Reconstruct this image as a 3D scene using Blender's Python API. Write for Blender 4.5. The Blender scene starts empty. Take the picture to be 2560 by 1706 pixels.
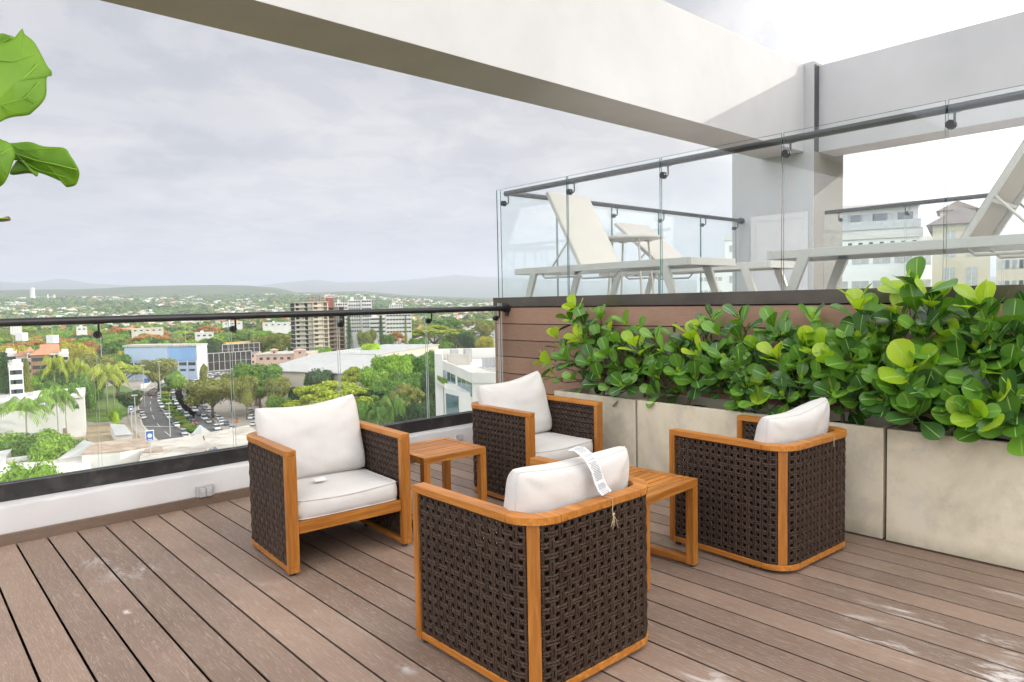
import bpy, bmesh, math, random
from mathutils import Vector, Matrix, Euler, noise as mnoise
PI = math.pi
R = math.radians
rnd = random.Random(7)
scene = bpy.context.scene
COL = scene.collection

# ------------------------------------------------------------------ camera
H_EYE = 1.45
CAM_F, CAM_PITCH, CAM_ROLL, CAM_YAW = 1746.0, 0.0573, -0.0196, 0.838
_F = Vector((math.cos(CAM_YAW)*math.cos(CAM_PITCH), math.sin(CAM_YAW)*math.cos(CAM_PITCH), -math.sin(CAM_PITCH)))
_Rt = Vector((math.sin(CAM_YAW), -math.cos(CAM_YAW), 0))
_Up = _Rt.cross(_F)
CR = _Rt*math.cos(CAM_ROLL) + _Up*math.sin(CAM_ROLL)
CU = -_Rt*math.sin(CAM_ROLL) + _Up*math.cos(CAM_ROLL)
EYE = Vector((0, 0, H_EYE))
cam_data = bpy.data.cameras.new("camera")
cam_data.sensor_width = 36.0
cam_data.lens = 36.0*CAM_F/2560.0
cam_data.clip_start = 0.05
cam_data.clip_end = 90000.0
cam = bpy.data.objects.new("camera", cam_data)
COL.objects.link(cam)
m = Matrix((CR, CU, -_F)).transposed().to_4x4()
m.translation = EYE
cam.matrix_world = m
scene.camera = cam

# ------------------------------------------------------------------ world, sun, exposure
SUN_DIR = Vector((1.0, -0.62, 0.435)).normalized()        # towards the sun
SUN_EL = math.asin(SUN_DIR.z)
SUN_AZ = math.atan2(SUN_DIR.x, SUN_DIR.y)                  # clockwise from +Y
world = bpy.data.worlds.new("World")
scene.world = world
world.use_nodes = True
wn, wl = world.node_tree.nodes, world.node_tree.links
wn.clear()
def WN(t, **kw):
    n = wn.new(t)
    for k, v in kw.items(): setattr(n, k, v)
    return n
sky = WN('ShaderNodeTexSky', sky_type='NISHITA', sun_disc=False)
sky.sun_elevation = SUN_EL
sky.sun_rotation = SUN_AZ
sky.air_density = 1.0; sky.dust_density = 1.6; sky.ozone_density = 1.5
bg = WN('ShaderNodeBackground'); bg.inputs['Strength'].default_value = 0.15
out = WN('ShaderNodeOutputWorld')
tc = WN('ShaderNodeTexCoord')
sep = WN('ShaderNodeSeparateXYZ'); wl.new(tc.outputs['Generated'], sep.inputs[0])
# direction projected on a cloud layer: (x, y) / (z + c)
den = WN('ShaderNodeMath', operation='ADD'); wl.new(sep.outputs['Z'], den.inputs[0]); den.inputs[1].default_value = 0.13
den2 = WN('ShaderNodeMath', operation='MAXIMUM'); wl.new(den.outputs[0], den2.inputs[0]); den2.inputs[1].default_value = 0.05
dx = WN('ShaderNodeMath', operation='DIVIDE'); wl.new(sep.outputs['X'], dx.inputs[0]); wl.new(den2.outputs[0], dx.inputs[1])
dy = WN('ShaderNodeMath', operation='DIVIDE'); wl.new(sep.outputs['Y'], dy.inputs[0]); wl.new(den2.outputs[0], dy.inputs[1])
cmb = WN('ShaderNodeCombineXYZ'); wl.new(dx.outputs[0], cmb.inputs[0]); wl.new(dy.outputs[0], cmb.inputs[1])
def wnoise(scale, detail, rough, dist=0.0, off=(0, 0, 0)):
    mp = WN('ShaderNodeMapping'); mp.inputs['Location'].default_value = off
    wl.new(cmb.outputs[0], mp.inputs[0])
    n = WN('ShaderNodeTexNoise'); n.inputs['Scale'].default_value = scale
    n.inputs['Detail'].default_value = detail; n.inputs['Roughness'].default_value = rough
    n.inputs['Distortion'].default_value = dist
    wl.new(mp.outputs[0], n.inputs['Vector']); return n
def wramp(src, stops):
    r = WN('ShaderNodeValToRGB'); r.color_ramp.interpolation = 'EASE'
    el = r.color_ramp.elements
    while len(el) < len(stops): el.new(0.5)
    for e, (p, c) in zip(el, stops):
        e.position = p; e.color = (c, c, c, 1) if not isinstance(c, tuple) else (*c, 1)
    wl.new(src, r.inputs[0]); return r
n1 = wnoise(0.95, 9, 0.58, 0.45)
n2 = wnoise(3.1, 9, 0.62, 0.6, (3.1, 7.7, 0))
n3 = wnoise(4.5, 8, 0.6, 0.3, (9.3, 1.7, 0))
# cloud body colour (units of the sky texture, x0.15 at the end)
c1 = wramp(n1.outputs['Fac'], [(0.40, (1.95, 2.01, 2.22)), (0.5, (2.34, 2.36, 2.48)), (0.57, (2.86, 2.84, 2.86))])
c2 = wramp(n2.outputs['Fac'], [(0.42, (2.02, 2.08, 2.28)), (0.56, (2.92, 2.90, 2.92))])
mx = WN('ShaderNodeMix', data_type='RGBA'); mx.inputs['Factor'].default_value = 0.42
wl.new(c1.outputs[0], mx.inputs['A']); wl.new(c2.outputs[0], mx.inputs['B'])
# brighter towards the sun's side of the sky
dt = WN('ShaderNodeVectorMath', operation='DOT_PRODUCT')
nrm = WN('ShaderNodeVectorMath', operation='NORMALIZE'); wl.new(tc.outputs['Generated'], nrm.inputs[0])
wl.new(nrm.outputs[0], dt.inputs[0]); dt.inputs[1].default_value = SUN_DIR
gl = WN('ShaderNodeMapRange'); gl.interpolation_type = 'SMOOTHSTEP'
gl.inputs['From Min'].default_value = 0.42; gl.inputs['From Max'].default_value = 1.0
gl.inputs['To Min'].default_value = 1.0; gl.inputs['To Max'].default_value = 6.0
wl.new(dt.outputs['Value'], gl.inputs['Value'])
ml = WN('ShaderNodeVectorMath', operation='SCALE'); wl.new(mx.outputs['Result'], ml.inputs[0]); wl.new(gl.outputs[0], ml.inputs['Scale'])
# openings that show the blue of the sky, only high up
hz = WN('ShaderNodeMapRange'); hz.inputs['From Min'].default_value = 0.36; hz.inputs['From Max'].default_value = 0.5
hz.inputs['To Min'].default_value = 0; hz.inputs['To Max'].default_value = 1
wl.new(sep.outputs['Z'], hz.inputs['Value'])
gap0 = wramp(n3.outputs['Fac'], [(0.36, 0.15), (0.52, 0.95)])
bd = WN('ShaderNodeVectorMath', operation='DOT_PRODUCT'); wl.new(nrm.outputs[0], bd.inputs[0])
_d = (_F + CR*((1810-1280)/CAM_F) - CU*((10-853)/CAM_F)).normalized(); bd.inputs[1].default_value = _d
bm__ = WN('ShaderNodeMapRange'); bm__.interpolation_type = 'SMOOTHSTEP'; bm__.inputs['From Min'].default_value = 0.980; bm__.inputs['From Max'].default_value = 0.996; wl.new(bd.outputs['Value'], bm__.inputs['Value'])
gap = WN('ShaderNodeMath', operation='MULTIPLY'); wl.new(gap0.outputs[0], gap.inputs[0]); wl.new(bm__.outputs[0], gap.inputs[1])
gm = WN('ShaderNodeMath', operation='MULTIPLY'); wl.new(gap.outputs[0], gm.inputs[0]); wl.new(hz.outputs[0], gm.inputs[1])
mx2 = WN('ShaderNodeMix', data_type='RGBA'); wl.new(gm.outputs[0], mx2.inputs['Factor'])
wmx = WN('ShaderNodeMix', data_type='RGBA', blend_type='MULTIPLY')      # the bright side of the cloud deck is warmer
wf = WN('ShaderNodeMapRange'); wf.inputs['From Min'].default_value = 0.1; wf.inputs['From Max'].default_value = 0.9
wl.new(dt.outputs['Value'], wf.inputs['Value']); wl.new(wf.outputs[0], wmx.inputs['Factor'])
bk = WN('ShaderNodeVectorMath', operation='DOT_PRODUCT'); wl.new(nrm.outputs[0], bk.inputs[0]); bk.inputs[1].default_value = Vector((-0.93, -0.36, 0.12)).normalized()  # added glow in the sky behind the camera, lifts the shaded faces
bf = WN('ShaderNodeMapRange'); bf.interpolation_type = 'SMOOTHSTEP'; bf.inputs['From Min'].default_value = -0.05; bf.inputs['From Max'].default_value = 0.85
bf.inputs['To Min'].default_value = 1.0; bf.inputs['To Max'].default_value = 4.6; wl.new(bk.outputs['Value'], bf.inputs['Value'])
ml2 = WN('ShaderNodeVectorMath', operation='SCALE'); wl.new(ml.outputs[0], ml2.inputs[0]); wl.new(bf.outputs[0], ml2.inputs['Scale'])
wl.new(ml2.outputs[0], wmx.inputs['A']); wmx.inputs['B'].default_value = (1.0, 0.93, 0.82, 1)
wl.new(wmx.outputs['Result'], mx2.inputs['A']); wl.new(sky.outputs[0], mx2.inputs['B'])
wl.new(mx2.outputs['Result'], bg.inputs['Color'])
wl.new(bg.outputs[0], out.inputs['Surface'])

sun_data = bpy.data.lights.new("sun", 'SUN')
sun_data.energy = 2.3
sun_data.angle = R(0.6)
sun_data.color = (1.0, 0.95, 0.87)
sun = bpy.data.objects.new("sun", sun_data)
COL.objects.link(sun)
sun.location = (20, -12, 20)
sun.rotation_euler = SUN_DIR.to_track_quat('Z', 'Y').to_euler()

scene.view_settings.view_transform = 'Standard'
scene.view_settings.look = 'None'
scene.view_settings.exposure = 0.80
scene.view_settings.gamma = 1.0
scene.view_settings.use_curve_mapping = False
scene.cycles.use_denoising = True
scene.cycles.max_bounces = 10
scene.cycles.diffuse_bounces = 4
scene.cycles.glossy_bounces = 4
scene.cycles.transmission_bounces = 6
scene.cycles.transparent_max_bounces = 24
scene.cycles.volume_bounces = 0
scene.cycles.sample_clamp_indirect = 6.0
scene.cycles.caustics_reflective = False
scene.cycles.caustics_refractive = False

# ------------------------------------------------------------------ pixel helpers (measured on the 2560 px wide photograph)
def ray(px, py):
    return _F + CR*((px-1280.0)/CAM_F) - CU*((py-853.0)/CAM_F)
def on_plane(px, py, axis, val):
    d = ray(px, py); t = (val-EYE[axis])/d[axis]
    return EYE + d*t
def at_range(px, py, dist):
    d = ray(px, py); return EYE + d*(dist/math.hypot(d.x, d.y))

# ------------------------------------------------------------------ materials
def new_mat(name):
    mt = bpy.data.materials.new(name); mt.use_nodes = True
    nt = mt.node_tree; bs = nt.nodes['Principled BSDF']
    return mt, nt, bs
def N(nt, t, **kw):
    n = nt.nodes.new(t)
    for k, v in kw.items():
        if k.startswith('i_'):
            n.inputs[k[2:].replace('_', ' ')].default_value = v
        else: setattr(n, k, v)
    return n
def ramp(nt, src, stops, interp='LINEAR'):
    r = nt.nodes.new('ShaderNodeValToRGB'); r.color_ramp.interpolation = interp
    el = r.color_ramp.elements
    while len(el) < len(stops): el.new(0.5)
    for e, (p, c) in zip(el, stops):
        e.position = p
        e.color = (*c, 1) if isinstance(c, tuple) else (c, c, c, 1)
    nt.links.new(src, r.inputs[0]); return r
def coords(nt, scale=(1, 1, 1), src='Object', rot=(0, 0, 0)):
    t = nt.nodes.new('ShaderNodeTexCoord'); mp = nt.nodes.new('ShaderNodeMapping')
    mp.inputs['Scale'].default_value = scale; mp.inputs['Rotation'].default_value = rot
    nt.links.new(t.outputs[src], mp.inputs[0]); return mp.outputs[0]
def noise(nt, vec, scale, detail=4, rough=0.55, dist=0.0):
    n = nt.nodes.new('ShaderNodeTexNoise'); n.inputs['Scale'].default_value = scale
    n.inputs['Detail'].default_value = detail; n.inputs['Roughness'].default_value = rough
    n.inputs['Distortion'].default_value = dist
    nt.links.new(vec, n.inputs['Vector']); return n
def mixc(nt, fac, a, b, mode='MIX'):
    n = nt.nodes.new('ShaderNodeMix'); n.data_type = 'RGBA'; n.blend_type = mode
    for s, v in (('Factor', fac), ('A', a), ('B', b)):
        if isinstance(v, (int, float)): n.inputs[s].default_value = v
        elif isinstance(v, tuple): n.inputs[s].default_value = (*v, 1)
        else: nt.links.new(v, n.inputs[s])
    return n.outputs['Result']
def bump(nt, bs, height, strength=0.3, dist=0.01):
    b = nt.nodes.new('ShaderNodeBump'); b.inputs['Strength'].default_value = strength
    b.inputs['Distance'].default_value = dist
    nt.links.new(height, b.inputs['Height']); nt.links.new(b.outputs[0], bs.inputs['Normal'])
def simple(name, col, rough=0.6, var=0.12, nscale=6.0, metal=0.0, bmp=0.0, bscale=60.0, spec=0.5, dirt=None):
    """one colour, broken by a soft noise and a fine grain"""
    mt, nt, bs = new_mat(name)
    v = coords(nt)
    n = noise(nt, v, nscale, 5, 0.6)
    lo = tuple(c*(1-var) for c in col); hi = tuple(min(1, c*(1+var)) for c in col)
    r = ramp(nt, n.outputs['Fac'], [(0.3, lo), (0.7, hi)])
    c = r.outputs[0]
    if dirt:
        n2 = noise(nt, v, nscale*0.6, 7, 0.65, 0.6)
        f = ramp(nt, n2.outputs['Fac'], [(0.5, 0.0), (0.72, dirt[3])])
        c = mixc(nt, f.outputs[0], c, tuple(dirt[:3]))
    nt.links.new(c, bs.inputs['Base Color'])
    bs.inputs['Roughness'].default_value = rough; bs.inputs['Metallic'].default_value = metal
    bs.inputs['Specular IOR Level'].default_value = spec
    if bmp:
        nb = noise(nt, v, bscale, 4, 0.6); bump(nt, bs, nb.outputs['Fac'], bmp, 0.004)
    return mt
def wood_mat(name, c0, c1, axis=0, rough=0.5, scale=1.0):
    """warm varnished timber, grain along the given object axis, tone differs from one piece to the next"""
    mt, nt, bs = new_mat(name)
    sc = [22*scale, 22*scale, 22*scale]; sc[axis] = 1.6*scale
    v = coords(nt, tuple(sc))
    n = noise(nt, v, 1.6, 6, 0.6, 0.8)
    n2 = noise(nt, v, 7.0, 4, 0.7, 0.2)
    mixn = nt.nodes.new('ShaderNodeMath'); mixn.operation = 'MULTIPLY_ADD'
    nt.links.new(n2.outputs['Fac'], mixn.inputs[0]); mixn.inputs[1].default_value = 0.35
    nt.links.new(n.outputs['Fac'], mixn.inputs[2])
    r = ramp(nt, mixn.outputs[0], [(0.42, tuple(x*0.72 for x in c0)), (0.60, c0), (0.86, c1)])
    g = nt.nodes.new('ShaderNodeNewGeometry')
    hs = nt.nodes.new('ShaderNodeHueSaturation')
    mr = nt.nodes.new('ShaderNodeMapRange'); mr.inputs['To Min'].default_value = 0.68; mr.inputs['To Max'].default_value = 1.22
    nt.links.new(g.outputs['Random Per Island'], mr.inputs['Value'])
    nt.links.new(mr.outputs[0], hs.inputs['Value']); nt.links.new(r.outputs[0], hs.inputs['Color'])
    nt.links.new(hs.outputs[0], bs.inputs['Base Color'])
    bs.inputs['Roughness'].default_value = rough
    bump(nt, bs, n2.outputs['Fac'], 0.12, 0.002)
    return mt
STAINS = [((2300, 1545), .10, .32, 1.0), ((2120, 1550), .16, .30, .6), ((2210, 1610), .10, .40, .8), ((2390, 1665), .16, .42, 1.0), ((2530, 1620), .14, .3, 1.0), ((2500, 1690), .2, .4, 1.0), ((2540, 1490), .06, .2, .6), ((1760, 1690), .12, .14, .8), ((330, 1420), .25, .3, .45), ((250, 1400), .2, .3, .4), ((650, 1590), .12, .12, .8), ((840, 1570), .12, .15, .7), ((985, 1425), .05, .06, .9), ((320, 1530), .03, .05, 1.0), ((1020, 1670), .06, .08, .7), ((700, 1470), .3, .2, .35)]
def board_mat(name, c0, c1, c2, along='Y', stain=True):
    """embossed composite board: wavy raised grain running along the board"""
    mt, nt, bs = new_mat(name)
    s = {'Y': (52, 2.4, 52), 'X': (2.4, 52, 52)}[along] if along in 'XY' else (1, 1, 1)
    v = coords(nt, s)
    g = nt.nodes.new('ShaderNodeNewGeometry')
    # shift the grain from board to board
    add = nt.nodes.new('ShaderNodeVectorMath'); add.operation = 'ADD'
    sc = nt.nodes.new('ShaderNodeMath'); sc.operation = 'MULTIPLY'; sc.inputs[1].default_value = 40.0
    nt.links.new(g.outputs['Random Per Island'], sc.inputs[0])
    nt.links.new(v, add.inputs[0]); nt.links.new(sc.outputs[0], add.inputs[1])
    wv = nt.nodes.new('ShaderNodeTexNoise'); wv.inputs['Scale'].default_value = 0.9
    wv.inputs['Detail'].default_value = 3; wv.inputs['Distortion'].default_value = 1.4
    nt.links.new(add.outputs[0], wv.inputs['Vector'])
    lines = nt.nodes.new('ShaderNodeMath'); lines.operation = 'MULTIPLY'; lines.inputs[1].default_value = 46.0
    nt.links.new(wv.outputs['Fac'], lines.inputs[0])
    sn = nt.nodes.new('ShaderNodeMath'); sn.operation = 'SINE'; nt.links.new(lines.outputs[0], sn.inputs[0])
    gr = ramp(nt, sn.outputs[0], [(0.0, 0.0), (0.86, 0.10), (1.0, 1.0)])
    nf = noise(nt, add.outputs[0], 5.0, 4, 0.7)
    v2 = coords(nt)
    big = noise(nt, v2, 1.1, 6, 0.62, 0.3)
    base = ramp(nt, big.outputs['Fac'], [(0.3, c0), (0.7, c1)])
    hs = nt.nodes.new('ShaderNodeHueSaturation')
    mr = nt.nodes.new('ShaderNodeMapRange'); mr.inputs['To Min'].default_value = 0.76; mr.inputs['To Max'].default_value = 1.20
    nt.links.new(g.outputs['Random Per Island'], mr.inputs['Value'])
    nt.links.new(mr.outputs[0], hs.inputs['Value']); nt.links.new(base.outputs[0], hs.inputs['Color'])
    f1 = nt.nodes.new('ShaderNodeMath'); f1.operation = 'MULTIPLY'; f1.inputs[1].default_value = 0.38
    nt.links.new(gr.outputs[0], f1.inputs[0])
    c = mixc(nt, f1.outputs[0], hs.outputs[0], c2)
    f2 = ramp(nt, nf.outputs['Fac'], [(0.45, 0.0), (0.75, 0.32)])
    c = mixc(nt, f2.outputs[0], c, tuple(x*0.62 for x in c0))
    if stain:   # pale lime bloom in scuffed patches
        sv = coords(nt, (3.4, 1.0, 1.0))
        s1 = noise(nt, sv, 2.3, 8, 0.74, 1.2)
        a = ramp(nt, s1.outputs['Fac'], [(0.50, 0.0), (0.60, 1.0)])
        tot_ = None           # a handful of worn patches, each an ellipse in the deck's own metres
        for (sx_, sy_), rx_, ry_, k_ in STAINS:
            p_ = on_plane(sx_, sy_, 2, 0.0)
            mp = nt.nodes.new('ShaderNodeMapping'); mp.inputs['Location'].default_value = (-p_.x/rx_, -p_.y/ry_, 0); mp.inputs['Scale'].default_value = (1/rx_, 1/ry_, 0)
            t_ = nt.nodes.new('ShaderNodeTexCoord'); nt.links.new(t_.outputs['Object'], mp.inputs[0])
            ln = N(nt, 'ShaderNodeVectorMath', operation='LENGTH'); nt.links.new(mp.outputs[0], ln.inputs[0])
            mr_ = N(nt, 'ShaderNodeMapRange'); mr_.interpolation_type = 'SMOOTHSTEP'; mr_.inputs['From Min'].default_value = 1.0; mr_.inputs['From Max'].default_value = 0.1; mr_.inputs['To Max'].default_value = k_
            nt.links.new(ln.outputs['Value'], mr_.inputs['Value'])
            if tot_ is None: tot_ = mr_.outputs[0]
            else:
                ad_ = N(nt, 'ShaderNodeMath', operation='MAXIMUM'); nt.links.new(tot_, ad_.inputs[0]); nt.links.new(mr_.outputs[0], ad_.inputs[1]); tot_ = ad_.outputs[0]
        b = N(nt, 'ShaderNodeMath', operation='MULTIPLY'); b.inputs[1].default_value = 1.0; nt.links.new(tot_, b.inputs[0])
        mu = nt.nodes.new('ShaderNodeMath'); mu.operation = 'MULTIPLY'
        nt.links.new(a.outputs[0], mu.inputs[0]); nt.links.new(b.outputs[0], mu.inputs[1])
        m2 = nt.nodes.new('ShaderNodeMath'); m2.operation = 'MULTIPLY'; m2.inputs[1].default_value = 0.8
        nt.links.new(mu.outputs[0], m2.inputs[0])
        c = mixc(nt, m2.outputs[0], c, (0.74, 0.70, 0.67))
    nt.links.new(c, bs.inputs['Base Color'])
    bs.inputs['Roughness'].default_value = 0.52
    bs.inputs['Specular IOR Level'].default_value = 0.45
    bump(nt, bs, gr.outputs[0], 0.22, 0.0015)
    return mt
def glass_mat(name, tint=(0.975, 0.992, 0.988)):
    """clear pane: sees through, mirrors by its Fresnel term, carries a faint dust film"""
    mt = bpy.data.materials.new(name); mt.use_nodes = True
    nt = mt.node_tree; nt.nodes.clear()
    o = nt.nodes.new('ShaderNodeOutputMaterial')
    tr = N(nt, 'ShaderNodeBsdfTransparent'); tr.inputs['Color'].default_value = (*tint, 1)
    gl = N(nt, 'ShaderNodeBsdfGlossy'); gl.inputs['Roughness'].default_value = 0.0; gl.inputs['Color'].default_value = (1, 1, 1, 1)
    fr = N(nt, 'ShaderNodeFresnel')
    gg = N(nt, 'ShaderNodeNewGeometry'); io = N(nt, 'ShaderNodeMapRange'); io.inputs['To Min'].default_value = 1.45; io.inputs['To Max'].default_value = 1/1.45
    nt.links.new(gg.outputs['Backfacing'], io.inputs['Value']); nt.links.new(io.outputs[0], fr.inputs['IOR'])
    mul = N(nt, 'ShaderNodeMath', operation='MULTIPLY'); mul.inputs[1].default_value = 0.9
    nt.links.new(fr.outputs[0], mul.inputs[0])
    mxs = N(nt, 'ShaderNodeMixShader')
    nt.links.new(mul.outputs[0], mxs.inputs[0]); nt.links.new(tr.outputs[0], mxs.inputs[1]); nt.links.new(gl.outputs[0], mxs.inputs[2])
    df = N(nt, 'ShaderNodeBsdfDiffuse'); df.inputs['Color'].default_value = (0.85, 0.87, 0.86, 1)
    v = coords(nt, (1, 1, 1)); n = noise(nt, v, 1.5, 6, 0.65, 0.3)
    f = ramp(nt, n.outputs['Fac'], [(0.35, 0.002), (0.8, 0.022)])
    m3 = N(nt, 'ShaderNodeMixShader')
    nt.links.new(f.outputs[0], m3.inputs[0]); nt.links.new(mxs.outputs[0], m3.inputs[1]); nt.links.new(df.outputs[0], m3.inputs[2])
    nt.links.new(m3.outputs[0], o.inputs['Surface'])
    return mt
def leaf_mat(name, dark, light, rough=0.38, trans=0.28, nscale=3.0, vein=True, island=True):
    mt = bpy.data.materials.new(name); mt.use_nodes = True
    nt = mt.node_tree; bs = nt.nodes['Principled BSDF']; o = nt.nodes['Material Output']
    g = nt.nodes.new('ShaderNodeNewGeometry')
    v = coords(nt); n = noise(nt, v, nscale, 3, 0.5)
    mu = N(nt, 'ShaderNodeMath', operation='MULTIPLY_ADD')
    nt.links.new(g.outputs['Random Per Island'], mu.inputs[0]); mu.inputs[1].default_value = 0.6 if island else 0.0
    ad = N(nt, 'ShaderNodeMath', operation='MULTIPLY'); ad.inputs[1].default_value = 0.45
    nt.links.new(n.outputs['Fac'], ad.inputs[0]); nt.links.new(ad.outputs[0], mu.inputs[2])
    r = ramp(nt, mu.outputs[0], [(0.15, dark), (0.85, light)])
    col = r.outputs[0]
    nt.links.new(col, bs.inputs['Base Color'])
    bs.inputs['Roughness'].default_value = rough
    tb = N(nt, 'ShaderNodeBsdfTranslucent')
    tcol = mixc(nt, 1.0, col, (1.5, 1.6, 0.5), 'MULTIPLY')
    nt.links.new(tcol, tb.inputs['Color'])
    ms = N(nt, 'ShaderNodeMixShader'); ms.inputs[0].default_value = trans
    nt.links.new(bs.outputs[0], ms.inputs[1]); nt.links.new(tb.outputs[0], ms.inputs[2])
    nt.links.new(ms.outputs[0], o.inputs['Surface'])
    return mt

# ------------------------------------------------------------------ mesh builder
class MB:
    def __init__(s): s.v = []; s.f = []; s.m = []
    def add(s, vs, fs, mi=0):
        o = len(s.v); s.v.extend([tuple(p) for p in vs])
        s.f.extend([tuple(i+o for i in f) for f in fs]); s.m.extend([mi]*len(fs)); return s
    def box(s, a, b, mi=0, mat=None):
        x0, y0, z0 = a; x1, y1, z1 = b
        vs = [Vector(p) for p in ((x0,y0,z0),(x1,y0,z0),(x1,y1,z0),(x0,y1,z0),(x0,y0,z1),(x1,y0,z1),(x1,y1,z1),(x0,y1,z1))]
        if mat is not None: vs = [mat @ p for p in vs]
        return s.add(vs, [(0,3,2,1),(4,5,6,7),(0,1,5,4),(1,2,6,5),(2,3,7,6),(3,0,4,7)], mi)
    def prism(s, poly, z0, z1, mi=0, mat=None):
        n = len(poly)
        vs = [Vector((x, y, z0)) for x, y in poly] + [Vector((x, y, z1)) for x, y in poly]
        if mat is not None: vs = [mat @ p for p in vs]
        fs = [tuple(range(n-1, -1, -1)), tuple(range(n, 2*n))] + [(i, (i+1) % n, n+(i+1) % n, n+i) for i in range(n)]
        return s.add(vs, fs, mi)
    def tube(s, pts, r, n=8, mi=0, closed=False, caps=True):
        pts = [Vector(p) for p in pts]; k = len(pts)
        rs = r if isinstance(r, (list, tuple)) else [r]*k
        vs = []; up = None
        for i, p in enumerate(pts):
            if closed: t = pts[(i+1) % k]-pts[i-1]
            else: t = pts[min(i+1, k-1)]-pts[max(i-1, 0)]
            t.normalize()
            if up is None:
                up = Vector((0, 0, 1)) if abs(t.z) < 0.9 else Vector((1, 0, 0))
            up = (up - t*up.dot(t)); up.normalize()
            sd = t.cross(up)
            for j in range(n):
                a = 2*PI*j/n
                vs.append(p + (up*math.cos(a)+sd*math.sin(a))*rs[i])
        fs = []
        for i in range(k if closed else k-1):
            i2 = (i+1) % k
            for j in range(n):
                j2 = (j+1) % n
                fs.append((i*n+j, i*n+j2, i2*n+j2, i2*n+j))
        if caps and not closed:
            fs.append(tuple(range(n-1, -1, -1))); fs.append(tuple((k-1)*n+j for j in range(n)))
        return s.add(vs, fs, mi)
    def sweep(s, path, sec, mi=0):
        """sweep a closed (u,z) section along a horizontal 2-D path; u points to the path's right"""
        k = len(path); n = len(sec); vs = []
        for i, (x, y) in enumerate(path):
            a = path[max(i-1, 0)]; b = path[min(i+1, k-1)]
            t = Vector((b[0]-a[0], b[1]-a[1])).normalized(); nx, ny = t.y, -t.x
            if 0 < i < k-1:
                t1 = Vector((x-a[0], y-a[1])).normalized(); f = 1/max(0.5, t1.dot(t))
            else: f = 1
            for u, z in sec: vs.append((x+nx*u*f, y+ny*u*f, z))
        fs = [(i*n+j, i*n+(j+1) % n, (i+1)*n+(j+1) % n, (i+1)*n+j) for i in range(k-1) for j in range(n)]
        fs += [tuple(range(n-1, -1, -1)), tuple((k-1)*n+j for j in range(n))]
        return s.add(vs, fs, mi)
    def lathe(s, prof, n=16, mi=0, c=(0, 0, 0)):
        vs = [(c[0]+r*math.cos(2*PI*j/n), c[1]+r*math.sin(2*PI*j/n), c[2]+z) for r, z in prof for j in range(n)]
        k = len(prof)
        fs = [(i*n+j, i*n+(j+1) % n, (i+1)*n+(j+1) % n, (i+1)*n+j) for i in range(k-1) for j in range(n)]
        fs += [tuple(range(n-1, -1, -1)), tuple((k-1)*n+j for j in range(n))]
        return s.add(vs, fs, mi)
    def mesh(s, name, mats, smooth=False, bev=0.0, auto=None):
        me = bpy.data.meshes.new(name)
        me.from_pydata(s.v, [], s.f)
        if not isinstance(mats, (list, tuple)): mats = [mats]
        for q in mats: me.materials.append(q)
        if len(mats) > 1: me.polygons.foreach_set('material_index', s.m)
        if bev:
            bm = bmesh.new(); bm.from_mesh(me)
            es = [e for e in bm.edges if len(e.link_faces) == 2 and e.calc_face_angle(0) > R(40)]
            bmesh.ops.bevel(bm, geom=es, offset=bev, segments=2, affect='EDGES', profile=0.6)
            bm.to_mesh(me); bm.free()
        if smooth:
            me.polygons.foreach_set('use_smooth', [True]*len(me.polygons))
            if auto: me.set_sharp_from_angle(angle=R(auto))
        me.update(); return me
    def build(s, name, mats, parent=None, **kw):
        return obj(name, s.mesh(name, mats, **kw), parent)
def obj(name, me, parent=None, loc=None, rot=None):
    o = bpy.data.objects.new(name, me); COL.objects.link(o)
    if parent is not None: o.parent = parent
    if loc is not None: o.location = loc
    if rot is not None: o.rotation_euler = rot
    return o
def tag(o, label, cat, group=None):
    o['label'] = label; o['category'] = cat
    if group: o['group'] = group
    return o
def thing(name, label, cat, loc=(0, 0, 0), rz=0.0, group=None):
    o = bpy.data.objects.new(name, None); COL.objects.link(o)
    o.empty_display_size = 0.2
    o.location = loc; o.rotation_euler = (0, 0, rz)
    return tag(o, label, cat, group)
def struct(o): o['kind'] = 'structure'; return o
def stuff(o): o['kind'] = 'stuff'; return o
def copy_tree(o, parent=None, loc=None, rz=None, label=None, group=None, scale=None):
    c = o.copy(); COL.objects.link(c)
    if parent is not None: c.parent = parent
    if loc is not None: c.location = loc
    if rz is not None: c.rotation_euler = (0, 0, rz)
    if label: c['label'] = label
    if group: c['group'] = group
    if scale: c.scale = scale if isinstance(scale, (tuple, list)) else (scale,)*3
    for ch in list(o.children): copy_tree(ch, c)
    return c

# ================================================================== materials of the terrace
M = {}
M['deck'] = board_mat('deck_board', (0.195, 0.128, 0.092), (0.305, 0.215, 0.162), (0.62, 0.52, 0.44), 'Y')
M['skirt'] = board_mat('skirting_board', (0.150, 0.098, 0.068), (0.21, 0.145, 0.105), (0.30, 0.22, 0.17), 'X', stain=False)
M['clad'] = board_mat('cladding_board', (0.27, 0.150, 0.098), (0.35, 0.205, 0.140), (0.46, 0.31, 0.23), 'Y', stain=False)
M['dark_gap'] = simple('dark_gap', (0.012, 0.010, 0.009), 0.9)
M['white_plaster'] = simple('white_plaster', (0.60, 0.59, 0.585), 0.75, 0.05, 2.0, bmp=0.35, bscale=25, dirt=(0.5, 0.47, 0.43, 0.22))
M['render_grey'] = simple('pale_render', (0.46, 0.458, 0.462), 0.85, 0.06, 1.2, bmp=0.25, bscale=120, dirt=(0.48, 0.46, 0.44, 0.25))
M['soffit'] = simple('taupe_render', (0.58, 0.53, 0.56), 0.85, 0.06, 1.2, bmp=0.2, bscale=120)
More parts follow.
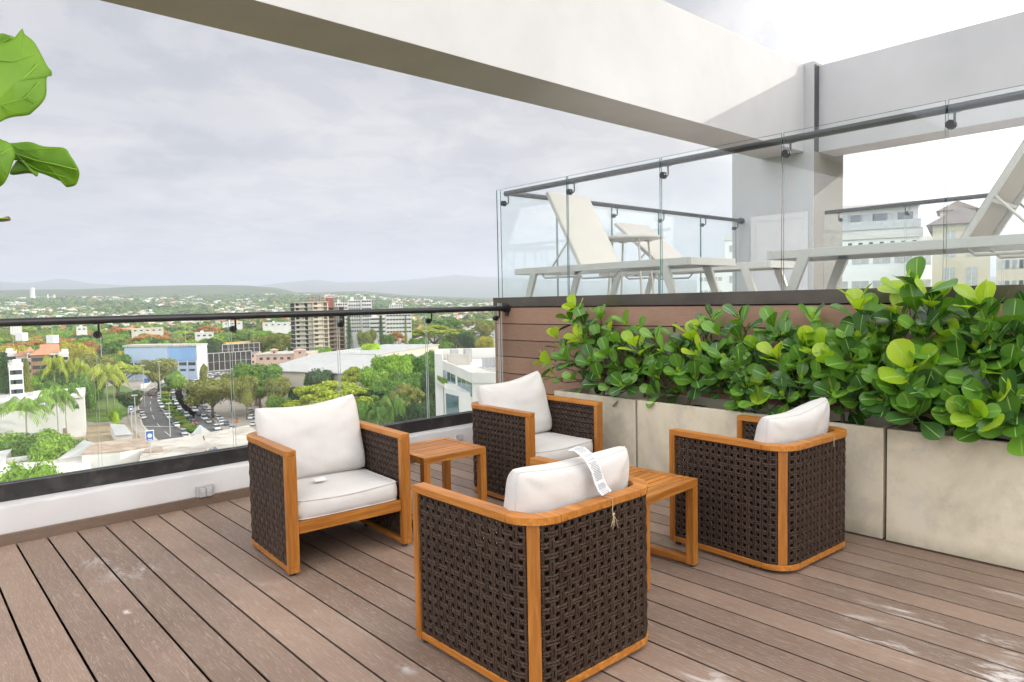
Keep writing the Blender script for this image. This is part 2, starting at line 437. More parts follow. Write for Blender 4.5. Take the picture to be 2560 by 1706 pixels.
M['black_metal'] = simple('black_channel', (0.022, 0.021, 0.022), 0.42, 0.35, 9, metal=0.0, bmp=0.2, bscale=90, dirt=(0.16, 0.14, 0.12, 0.35))
M['rail_black'] = simple('satin_black_tube', (0.018, 0.018, 0.020), 0.30, 0.25, 14, spec=0.5)
M['bronze'] = simple('bronze_band', (0.12, 0.10, 0.088), 0.22, 0.2, 3, metal=0.55)
M['glass'] = glass_mat('balustrade_glass')
M['glass_edge_w'] = simple('polished_glass_edge', (0.55, 0.58, 0.56), 0.2, 0.1)
M['glass_edge_g'] = simple('green_glass_edge', (0.06, 0.17, 0.15), 0.15, 0.2, spec=0.8)
M['recess_shade'] = simple('painted_recess_shade', (0.07, 0.07, 0.075), 0.9)
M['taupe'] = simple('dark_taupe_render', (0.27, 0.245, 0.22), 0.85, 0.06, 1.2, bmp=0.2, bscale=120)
M['pool_floor'] = simple('pool_deck_tiles', (0.5, 0.48, 0.45), 0.7, 0.08, 2)

# ---- the deck: one sheet of boards lying along Y, with open joints
def deck():
    b = MB(); p = 0.1633; x = 0.546 - p*16; g = 0.0102
    while x < 4.9:
        xa, xb = x+g/2, x+p-g/2
        if xb > 4.765: xb = 4.765
        if xb-xa > 0.02:
            r = 0.0012
            sec = [(xa, 0.0-r), (xa+r, 0), (xb-r, 0), (xb, -r), (xb-.010, -0.0026), (xb-.010, -0.024), (xa+.010, -0.024), (xa+.010, -0.0026)]
            n = len(sec); ys = (-3.2, 5.266)
            vs = [(u, y, z) for y in ys for u, z in sec]
            fs = [(j, n+j, n+(j+1) % n, (j+1) % n) for j in range(n)] + [tuple(range(n)), tuple(range(2*n-1, n-1, -1))]
            b.add(vs, fs)
        x += p
    o = b.build('deck', M['deck']); struct(o)
    c = MB()
    for k in range(24):                       # joists glimpsed in the joints
        y = -3.0+0.36*k
        c.box((-2.1, y, -0.07), (4.75, y+0.045, -0.026))
    o2 = c.build('deck_joists', M['dark_gap']); struct(o2)
    s = MB().box((-2.2, -3.3, -0.45), (4.77, 5.56, -0.08)).build('floor_slab', M['dark_gap']); struct(s)
deck()

# ---- low parapet with skirting board and the glass channel
par = thing('parapet', 'low white plastered parapet with a brown skirting board below the glass railing', 'wall', (0, 0, 0))
b = MB()
xs = [-2.2+0.07*i for i in range(100)]
prof = []
for i, x in enumerate(xs):                    # hand-trowelled top edge, slightly wavy
    w = 0.004*math.sin(x*7.1)+0.0035*math.sin(x*17.3+1)+0.002*math.sin(x*41)
    prof.append([(x, 5.302, -0.05), (x, 5.300+w*0.3, 0.222+w), (x, 5.305+w, 0.236+w), (x, 5.318, 0.242+w), (x, 5.386, 0.248)])
vs = [p for q in prof for p in q]; n = 5
fs = [((i)*n+j, (i)*n+j+1, (i+1)*n+j+1, (i+1)*n+j)[::-1] for i in range(len(xs)-1) for j in range(n-1)]
b.add(vs, fs)
b.box((-2.2, 5.389, -0.4), (4.765, 5.555, 0.246))
b.build('plaster', M['white_plaster'], par, smooth=True, auto=50)
MB().box((-2.2, 5.270, -0.02), (4.765, 5.298, 0.067)).build('skirting', M['skirt'], par, bev=0.002)

# ---- glass railings
def pane_x(x0, x1, y, z0, z1, t=0.012):
    b = MB(); b.box((x0, y-t/2, z0), (x1, y+t/2, z1)); b.m = [1, 1, 0, 1, 0, 1]; return b
def pane_y(y0, y1, x, z0, z1, t=0.012):
    b = MB(); b.box((x-t/2, y0, z0), (x+t/2, y1, z1)); b.m = [1, 1, 1, 0, 1, 0]; return b
def bracket_mesh(dirn, off, rise, r=0.026):
    """disc clamped on the pane at the origin, elbow arm out along dirn and up to the rail"""
    d = Vector(dirn); b = MB()
    side = Vector((0, 0, 1)).cross(d)
    pts = [d*0.006, d*0.022]
    b.tube(pts, r, 18)
    b.tube([-d*0.018, -d*0.006], r*0.9, 18)
    b.tube([d*0.022, d*0.028], r*0.55, 14)
    arm = [d*0.02+Vector((0, 0, 0)), d*(off-0.018), d*(off-0.006)+Vector((0, 0, 0.005)), d*off+Vector((0, 0, 0.018)), d*off+Vector((0, 0, rise))]
    b.tube(arm, 0.0075, 10)
    b.box((-0.03, -0.012, rise-0.004), (0.03, 0.012, rise+0.002), mat=Matrix.Translation(d*off) @ Matrix.Rotation(math.atan2(side.y, side.x), 4, 'Z'))
    return b
rl = thing('glass_railing', 'frameless glass railing with a black round handrail in front of the city view', 'railing')
YG, YR = 5.430, 5.360
joints = [-1.67, -0.76, 0.15, 1.062, 1.977, 2.888, 3.800, 4.706]
for i in range(len(joints)-1):
    pane_x(joints[i]+0.009, joints[i+1]-0.009, YG, 0.30, 1.43).build('glass_pane', [M['glass'], M['glass_edge_w']], rl)
pane_x(4.716, 4.745, YG, 0.30, 1.43).build('glass_pane', [M['glass'], M['glass_edge_w']], rl)
b = MB(); b.box((-2.2, 5.383, 0.249), (4.762, 5.421, 0.357)); b.box((-2.2, 5.439, 0.249), (4.762, 5.475, 0.357))
b.build('base_channel', M['black_metal'], rl, bev=0.003)
b = MB(); b.tube([(-2.2, YR, 1.377), (4.74, YR, 1.377)], 0.0255, 24)
b.tube([(4.715, YR, 1.377), (4.755, YR, 1.377)], 0.036, 24); b.tube([(4.748, YR, 1.377), (4.768, YR, 1.377)], 0.050, 24)
b.build('handrail', M['rail_black'], rl, smooth=True, auto=40)
MB().box((4.752, YR-0.02, 1.30), (4.767, YR+0.02, 1.377)).build('wall_bracket', M['rail_black'], rl, bev=0.003)
bm_ = bracket_mesh((0, -1, 0), YG-YR-0.006, 0.075).mesh('bracket', M['rail_black'], smooth=True, auto=40)
for x in joints[:-1]+[4.66]:
    obj('bracket', bm_, rl, (x+(0.018 if x < 4.5 else 0), YG-0.006, 1.277))

# ---- clad wall below the pool deck
XW = 4.77
wall = thing('clad_wall', 'brown horizontal board wall with a dark bronze top band behind the planters', 'wall')
b = MB(); z = 1.385; zs = [1.385, 1.216, 1.048, 0.878, 0.706, 0.536, 0.366, 0.196, 0.026]
for i in range(len(zs)-1):
    z1, z0 = zs[i]-0.004, zs[i+1]+0.004
    cuts = [-5.2, -1.9, 1.05, 3.1, 5.568] if i % 2 else [-5.2, -3.1, 0.2, 3.35, 5.568]
    if i in (3, 4): cuts = [-5.2, -1.2, 1.9, 5.03, 5.568]
    if i in (5, 6): cuts = [-5.2, -2.0, 1.4, 4.33, 5.568]
    if i < 3: cuts = [-5.2, -3.0+i, 5.568]
    for a, c in zip(cuts[:-1], cuts[1:]):
        b.box((XW, a+0.0015, z0), (XW+0.022, c-0.0015, z1))
b.build('cladding', M['clad'], wall, bev=0.0015)
MB().box((XW+0.024, -5.2, -0.4), (XW+0.055, 5.555, 1.388)).build('backing', M['dark_gap'], wall)
b = MB(); b.box((XW-0.012, -5.2, 1.391), (XW+0.030, 5.572, 1.487)); b.box((XW+0.032, -5.2, 1.391), (XW+0.075, 5.572, 1.4845))
b.build('top_band', M['bronze'], wall, bev=0.002)
MB().box((XW+0.022, 5.570, -0.4), (XW+0.18, 5.590, 1.388)).build('end_board', M['clad'], wall)

# ---- pool deck above, its glass railings
o = MB().box((XW+0.078, -6.5, 1.18), (12.5, 5.56, 1.42)).build('pool_deck', M['pool_floor']); struct(o)
o = MB().box((XW+0.06, -6.5, -0.45), (12.5, 5.55, 1.176)).build('pool_deck_base', M['white_plaster']); struct(o)
XG = 4.800
g2 = thing('glass_railing', 'tall green edged glass railing with handrail on top of the clad wall', 'railing')
jy = [5.534, 4.523, 3.472, 2.427, 1.400, 0.37, -0.66, -1.69, -2.72]
for i in range(len(jy)-1):
    pane_y(jy[i+1]+0.008, jy[i]-0.008, XG, 1.49, 2.598).build('glass_pane', [M['glass'], M['glass_edge_g']], g2)
b = MB(); b.tube([(4.875, 5.475, 2.562), (4.875, -2.7, 2.562)], 0.0265, 24); b.build('handrail', M['rail_black'], g2, smooth=True, auto=40)
bm2 = bracket_mesh((1, 0, 0), 0.069, 0.085, 0.029).mesh('bracket', M['rail_black'], smooth=True, auto=40)
for i, y in enumerate(jy[:-1]):
    obj('bracket', bm2, g2, (XG+0.006, y-0.02 if i else 5.43, 2.452))
g3 = thing('glass_railing', 'glass railing along the city side of the pool deck behind the white loungers', 'railing')
jx = [4.82, 5.66, 6.61, 7.55, 8.52, 9.46]
for i in range(len(jx)-1):
    pane_x(jx[i]+0.008, jx[i+1]-0.008, 5.50, 1.42, 2.598).build('glass_pane', [M['glass'], M['glass_edge_g']], g3)
b = MB(); b.tube([(4.875, 5.43, 2.562), (9.47, 5.43, 2.562)], 0.0265, 24); b.tube([(9.45, 5.43, 2.562), (9.497, 5.43, 2.562)], 0.045, 20)
b.build('handrail', M['rail_black'], g3, smooth=True, auto=40)
bm3 = bracket_mesh((0, -1, 0), 0.064, 0.085, 0.026).mesh('bracket', M['rail_black'], smooth=True, auto=40)
for x in jx[1:]: obj('bracket', bm3, g3, (x+0.02-(0.1 if x > 9 else 0), 5.494, 2.452))
g4 = thing('glass_railing', 'glass railing on the far side of the pool deck right of the white pillar', 'railing')
jy2 = [4.30, 3.26, 2.22, 1.18, 0.14, -0.9, -1.94, -2.98]
for i in range(len(jy2)-1):
    pane_y(jy2[i+1]+0.008, jy2[i]-0.008, 9.66, 1.42, 2.598).build('glass_pane', [M['glass'], M['glass_edge_g']], g4)
b = MB(); b.tube([(9.585, 4.24, 2.562), (9.585, -2.95, 2.562)], 0.0265, 20); b.build('handrail', M['rail_black'], g4, smooth=True, auto=40)
bm4 = bracket_mesh((-1, 0, 0), 0.064, 0.085, 0.026).mesh('bracket', M['rail_black'], smooth=True, auto=40)
for i, y in enumerate(jy2[:-1]): obj('bracket', bm4, g4, (9.654, y-0.02 if i else 4.06, 2.452))

# ---- concrete frame: pillar and two beams
pil = thing('pillar', 'tall white rendered pillar with a flush door, standing on the pool deck', 'pillar')
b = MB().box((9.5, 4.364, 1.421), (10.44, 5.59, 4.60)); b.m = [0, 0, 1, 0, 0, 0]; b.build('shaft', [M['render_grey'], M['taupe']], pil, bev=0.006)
MB().box((9.507, 4.354, 3.402), (9.627, 4.3625, 4.553)).build('recess_shade', M['recess_shade'], pil)  # dark strip: the shade of the recess is put into its colour
b = MB()
b.box((9.488, 4.44, 1.422), (9.4985, 5.27, 2.58))
b.build('door', M['white_plaster'], pil, bev=0.002)
b = MB()
b.box((9.482, 4.43, 1.422), (9.487, 4.50, 2.60)); b.box((9.482, 5.20, 1.422), (9.487, 5.28, 2.60)); b.box((9.482, 4.502, 2.52), (9.487, 5.198, 2.60))
b.box((9.478, 4.56, 1.95), (9.487, 4.575, 2.06))
b.build('door_frame', M['white_plaster'], pil)
beam = thing('concrete_beam', 'deep white beam crossing the sky above the chairs, sunlit on its near face', 'beam')
bb = MB(); bb.box((-6.0, 4.50, 3.41), (9.497, 5.12, 4.58)); bb.m = [1, 0, 0, 0, 0, 0]
bb.build('beam_body', [M['render_grey'], M['soffit']], beam, bev=0.004)
beam2 = thing('concrete_beam', 'pale grey beam in shade running right from the pillar above the pool deck', 'beam')
bb = MB(); bb.box((9.63, -9.0, 3.40), (10.13, 4.360, 4.56)); bb.m = [1, 0, 0, 0, 0, 0]
bb.build('beam_body', [M['render_grey'], M['soffit']], beam2, bev=0.004)
MB().box((10.135, -9.0, 3.66), (11.5, 4.35, 3.9)).build('roof_slab', M['render_grey'], beam2)

# ---- sockets on the parapet
def socket(x, z, label):
    t = thing('power_socket', label, 'socket', (x, 5.300, z))
    b = MB().box((-0.062, -0.030, -0.045), (0.062, -0.0005, 0.045)); b.build('housing', M['plastic'], t, bev=0.004)
    for s in (-1, 1):
        c = MB().box((s*0.022-0.019, -0.042, -0.036), (s*0.022+0.019, -0.031, 0.030)); l = c.build('lid', M['plastic2'], t, bev=0.003)
        MB().box((s*0.022-0.012, -0.047, -0.034), (s*0.022+0.012, -0.0425, 0.006)).build('catch', M['plastic'], l, bev=0.001)
M['plastic'] = simple('grey_plastic', (0.42, 0.41, 0.41), 0.45, 0.06)
M['plastic2'] = simple('light_grey_plastic', (0.50, 0.49, 0.49), 0.4, 0.06)
p = on_plane(511, 1229, 1, 5.30); socket(p.x, p.z+0.005, 'grey double power socket with lids low on the white parapet left of the chairs')
p = on_plane(1148, 1094, 1, 5.30)
t = thing('power_socket', 'small grey socket low on the parapet between table and back chair', 'socket', (p.x, 5.30, p.z))
MB().box((-0.035, -0.02, -0.028), (0.035, -0.0005, 0.028)).build('housing', M['plastic'], t, bev=0.003)
MB().box((-0.022, -0.026, -0.018), (0.022, -0.021, 0.018)).build('lid', M['plastic2'], t, bev=0.002)

# ================================================================== armchairs
M['teak'] = wood_mat('honey_teak', (0.37, 0.130, 0.017), (0.56, 0.225, 0.038), 2, 0.42)
M['teak_x'] = wood_mat('honey_teak_across', (0.37, 0.130, 0.017), (0.56, 0.225, 0.038), 0, 0.42)
M['teak_y'] = wood_mat('honey_teak_lengthwise', (0.37, 0.130, 0.017), (0.56, 0.225, 0.038), 1, 0.42)
M['foot'] = simple('black_foot', (0.02, 0.02, 0.02), 0.5)
def rattan():
    mt, nt, bs = new_mat('brown_rattan')
    g = nt.nodes.new('ShaderNodeNewGeometry')
    r = ramp(nt, g.outputs['Random Per Island'], [(0.0, (0.015, 0.008, 0.005)), (0.5, (0.036, 0.021, 0.013)), (1.0, (0.078, 0.051, 0.034))])
    v = coords(nt, (1, 1, 1)); n = noise(nt, v, 160, 3, 0.6)
    c = mixc(nt, n.outputs['Fac'], r.outputs[0], (0.052, 0.030, 0.020))
    nt.links.new(c, bs.inputs['Base Color']); bs.inputs['Roughness'].default_value = 0.46
    bs.inputs['Specular IOR Level'].default_value = 0.32
    n2 = noise(nt, coords(nt, (1, 1, 1)), 420, 2, 0.5); bump(nt, bs, n2.outputs['Fac'], 0.3, 0.001)
    return mt
M['rattan'] = rattan()
def fabric(name, col):
    mt, nt, bs = new_mat(name)
    v = coords(nt); n = noise(nt, v, 5, 5, 0.6)
    r = ramp(nt, n.outputs['Fac'], [(0.3, tuple(c*0.95 for c in col)), (0.7, col)])
    nt.links.new(r.outputs[0], bs.inputs['Base Color']); bs.inputs['Roughness'].default_value = 0.9
    bs.inputs['Sheen Weight'].default_value = 0.15; bs.inputs['Specular IOR Level'].default_value = 0.2
    w1 = noise(nt, coords(nt, (1, 1, 1)), 4.5, 3, 0.5, 0.7)
    w2 = noise(nt, coords(nt), 900, 1, 0.5)
    m_ = N(nt, 'ShaderNodeMath', operation='MULTIPLY_ADD'); nt.links.new(w2.outputs['Fac'], m_.inputs[0]); m_.inputs[1].default_value = 0.03
    nt.links.new(w1.outputs['Fac'], m_.inputs[2])
    bump(nt, bs, m_.outputs[0], 0.35, 0.02)
    return mt
M['cushion'] = fabric('cream_canvas', (0.62, 0.597, 0.57))
M['tagw'] = simple('white_label', (0.68, 0.68, 0.69), 0.6, 0.03)
M['ink'] = simple('label_ink', (0.10, 0.10, 0.11), 0.7)
M['string'] = simple('raffia_string', (0.50, 0.38, 0.23), 0.8)

CW = 0.345      # centre line of the frame, half width
CB = 0.340      # back centre line
RC = 0.115      # corner radius of the centre line
CH = 0.68
def u_path(off=0.0, front=-0.37, n=10):
    """U-shaped plan from left front, round the back, to right front; off > 0 is outwards"""
    w = CW+off; bk = CB+off; r = RC+off; pts = [(-w, front)]
    for i in range(n+1):
        a = PI-(PI/2)*i/n; pts.append((-w+r+r*math.cos(a), bk-r+r*math.sin(a)))
    for i in range(n+1):
        a = PI/2-(PI/2)*i/n; pts.append((w-r+r*math.cos(a), bk-r+r*math.sin(a)))
    pts.append((w, front)); return pts
def split_rail(z0, z1, w=0.0305):
    """rail in five butted pieces: arm, corner, back, corner, arm"""
    P_ = u_path(); b = MB(); sec = [(-w, z0), (w, z0), (w, z1), (-w, z1)]
    segs = [P_[0:2], P_[1:12], P_[11:13], P_[12:23], P_[22:24]]
    for s_ in segs: b.sweep(s_, sec)
    return b
def path_len(P_):
    L = [0.0]
    for a, c in zip(P_[:-1], P_[1:]): L.append(L[-1]+math.hypot(c[0]-a[0], c[1]-a[1]))
    return L
OUT = 0.014
PP = u_path(OUT, -0.334, 14); PL = path_len(PP)
def at_s(s):
    if s <= 0: i = 0
    else:
        i = 0
        while i < len(PL)-2 and PL[i+1] < s: i += 1
    t = (s-PL[i])/(PL[i+1]-PL[i]); a, c = PP[i], PP[i+1]
    dx_, dy_ = c[0]-a[0], c[1]-a[1]; l = math.hypot(dx_, dy_)
    return a[0]+dx_*t, a[1]+dy_*t, -dy_/l, dx_/l      # outward normal
def panel(s0, s1, z0=0.052, z1=0.650, inner=0.0):
    b = MB(); pitch_n = round((s1-s0)/0.0400); p = (s1-s0)/pitch_n; nz = 15; q = (z1-z0)/nz
    rr = 0.0060; A = 0.0044
    def pt(s, z, d):
        x, y, nx, ny = at_s(min(max(s, s0), s1)); d = d-inner; return (x+nx*d, y+ny*d, z)
    jit = random.Random(3)
    # uprights in pairs
    for i in range(pitch_n+1):
        for o_ in (-0.0064, 0.0064):
            s = s0+i*p+o_
            if s < s0 or s > s1: continue
            pts = []
            for k in range(nz*2+1):
                z = z0+k*q/2; d = 0.0038+A*(0.7 if k % 2 == 0 else 0.1)*(1 if (i+k//2) % 2 else -0.5)
                pts.append(pt(s+jit.uniform(-.0006, .0006), z, d))
            b.tube(pts, rr, 5, caps=False)
    for j in range(nz+1):
        for o_ in (-0.0064, 0.0064):
            z = z0+j*q+o_
            if z < z0 or z > z1: continue
            pts = []
            for k in range(pitch_n*2+1):
                s = s0+k*p/2; d = 0.0025-A*(0.7 if k % 2 == 0 else 0.0)*(1 if (j+k//2) % 2 else -0.5)
                pts.append(pt(s, z+jit.uniform(-.0006, .0006), d))
            b.tube(pts, rr, 5, caps=False)
    # diagonals through the middles of the cell edges
    for sg in (1, -1):
        for c in range(-nz, pitch_n+nz+1):
            pts = []
            for k in range(2*nz+1):
                u = (c+0.5)+(k/2)*sg; w_ = k/2
                if u < -1e-6 or u > pitch_n+1e-6: 
                    continue
                d = -0.0005+0.004*(1 if (k % 2) == (0 if sg > 0 else 1) else -0.7)
                pts.append(pt(s0+u*p, z0+w_*q, d))
            if len(pts) > 1: b.tube(pts, rr, 5, caps=False)
    # wrapped rim at top and bottom
    for z in (z0, z1):
        b.tube([pt(s0+k*(s1-s0)/30, z, 0.0) for k in range(31)], 0.0062, 6, caps=False)
    for s in (s0+0.004, s1-0.004):
        b.tube([pt(s, z0, 0), pt(s, z1, 0)], 0.0062, 6, caps=False)
    return b
TOT = PL[-1]; ARC = (RC+OUT)*PI/2; arm_len = PL[1]
s_c1 = arm_len+ARC/2; s_c2 = TOT-s_c1; hw = 0.026
PANEL_L = panel(0.002, s_c1-hw).mesh('wicker_panel', M['rattan'], smooth=True)
PANEL_B = panel(s_c1+hw, s_c2-hw).mesh('wicker_panel', M['rattan'], smooth=True)
PANEL_R = panel(s_c2+hw, TOT-0.002).mesh('wicker_panel', M['rattan'], smooth=True)
LINERS = [panel(a_, c_, inner=0.026, z0=0.062, z1=0.642).mesh('inner_wicker', M['rattan'], smooth=True) for a_, c_ in ((0.012, s_c1-hw+.004), (s_c1+hw-.004, s_c2-hw+.004), (s_c2+hw-.004, TOT-0.012))]
TOPR = split_rail(0.650, CH).mesh('top_rail', M['teak_y'], bev=0.003)
BASER = split_rail(0.020, 0.050, 0.026).mesh('base_rail', M['teak_y'], bev=0.003)
POST = MB().box((-0.0305, -0.0175, 0.0505), (0.0305, 0.0175, 0.6495)).mesh('front_post', M['teak'], bev=0.003)
FOOTBLK = MB().box((-0.0310, -0.0180, 0.0195), (0.0310, 0.0180, 0.050)).mesh('post_base', M['teak'], bev=0.002)
CORN = MB().box((-0.024, -0.013, 0.0505), (0.024, 0.017, 0.6495)).mesh('corner_post', M['teak'], bev=0.003)
FOOT = MB().lathe([(0.017, 0.0), (0.017, 0.0195)], 14).mesh('foot', M['foot'])
APRON = MB().box((-0.313, -0.360, 0.222), (0.313, -0.332, 0.285)).mesh('seat_rail', M['teak_x'], bev=0.003)
b = MB()
for i in range(9): b.box((-0.313, -0.30+i*0.068, 0.268), (0.313, -0.30+i*0.068+0.045, 0.284))
b.box((-0.313, -0.331, 0.225), (-0.290, 0.30, 0.266)); b.box((0.290, -0.331, 0.225), (0.313, 0.30, 0.266))
SLATS = b.mesh('seat_slats', M['teak_x'])

def cushion_box(w, d, h, seed, crown=0.018, sag=0.0):
    """boxed seat cushion with piping; origin at its bottom centre"""
    rr = random.Random(seed); b = MB(); nx = 26; ny = 24
    ph = [rr.uniform(0, 6.28) for _ in range(8)]
    def rim(u, v, lvl):       # rounded-rectangle outline point for edge params
        return u, v
    def sq(u, v):             # square to slightly rounded square
        k = 0.055
        return u*(1-k*abs(v)**6*abs(u)**2*0.9), v*(1-k*abs(u)**6*abs(v)**2*0.9)
    top = {}; vs = []; fs = []
    for j in range(ny+1):
        for i in range(nx+1):
            u = -1+2*i/nx; v = -1+2*j/ny; a, c = sq(u, v)
            e = (1-abs(u)**5)*(1-abs(v)**5)
            z = h+crown*e+0.0025*math.sin(5*u+ph[0])*math.sin(4*v+ph[1])*e - sag*(1-u*u)*(1-v*v)
            z += 0.006*math.sin(3*u+ph[2])*(abs(v)**3)
            vs.append((a*w/2, c*d/2, z))
    for j in range(ny):
        for i in range(nx):
            k = j*(nx+1)+i; fs.append((k, k+1, k+nx+2, k+nx+1))
    b.add(vs, fs)
    # boundary loop
    lp = [j for j in range(nx+1)] + [(j+1)*(nx+1)-1 for j in range(1, ny+1)] + [ny*(nx+1)+i for i in range(nx-1, -1, -1)] + [j*(nx+1) for j in range(ny-1, 0, -1)]
    top_l = [Vector(vs[i]) for i in lp]; L = len(top_l); rings = []
    for q, (t, bulge) in enumerate(((0.0, 0.0), (0.12, 0.006), (0.35, 0.011), (0.65, 0.012), (0.88, 0.007), (1.0, 0.0))):
        ring = []
        for i, p in enumerate(top_l):
            nrm_ = Vector((p.x/(w/2), p.y/(d/2), 0)); mx_ = max(abs(nrm_.x), abs(nrm_.y)); nn = Vector((nrm_.x if abs(nrm_.x) > 0.93*mx_ else 0, nrm_.y if abs(nrm_.y) > 0.93*mx_ else 0, 0))
            if nn.length: nn.normalize()
            wr = 1+0.35*math.sin(i*0.9+ph[3])*math.sin(i*0.37+ph[4])
            ring.append(p*1.0+nn*bulge*wr+Vector((0, 0, (0.004-p.z)*t)))
        rings.append(ring)
    v2 = [p for r_ in rings for p in r_]; f2 = []
    for q in range(len(rings)-1):
        for i in range(L):
            i2 = (i+1) % L; f2.append((q*L+i2, q*L+i, (q+1)*L+i, (q+1)*L+i2))
    f2.append(tuple((len(rings)-1)*L+i for i in range(L-1, -1, -1)))
    b.add(v2, f2)
    pipe = MB()
    for ring in (rings[0], rings[-1]):
        pipe.tube([p+Vector((p.x*0.004, p.y*0.004, 0.001)) for p in ring], 0.0042, 6, closed=True)
    return b, pipe
def pillow(w, h, t, seed, band=0.05, slump=(0, 0), lean=0.0):
    """loose back cushion: x across, z up, y depth; origin at bottom centre; soft pulled corners"""
    rr = random.Random(seed); b = MB(); n = 30
    ph = [rr.uniform(0, 6.28) for _ in range(10)]
    def rim(u, v):
        # outline sags between corners that stick out like ears
        cc = 1-0.055*(abs(u)*abs(v))**5
        x = u*w/2*(1-0.030*(1-v*v)*abs(u))*cc; z = h/2+v*h/2*(1-0.045*(1-u*u)*abs(v))*cc
        z += slump[0]*max(0, -u)*max(0, v)+slump[1]*max(0, u)*max(0, v)
        z -= 0.022*(1-u*u)*max(0, v)
        return x, z
    grids = {}
    for sd in (1, -1):
        vs = []; fs = []
        for j in range(n+1):
            for i in range(n+1):
                u = math.sin((-1+2*i/n)*PI/2)*0.55+(-1+2*i/n)*0.45; v = math.sin((-1+2*j/n)*PI/2)*0.55+(-1+2*j/n)*0.45
                x, z = rim(u, v)
                e = ((1-u**4)*(1-v**4)); e = max(e, 0)**0.42
                bb_ = band/2*(0.55+0.45*(1-abs(u*v)**3))
                wr = (0.013*mnoise.noise(Vector((u*1.4+seed, v*1.6, sd*3.0)))+0.006*mnoise.noise(Vector((u*3.6, v*3.2+seed, sd*5.0)))+0.0022*mnoise.noise(Vector((u*9, v*8+seed, sd)))) *e
                # creases run out of the corners
                cr = 0
                for cu, cv, k in ((-1, -1, 3), (1, -1, 4), (-1, 1, 5), (1, 1, 6)):
                    du, dv = u-cu, v-cv; rad = math.hypot(du, dv); an = math.atan2(dv, du)
                    cr += 0.009*math.sin(7*an+ph[k])*math.exp(-rad*2.6)*min(1, rad*3)
                y = sd*(bb_*(1 if e <= 0 else 1)+(t/2-band/2)*e+wr+cr*min(1, e*2))
                vs.append((x, y, z))
        for j in range(n):
            for i in range(n):
                k = j*(n+1)+i; q = (k, k+1, k+n+2, k+n+1); fs.append(q if sd < 0 else q[::-1])
        b.add(vs, fs); grids[sd] = vs
    lp = [i for i in range(n+1)] + [(j+1)*(n+1)-1 for j in range(1, n+1)] + [n*(n+1)+i for i in range(n-1, -1, -1)] + [j*(n+1) for j in range(n-1, 0, -1)]
    A_ = [Vector(grids[-1][i]) for i in lp]; B_ = [Vector(grids[1][i]) for i in lp]; L = len(lp)
    C_ = []
    for i in range(L):
        mid = (A_[i]+B_[i])/2; ctr = Vector((0, 0, h/2)); dd = (mid-ctr); dd.y = 0; dd.normalize()
        C_.append(mid+dd*0.010)
    vs = A_+C_+B_; fs = []
    for q in range(2):
        for i in range(L):
            i2 = (i+1) % L; fs.append((q*L+i, q*L+i2, (q+1)*L+i2, (q+1)*L+i)[::-1])
    b.add(vs, fs)
    pipe = MB(); pipe.tube(A_, 0.0036, 6, closed=True); pipe.tube(B_, 0.0036, 6, closed=True)
    return b, pipe
SC, SCP = cushion_box(0.622, 0.640, 0.100, 5)
SEATC = SC.mesh('seat_cushion', M['cushion'], smooth=True, auto=60); SEATP = SCP.mesh('piping', M['cushion'], smooth=True)

def care_tag(parent, pts, w, right, ink_on=True):
    """folded printed label following a polyline; right = its width direction"""
    b = MB(); ink = MB(); r_ = Vector(right).normalized(); P_ = [Vector(p) for p in pts]
    vs = []; k = len(P_)
    for p in P_: vs += [p-r_*w/2, p+r_*w/2]
    nrm_ = (P_[1]-P_[0]).cross(r_).normalized()*-1
    vs2 = [v+nrm_*0.0008 for v in vs]
    fs = [(2*i, 2*i+1, 2*i+3, 2*i+2) for i in range(k-1)]
    b.add(vs, fs); b.add(vs2, [f[::-1] for f in fs])
    o = b.build('care_label', M['tagw'], parent)
    if not ink_on: return o
    rr = random.Random(4)
    for i in range(k-1):
        a, c = P_[i], P_[i+1]; nn = (c-a).cross(r_).normalized(); L = (c-a).length; m_ = max(2, int(L/0.0055))
        for j in range(m_):
            t = (j+0.5)/m_; ctr = a+(c-a)*t; ww = w*rr.uniform(0.30, 0.42); hh = 0.0011
            if rr.random() < 0.18: continue
            d_ = (c-a).normalized()
            x = -ww
            while x < ww-0.004:
                l = rr.uniform(0.002, 0.007)
                for sg in (1, -1):
                    q = [ctr+r_*x+d_*hh, ctr+r_*min(x+l, ww)+d_*hh, ctr+r_*min(x+l, ww)-d_*hh, ctr+r_*x-d_*hh]
                    q = [p+nn*0.0016*sg for p in q]; ink.add(q, [(0, 1, 2, 3)])
                x += l+0.0015
    ink.build('print', M['ink'], o)
    return o
def chair(label, loc, deg, seat_z=0.286):
    t = thing('rattan_armchair', label, 'armchair', loc, R(deg), 'four rattan armchairs around the side tables')
    obj('top_rail', TOPR, t); obj('base_rail', BASER, t)
    for s_ in (-1, 1):
        obj('front_post', POST, t, (s_*CW, -0.3525, 0)); 
        obj('post_base', FOOTBLK, t, (s_*CW, -0.3525, 0))
        d_ = (RC+0.004)*math.sqrt(.5)
        obj('corner_post', CORN, t, (s_*(CW-RC+d_), CB-RC+d_, 0), (0, 0, -s_*PI/4))
        for y in (-0.33, 0.16): obj('foot', FOOT, t, (s_*CW, y, 0))
    for me in (PANEL_L, PANEL_B, PANEL_R): obj('wicker_panel', me, t)
    for me in LINERS: obj('inner_wicker', me, t)
    obj('seat_rail', APRON, t); obj('seat_slats', SLATS, t)
    sc_ = obj('seat_cushion', SEATC, t, (0, -0.025, seat_z)); obj('piping', SEATP, sc_)
    return t
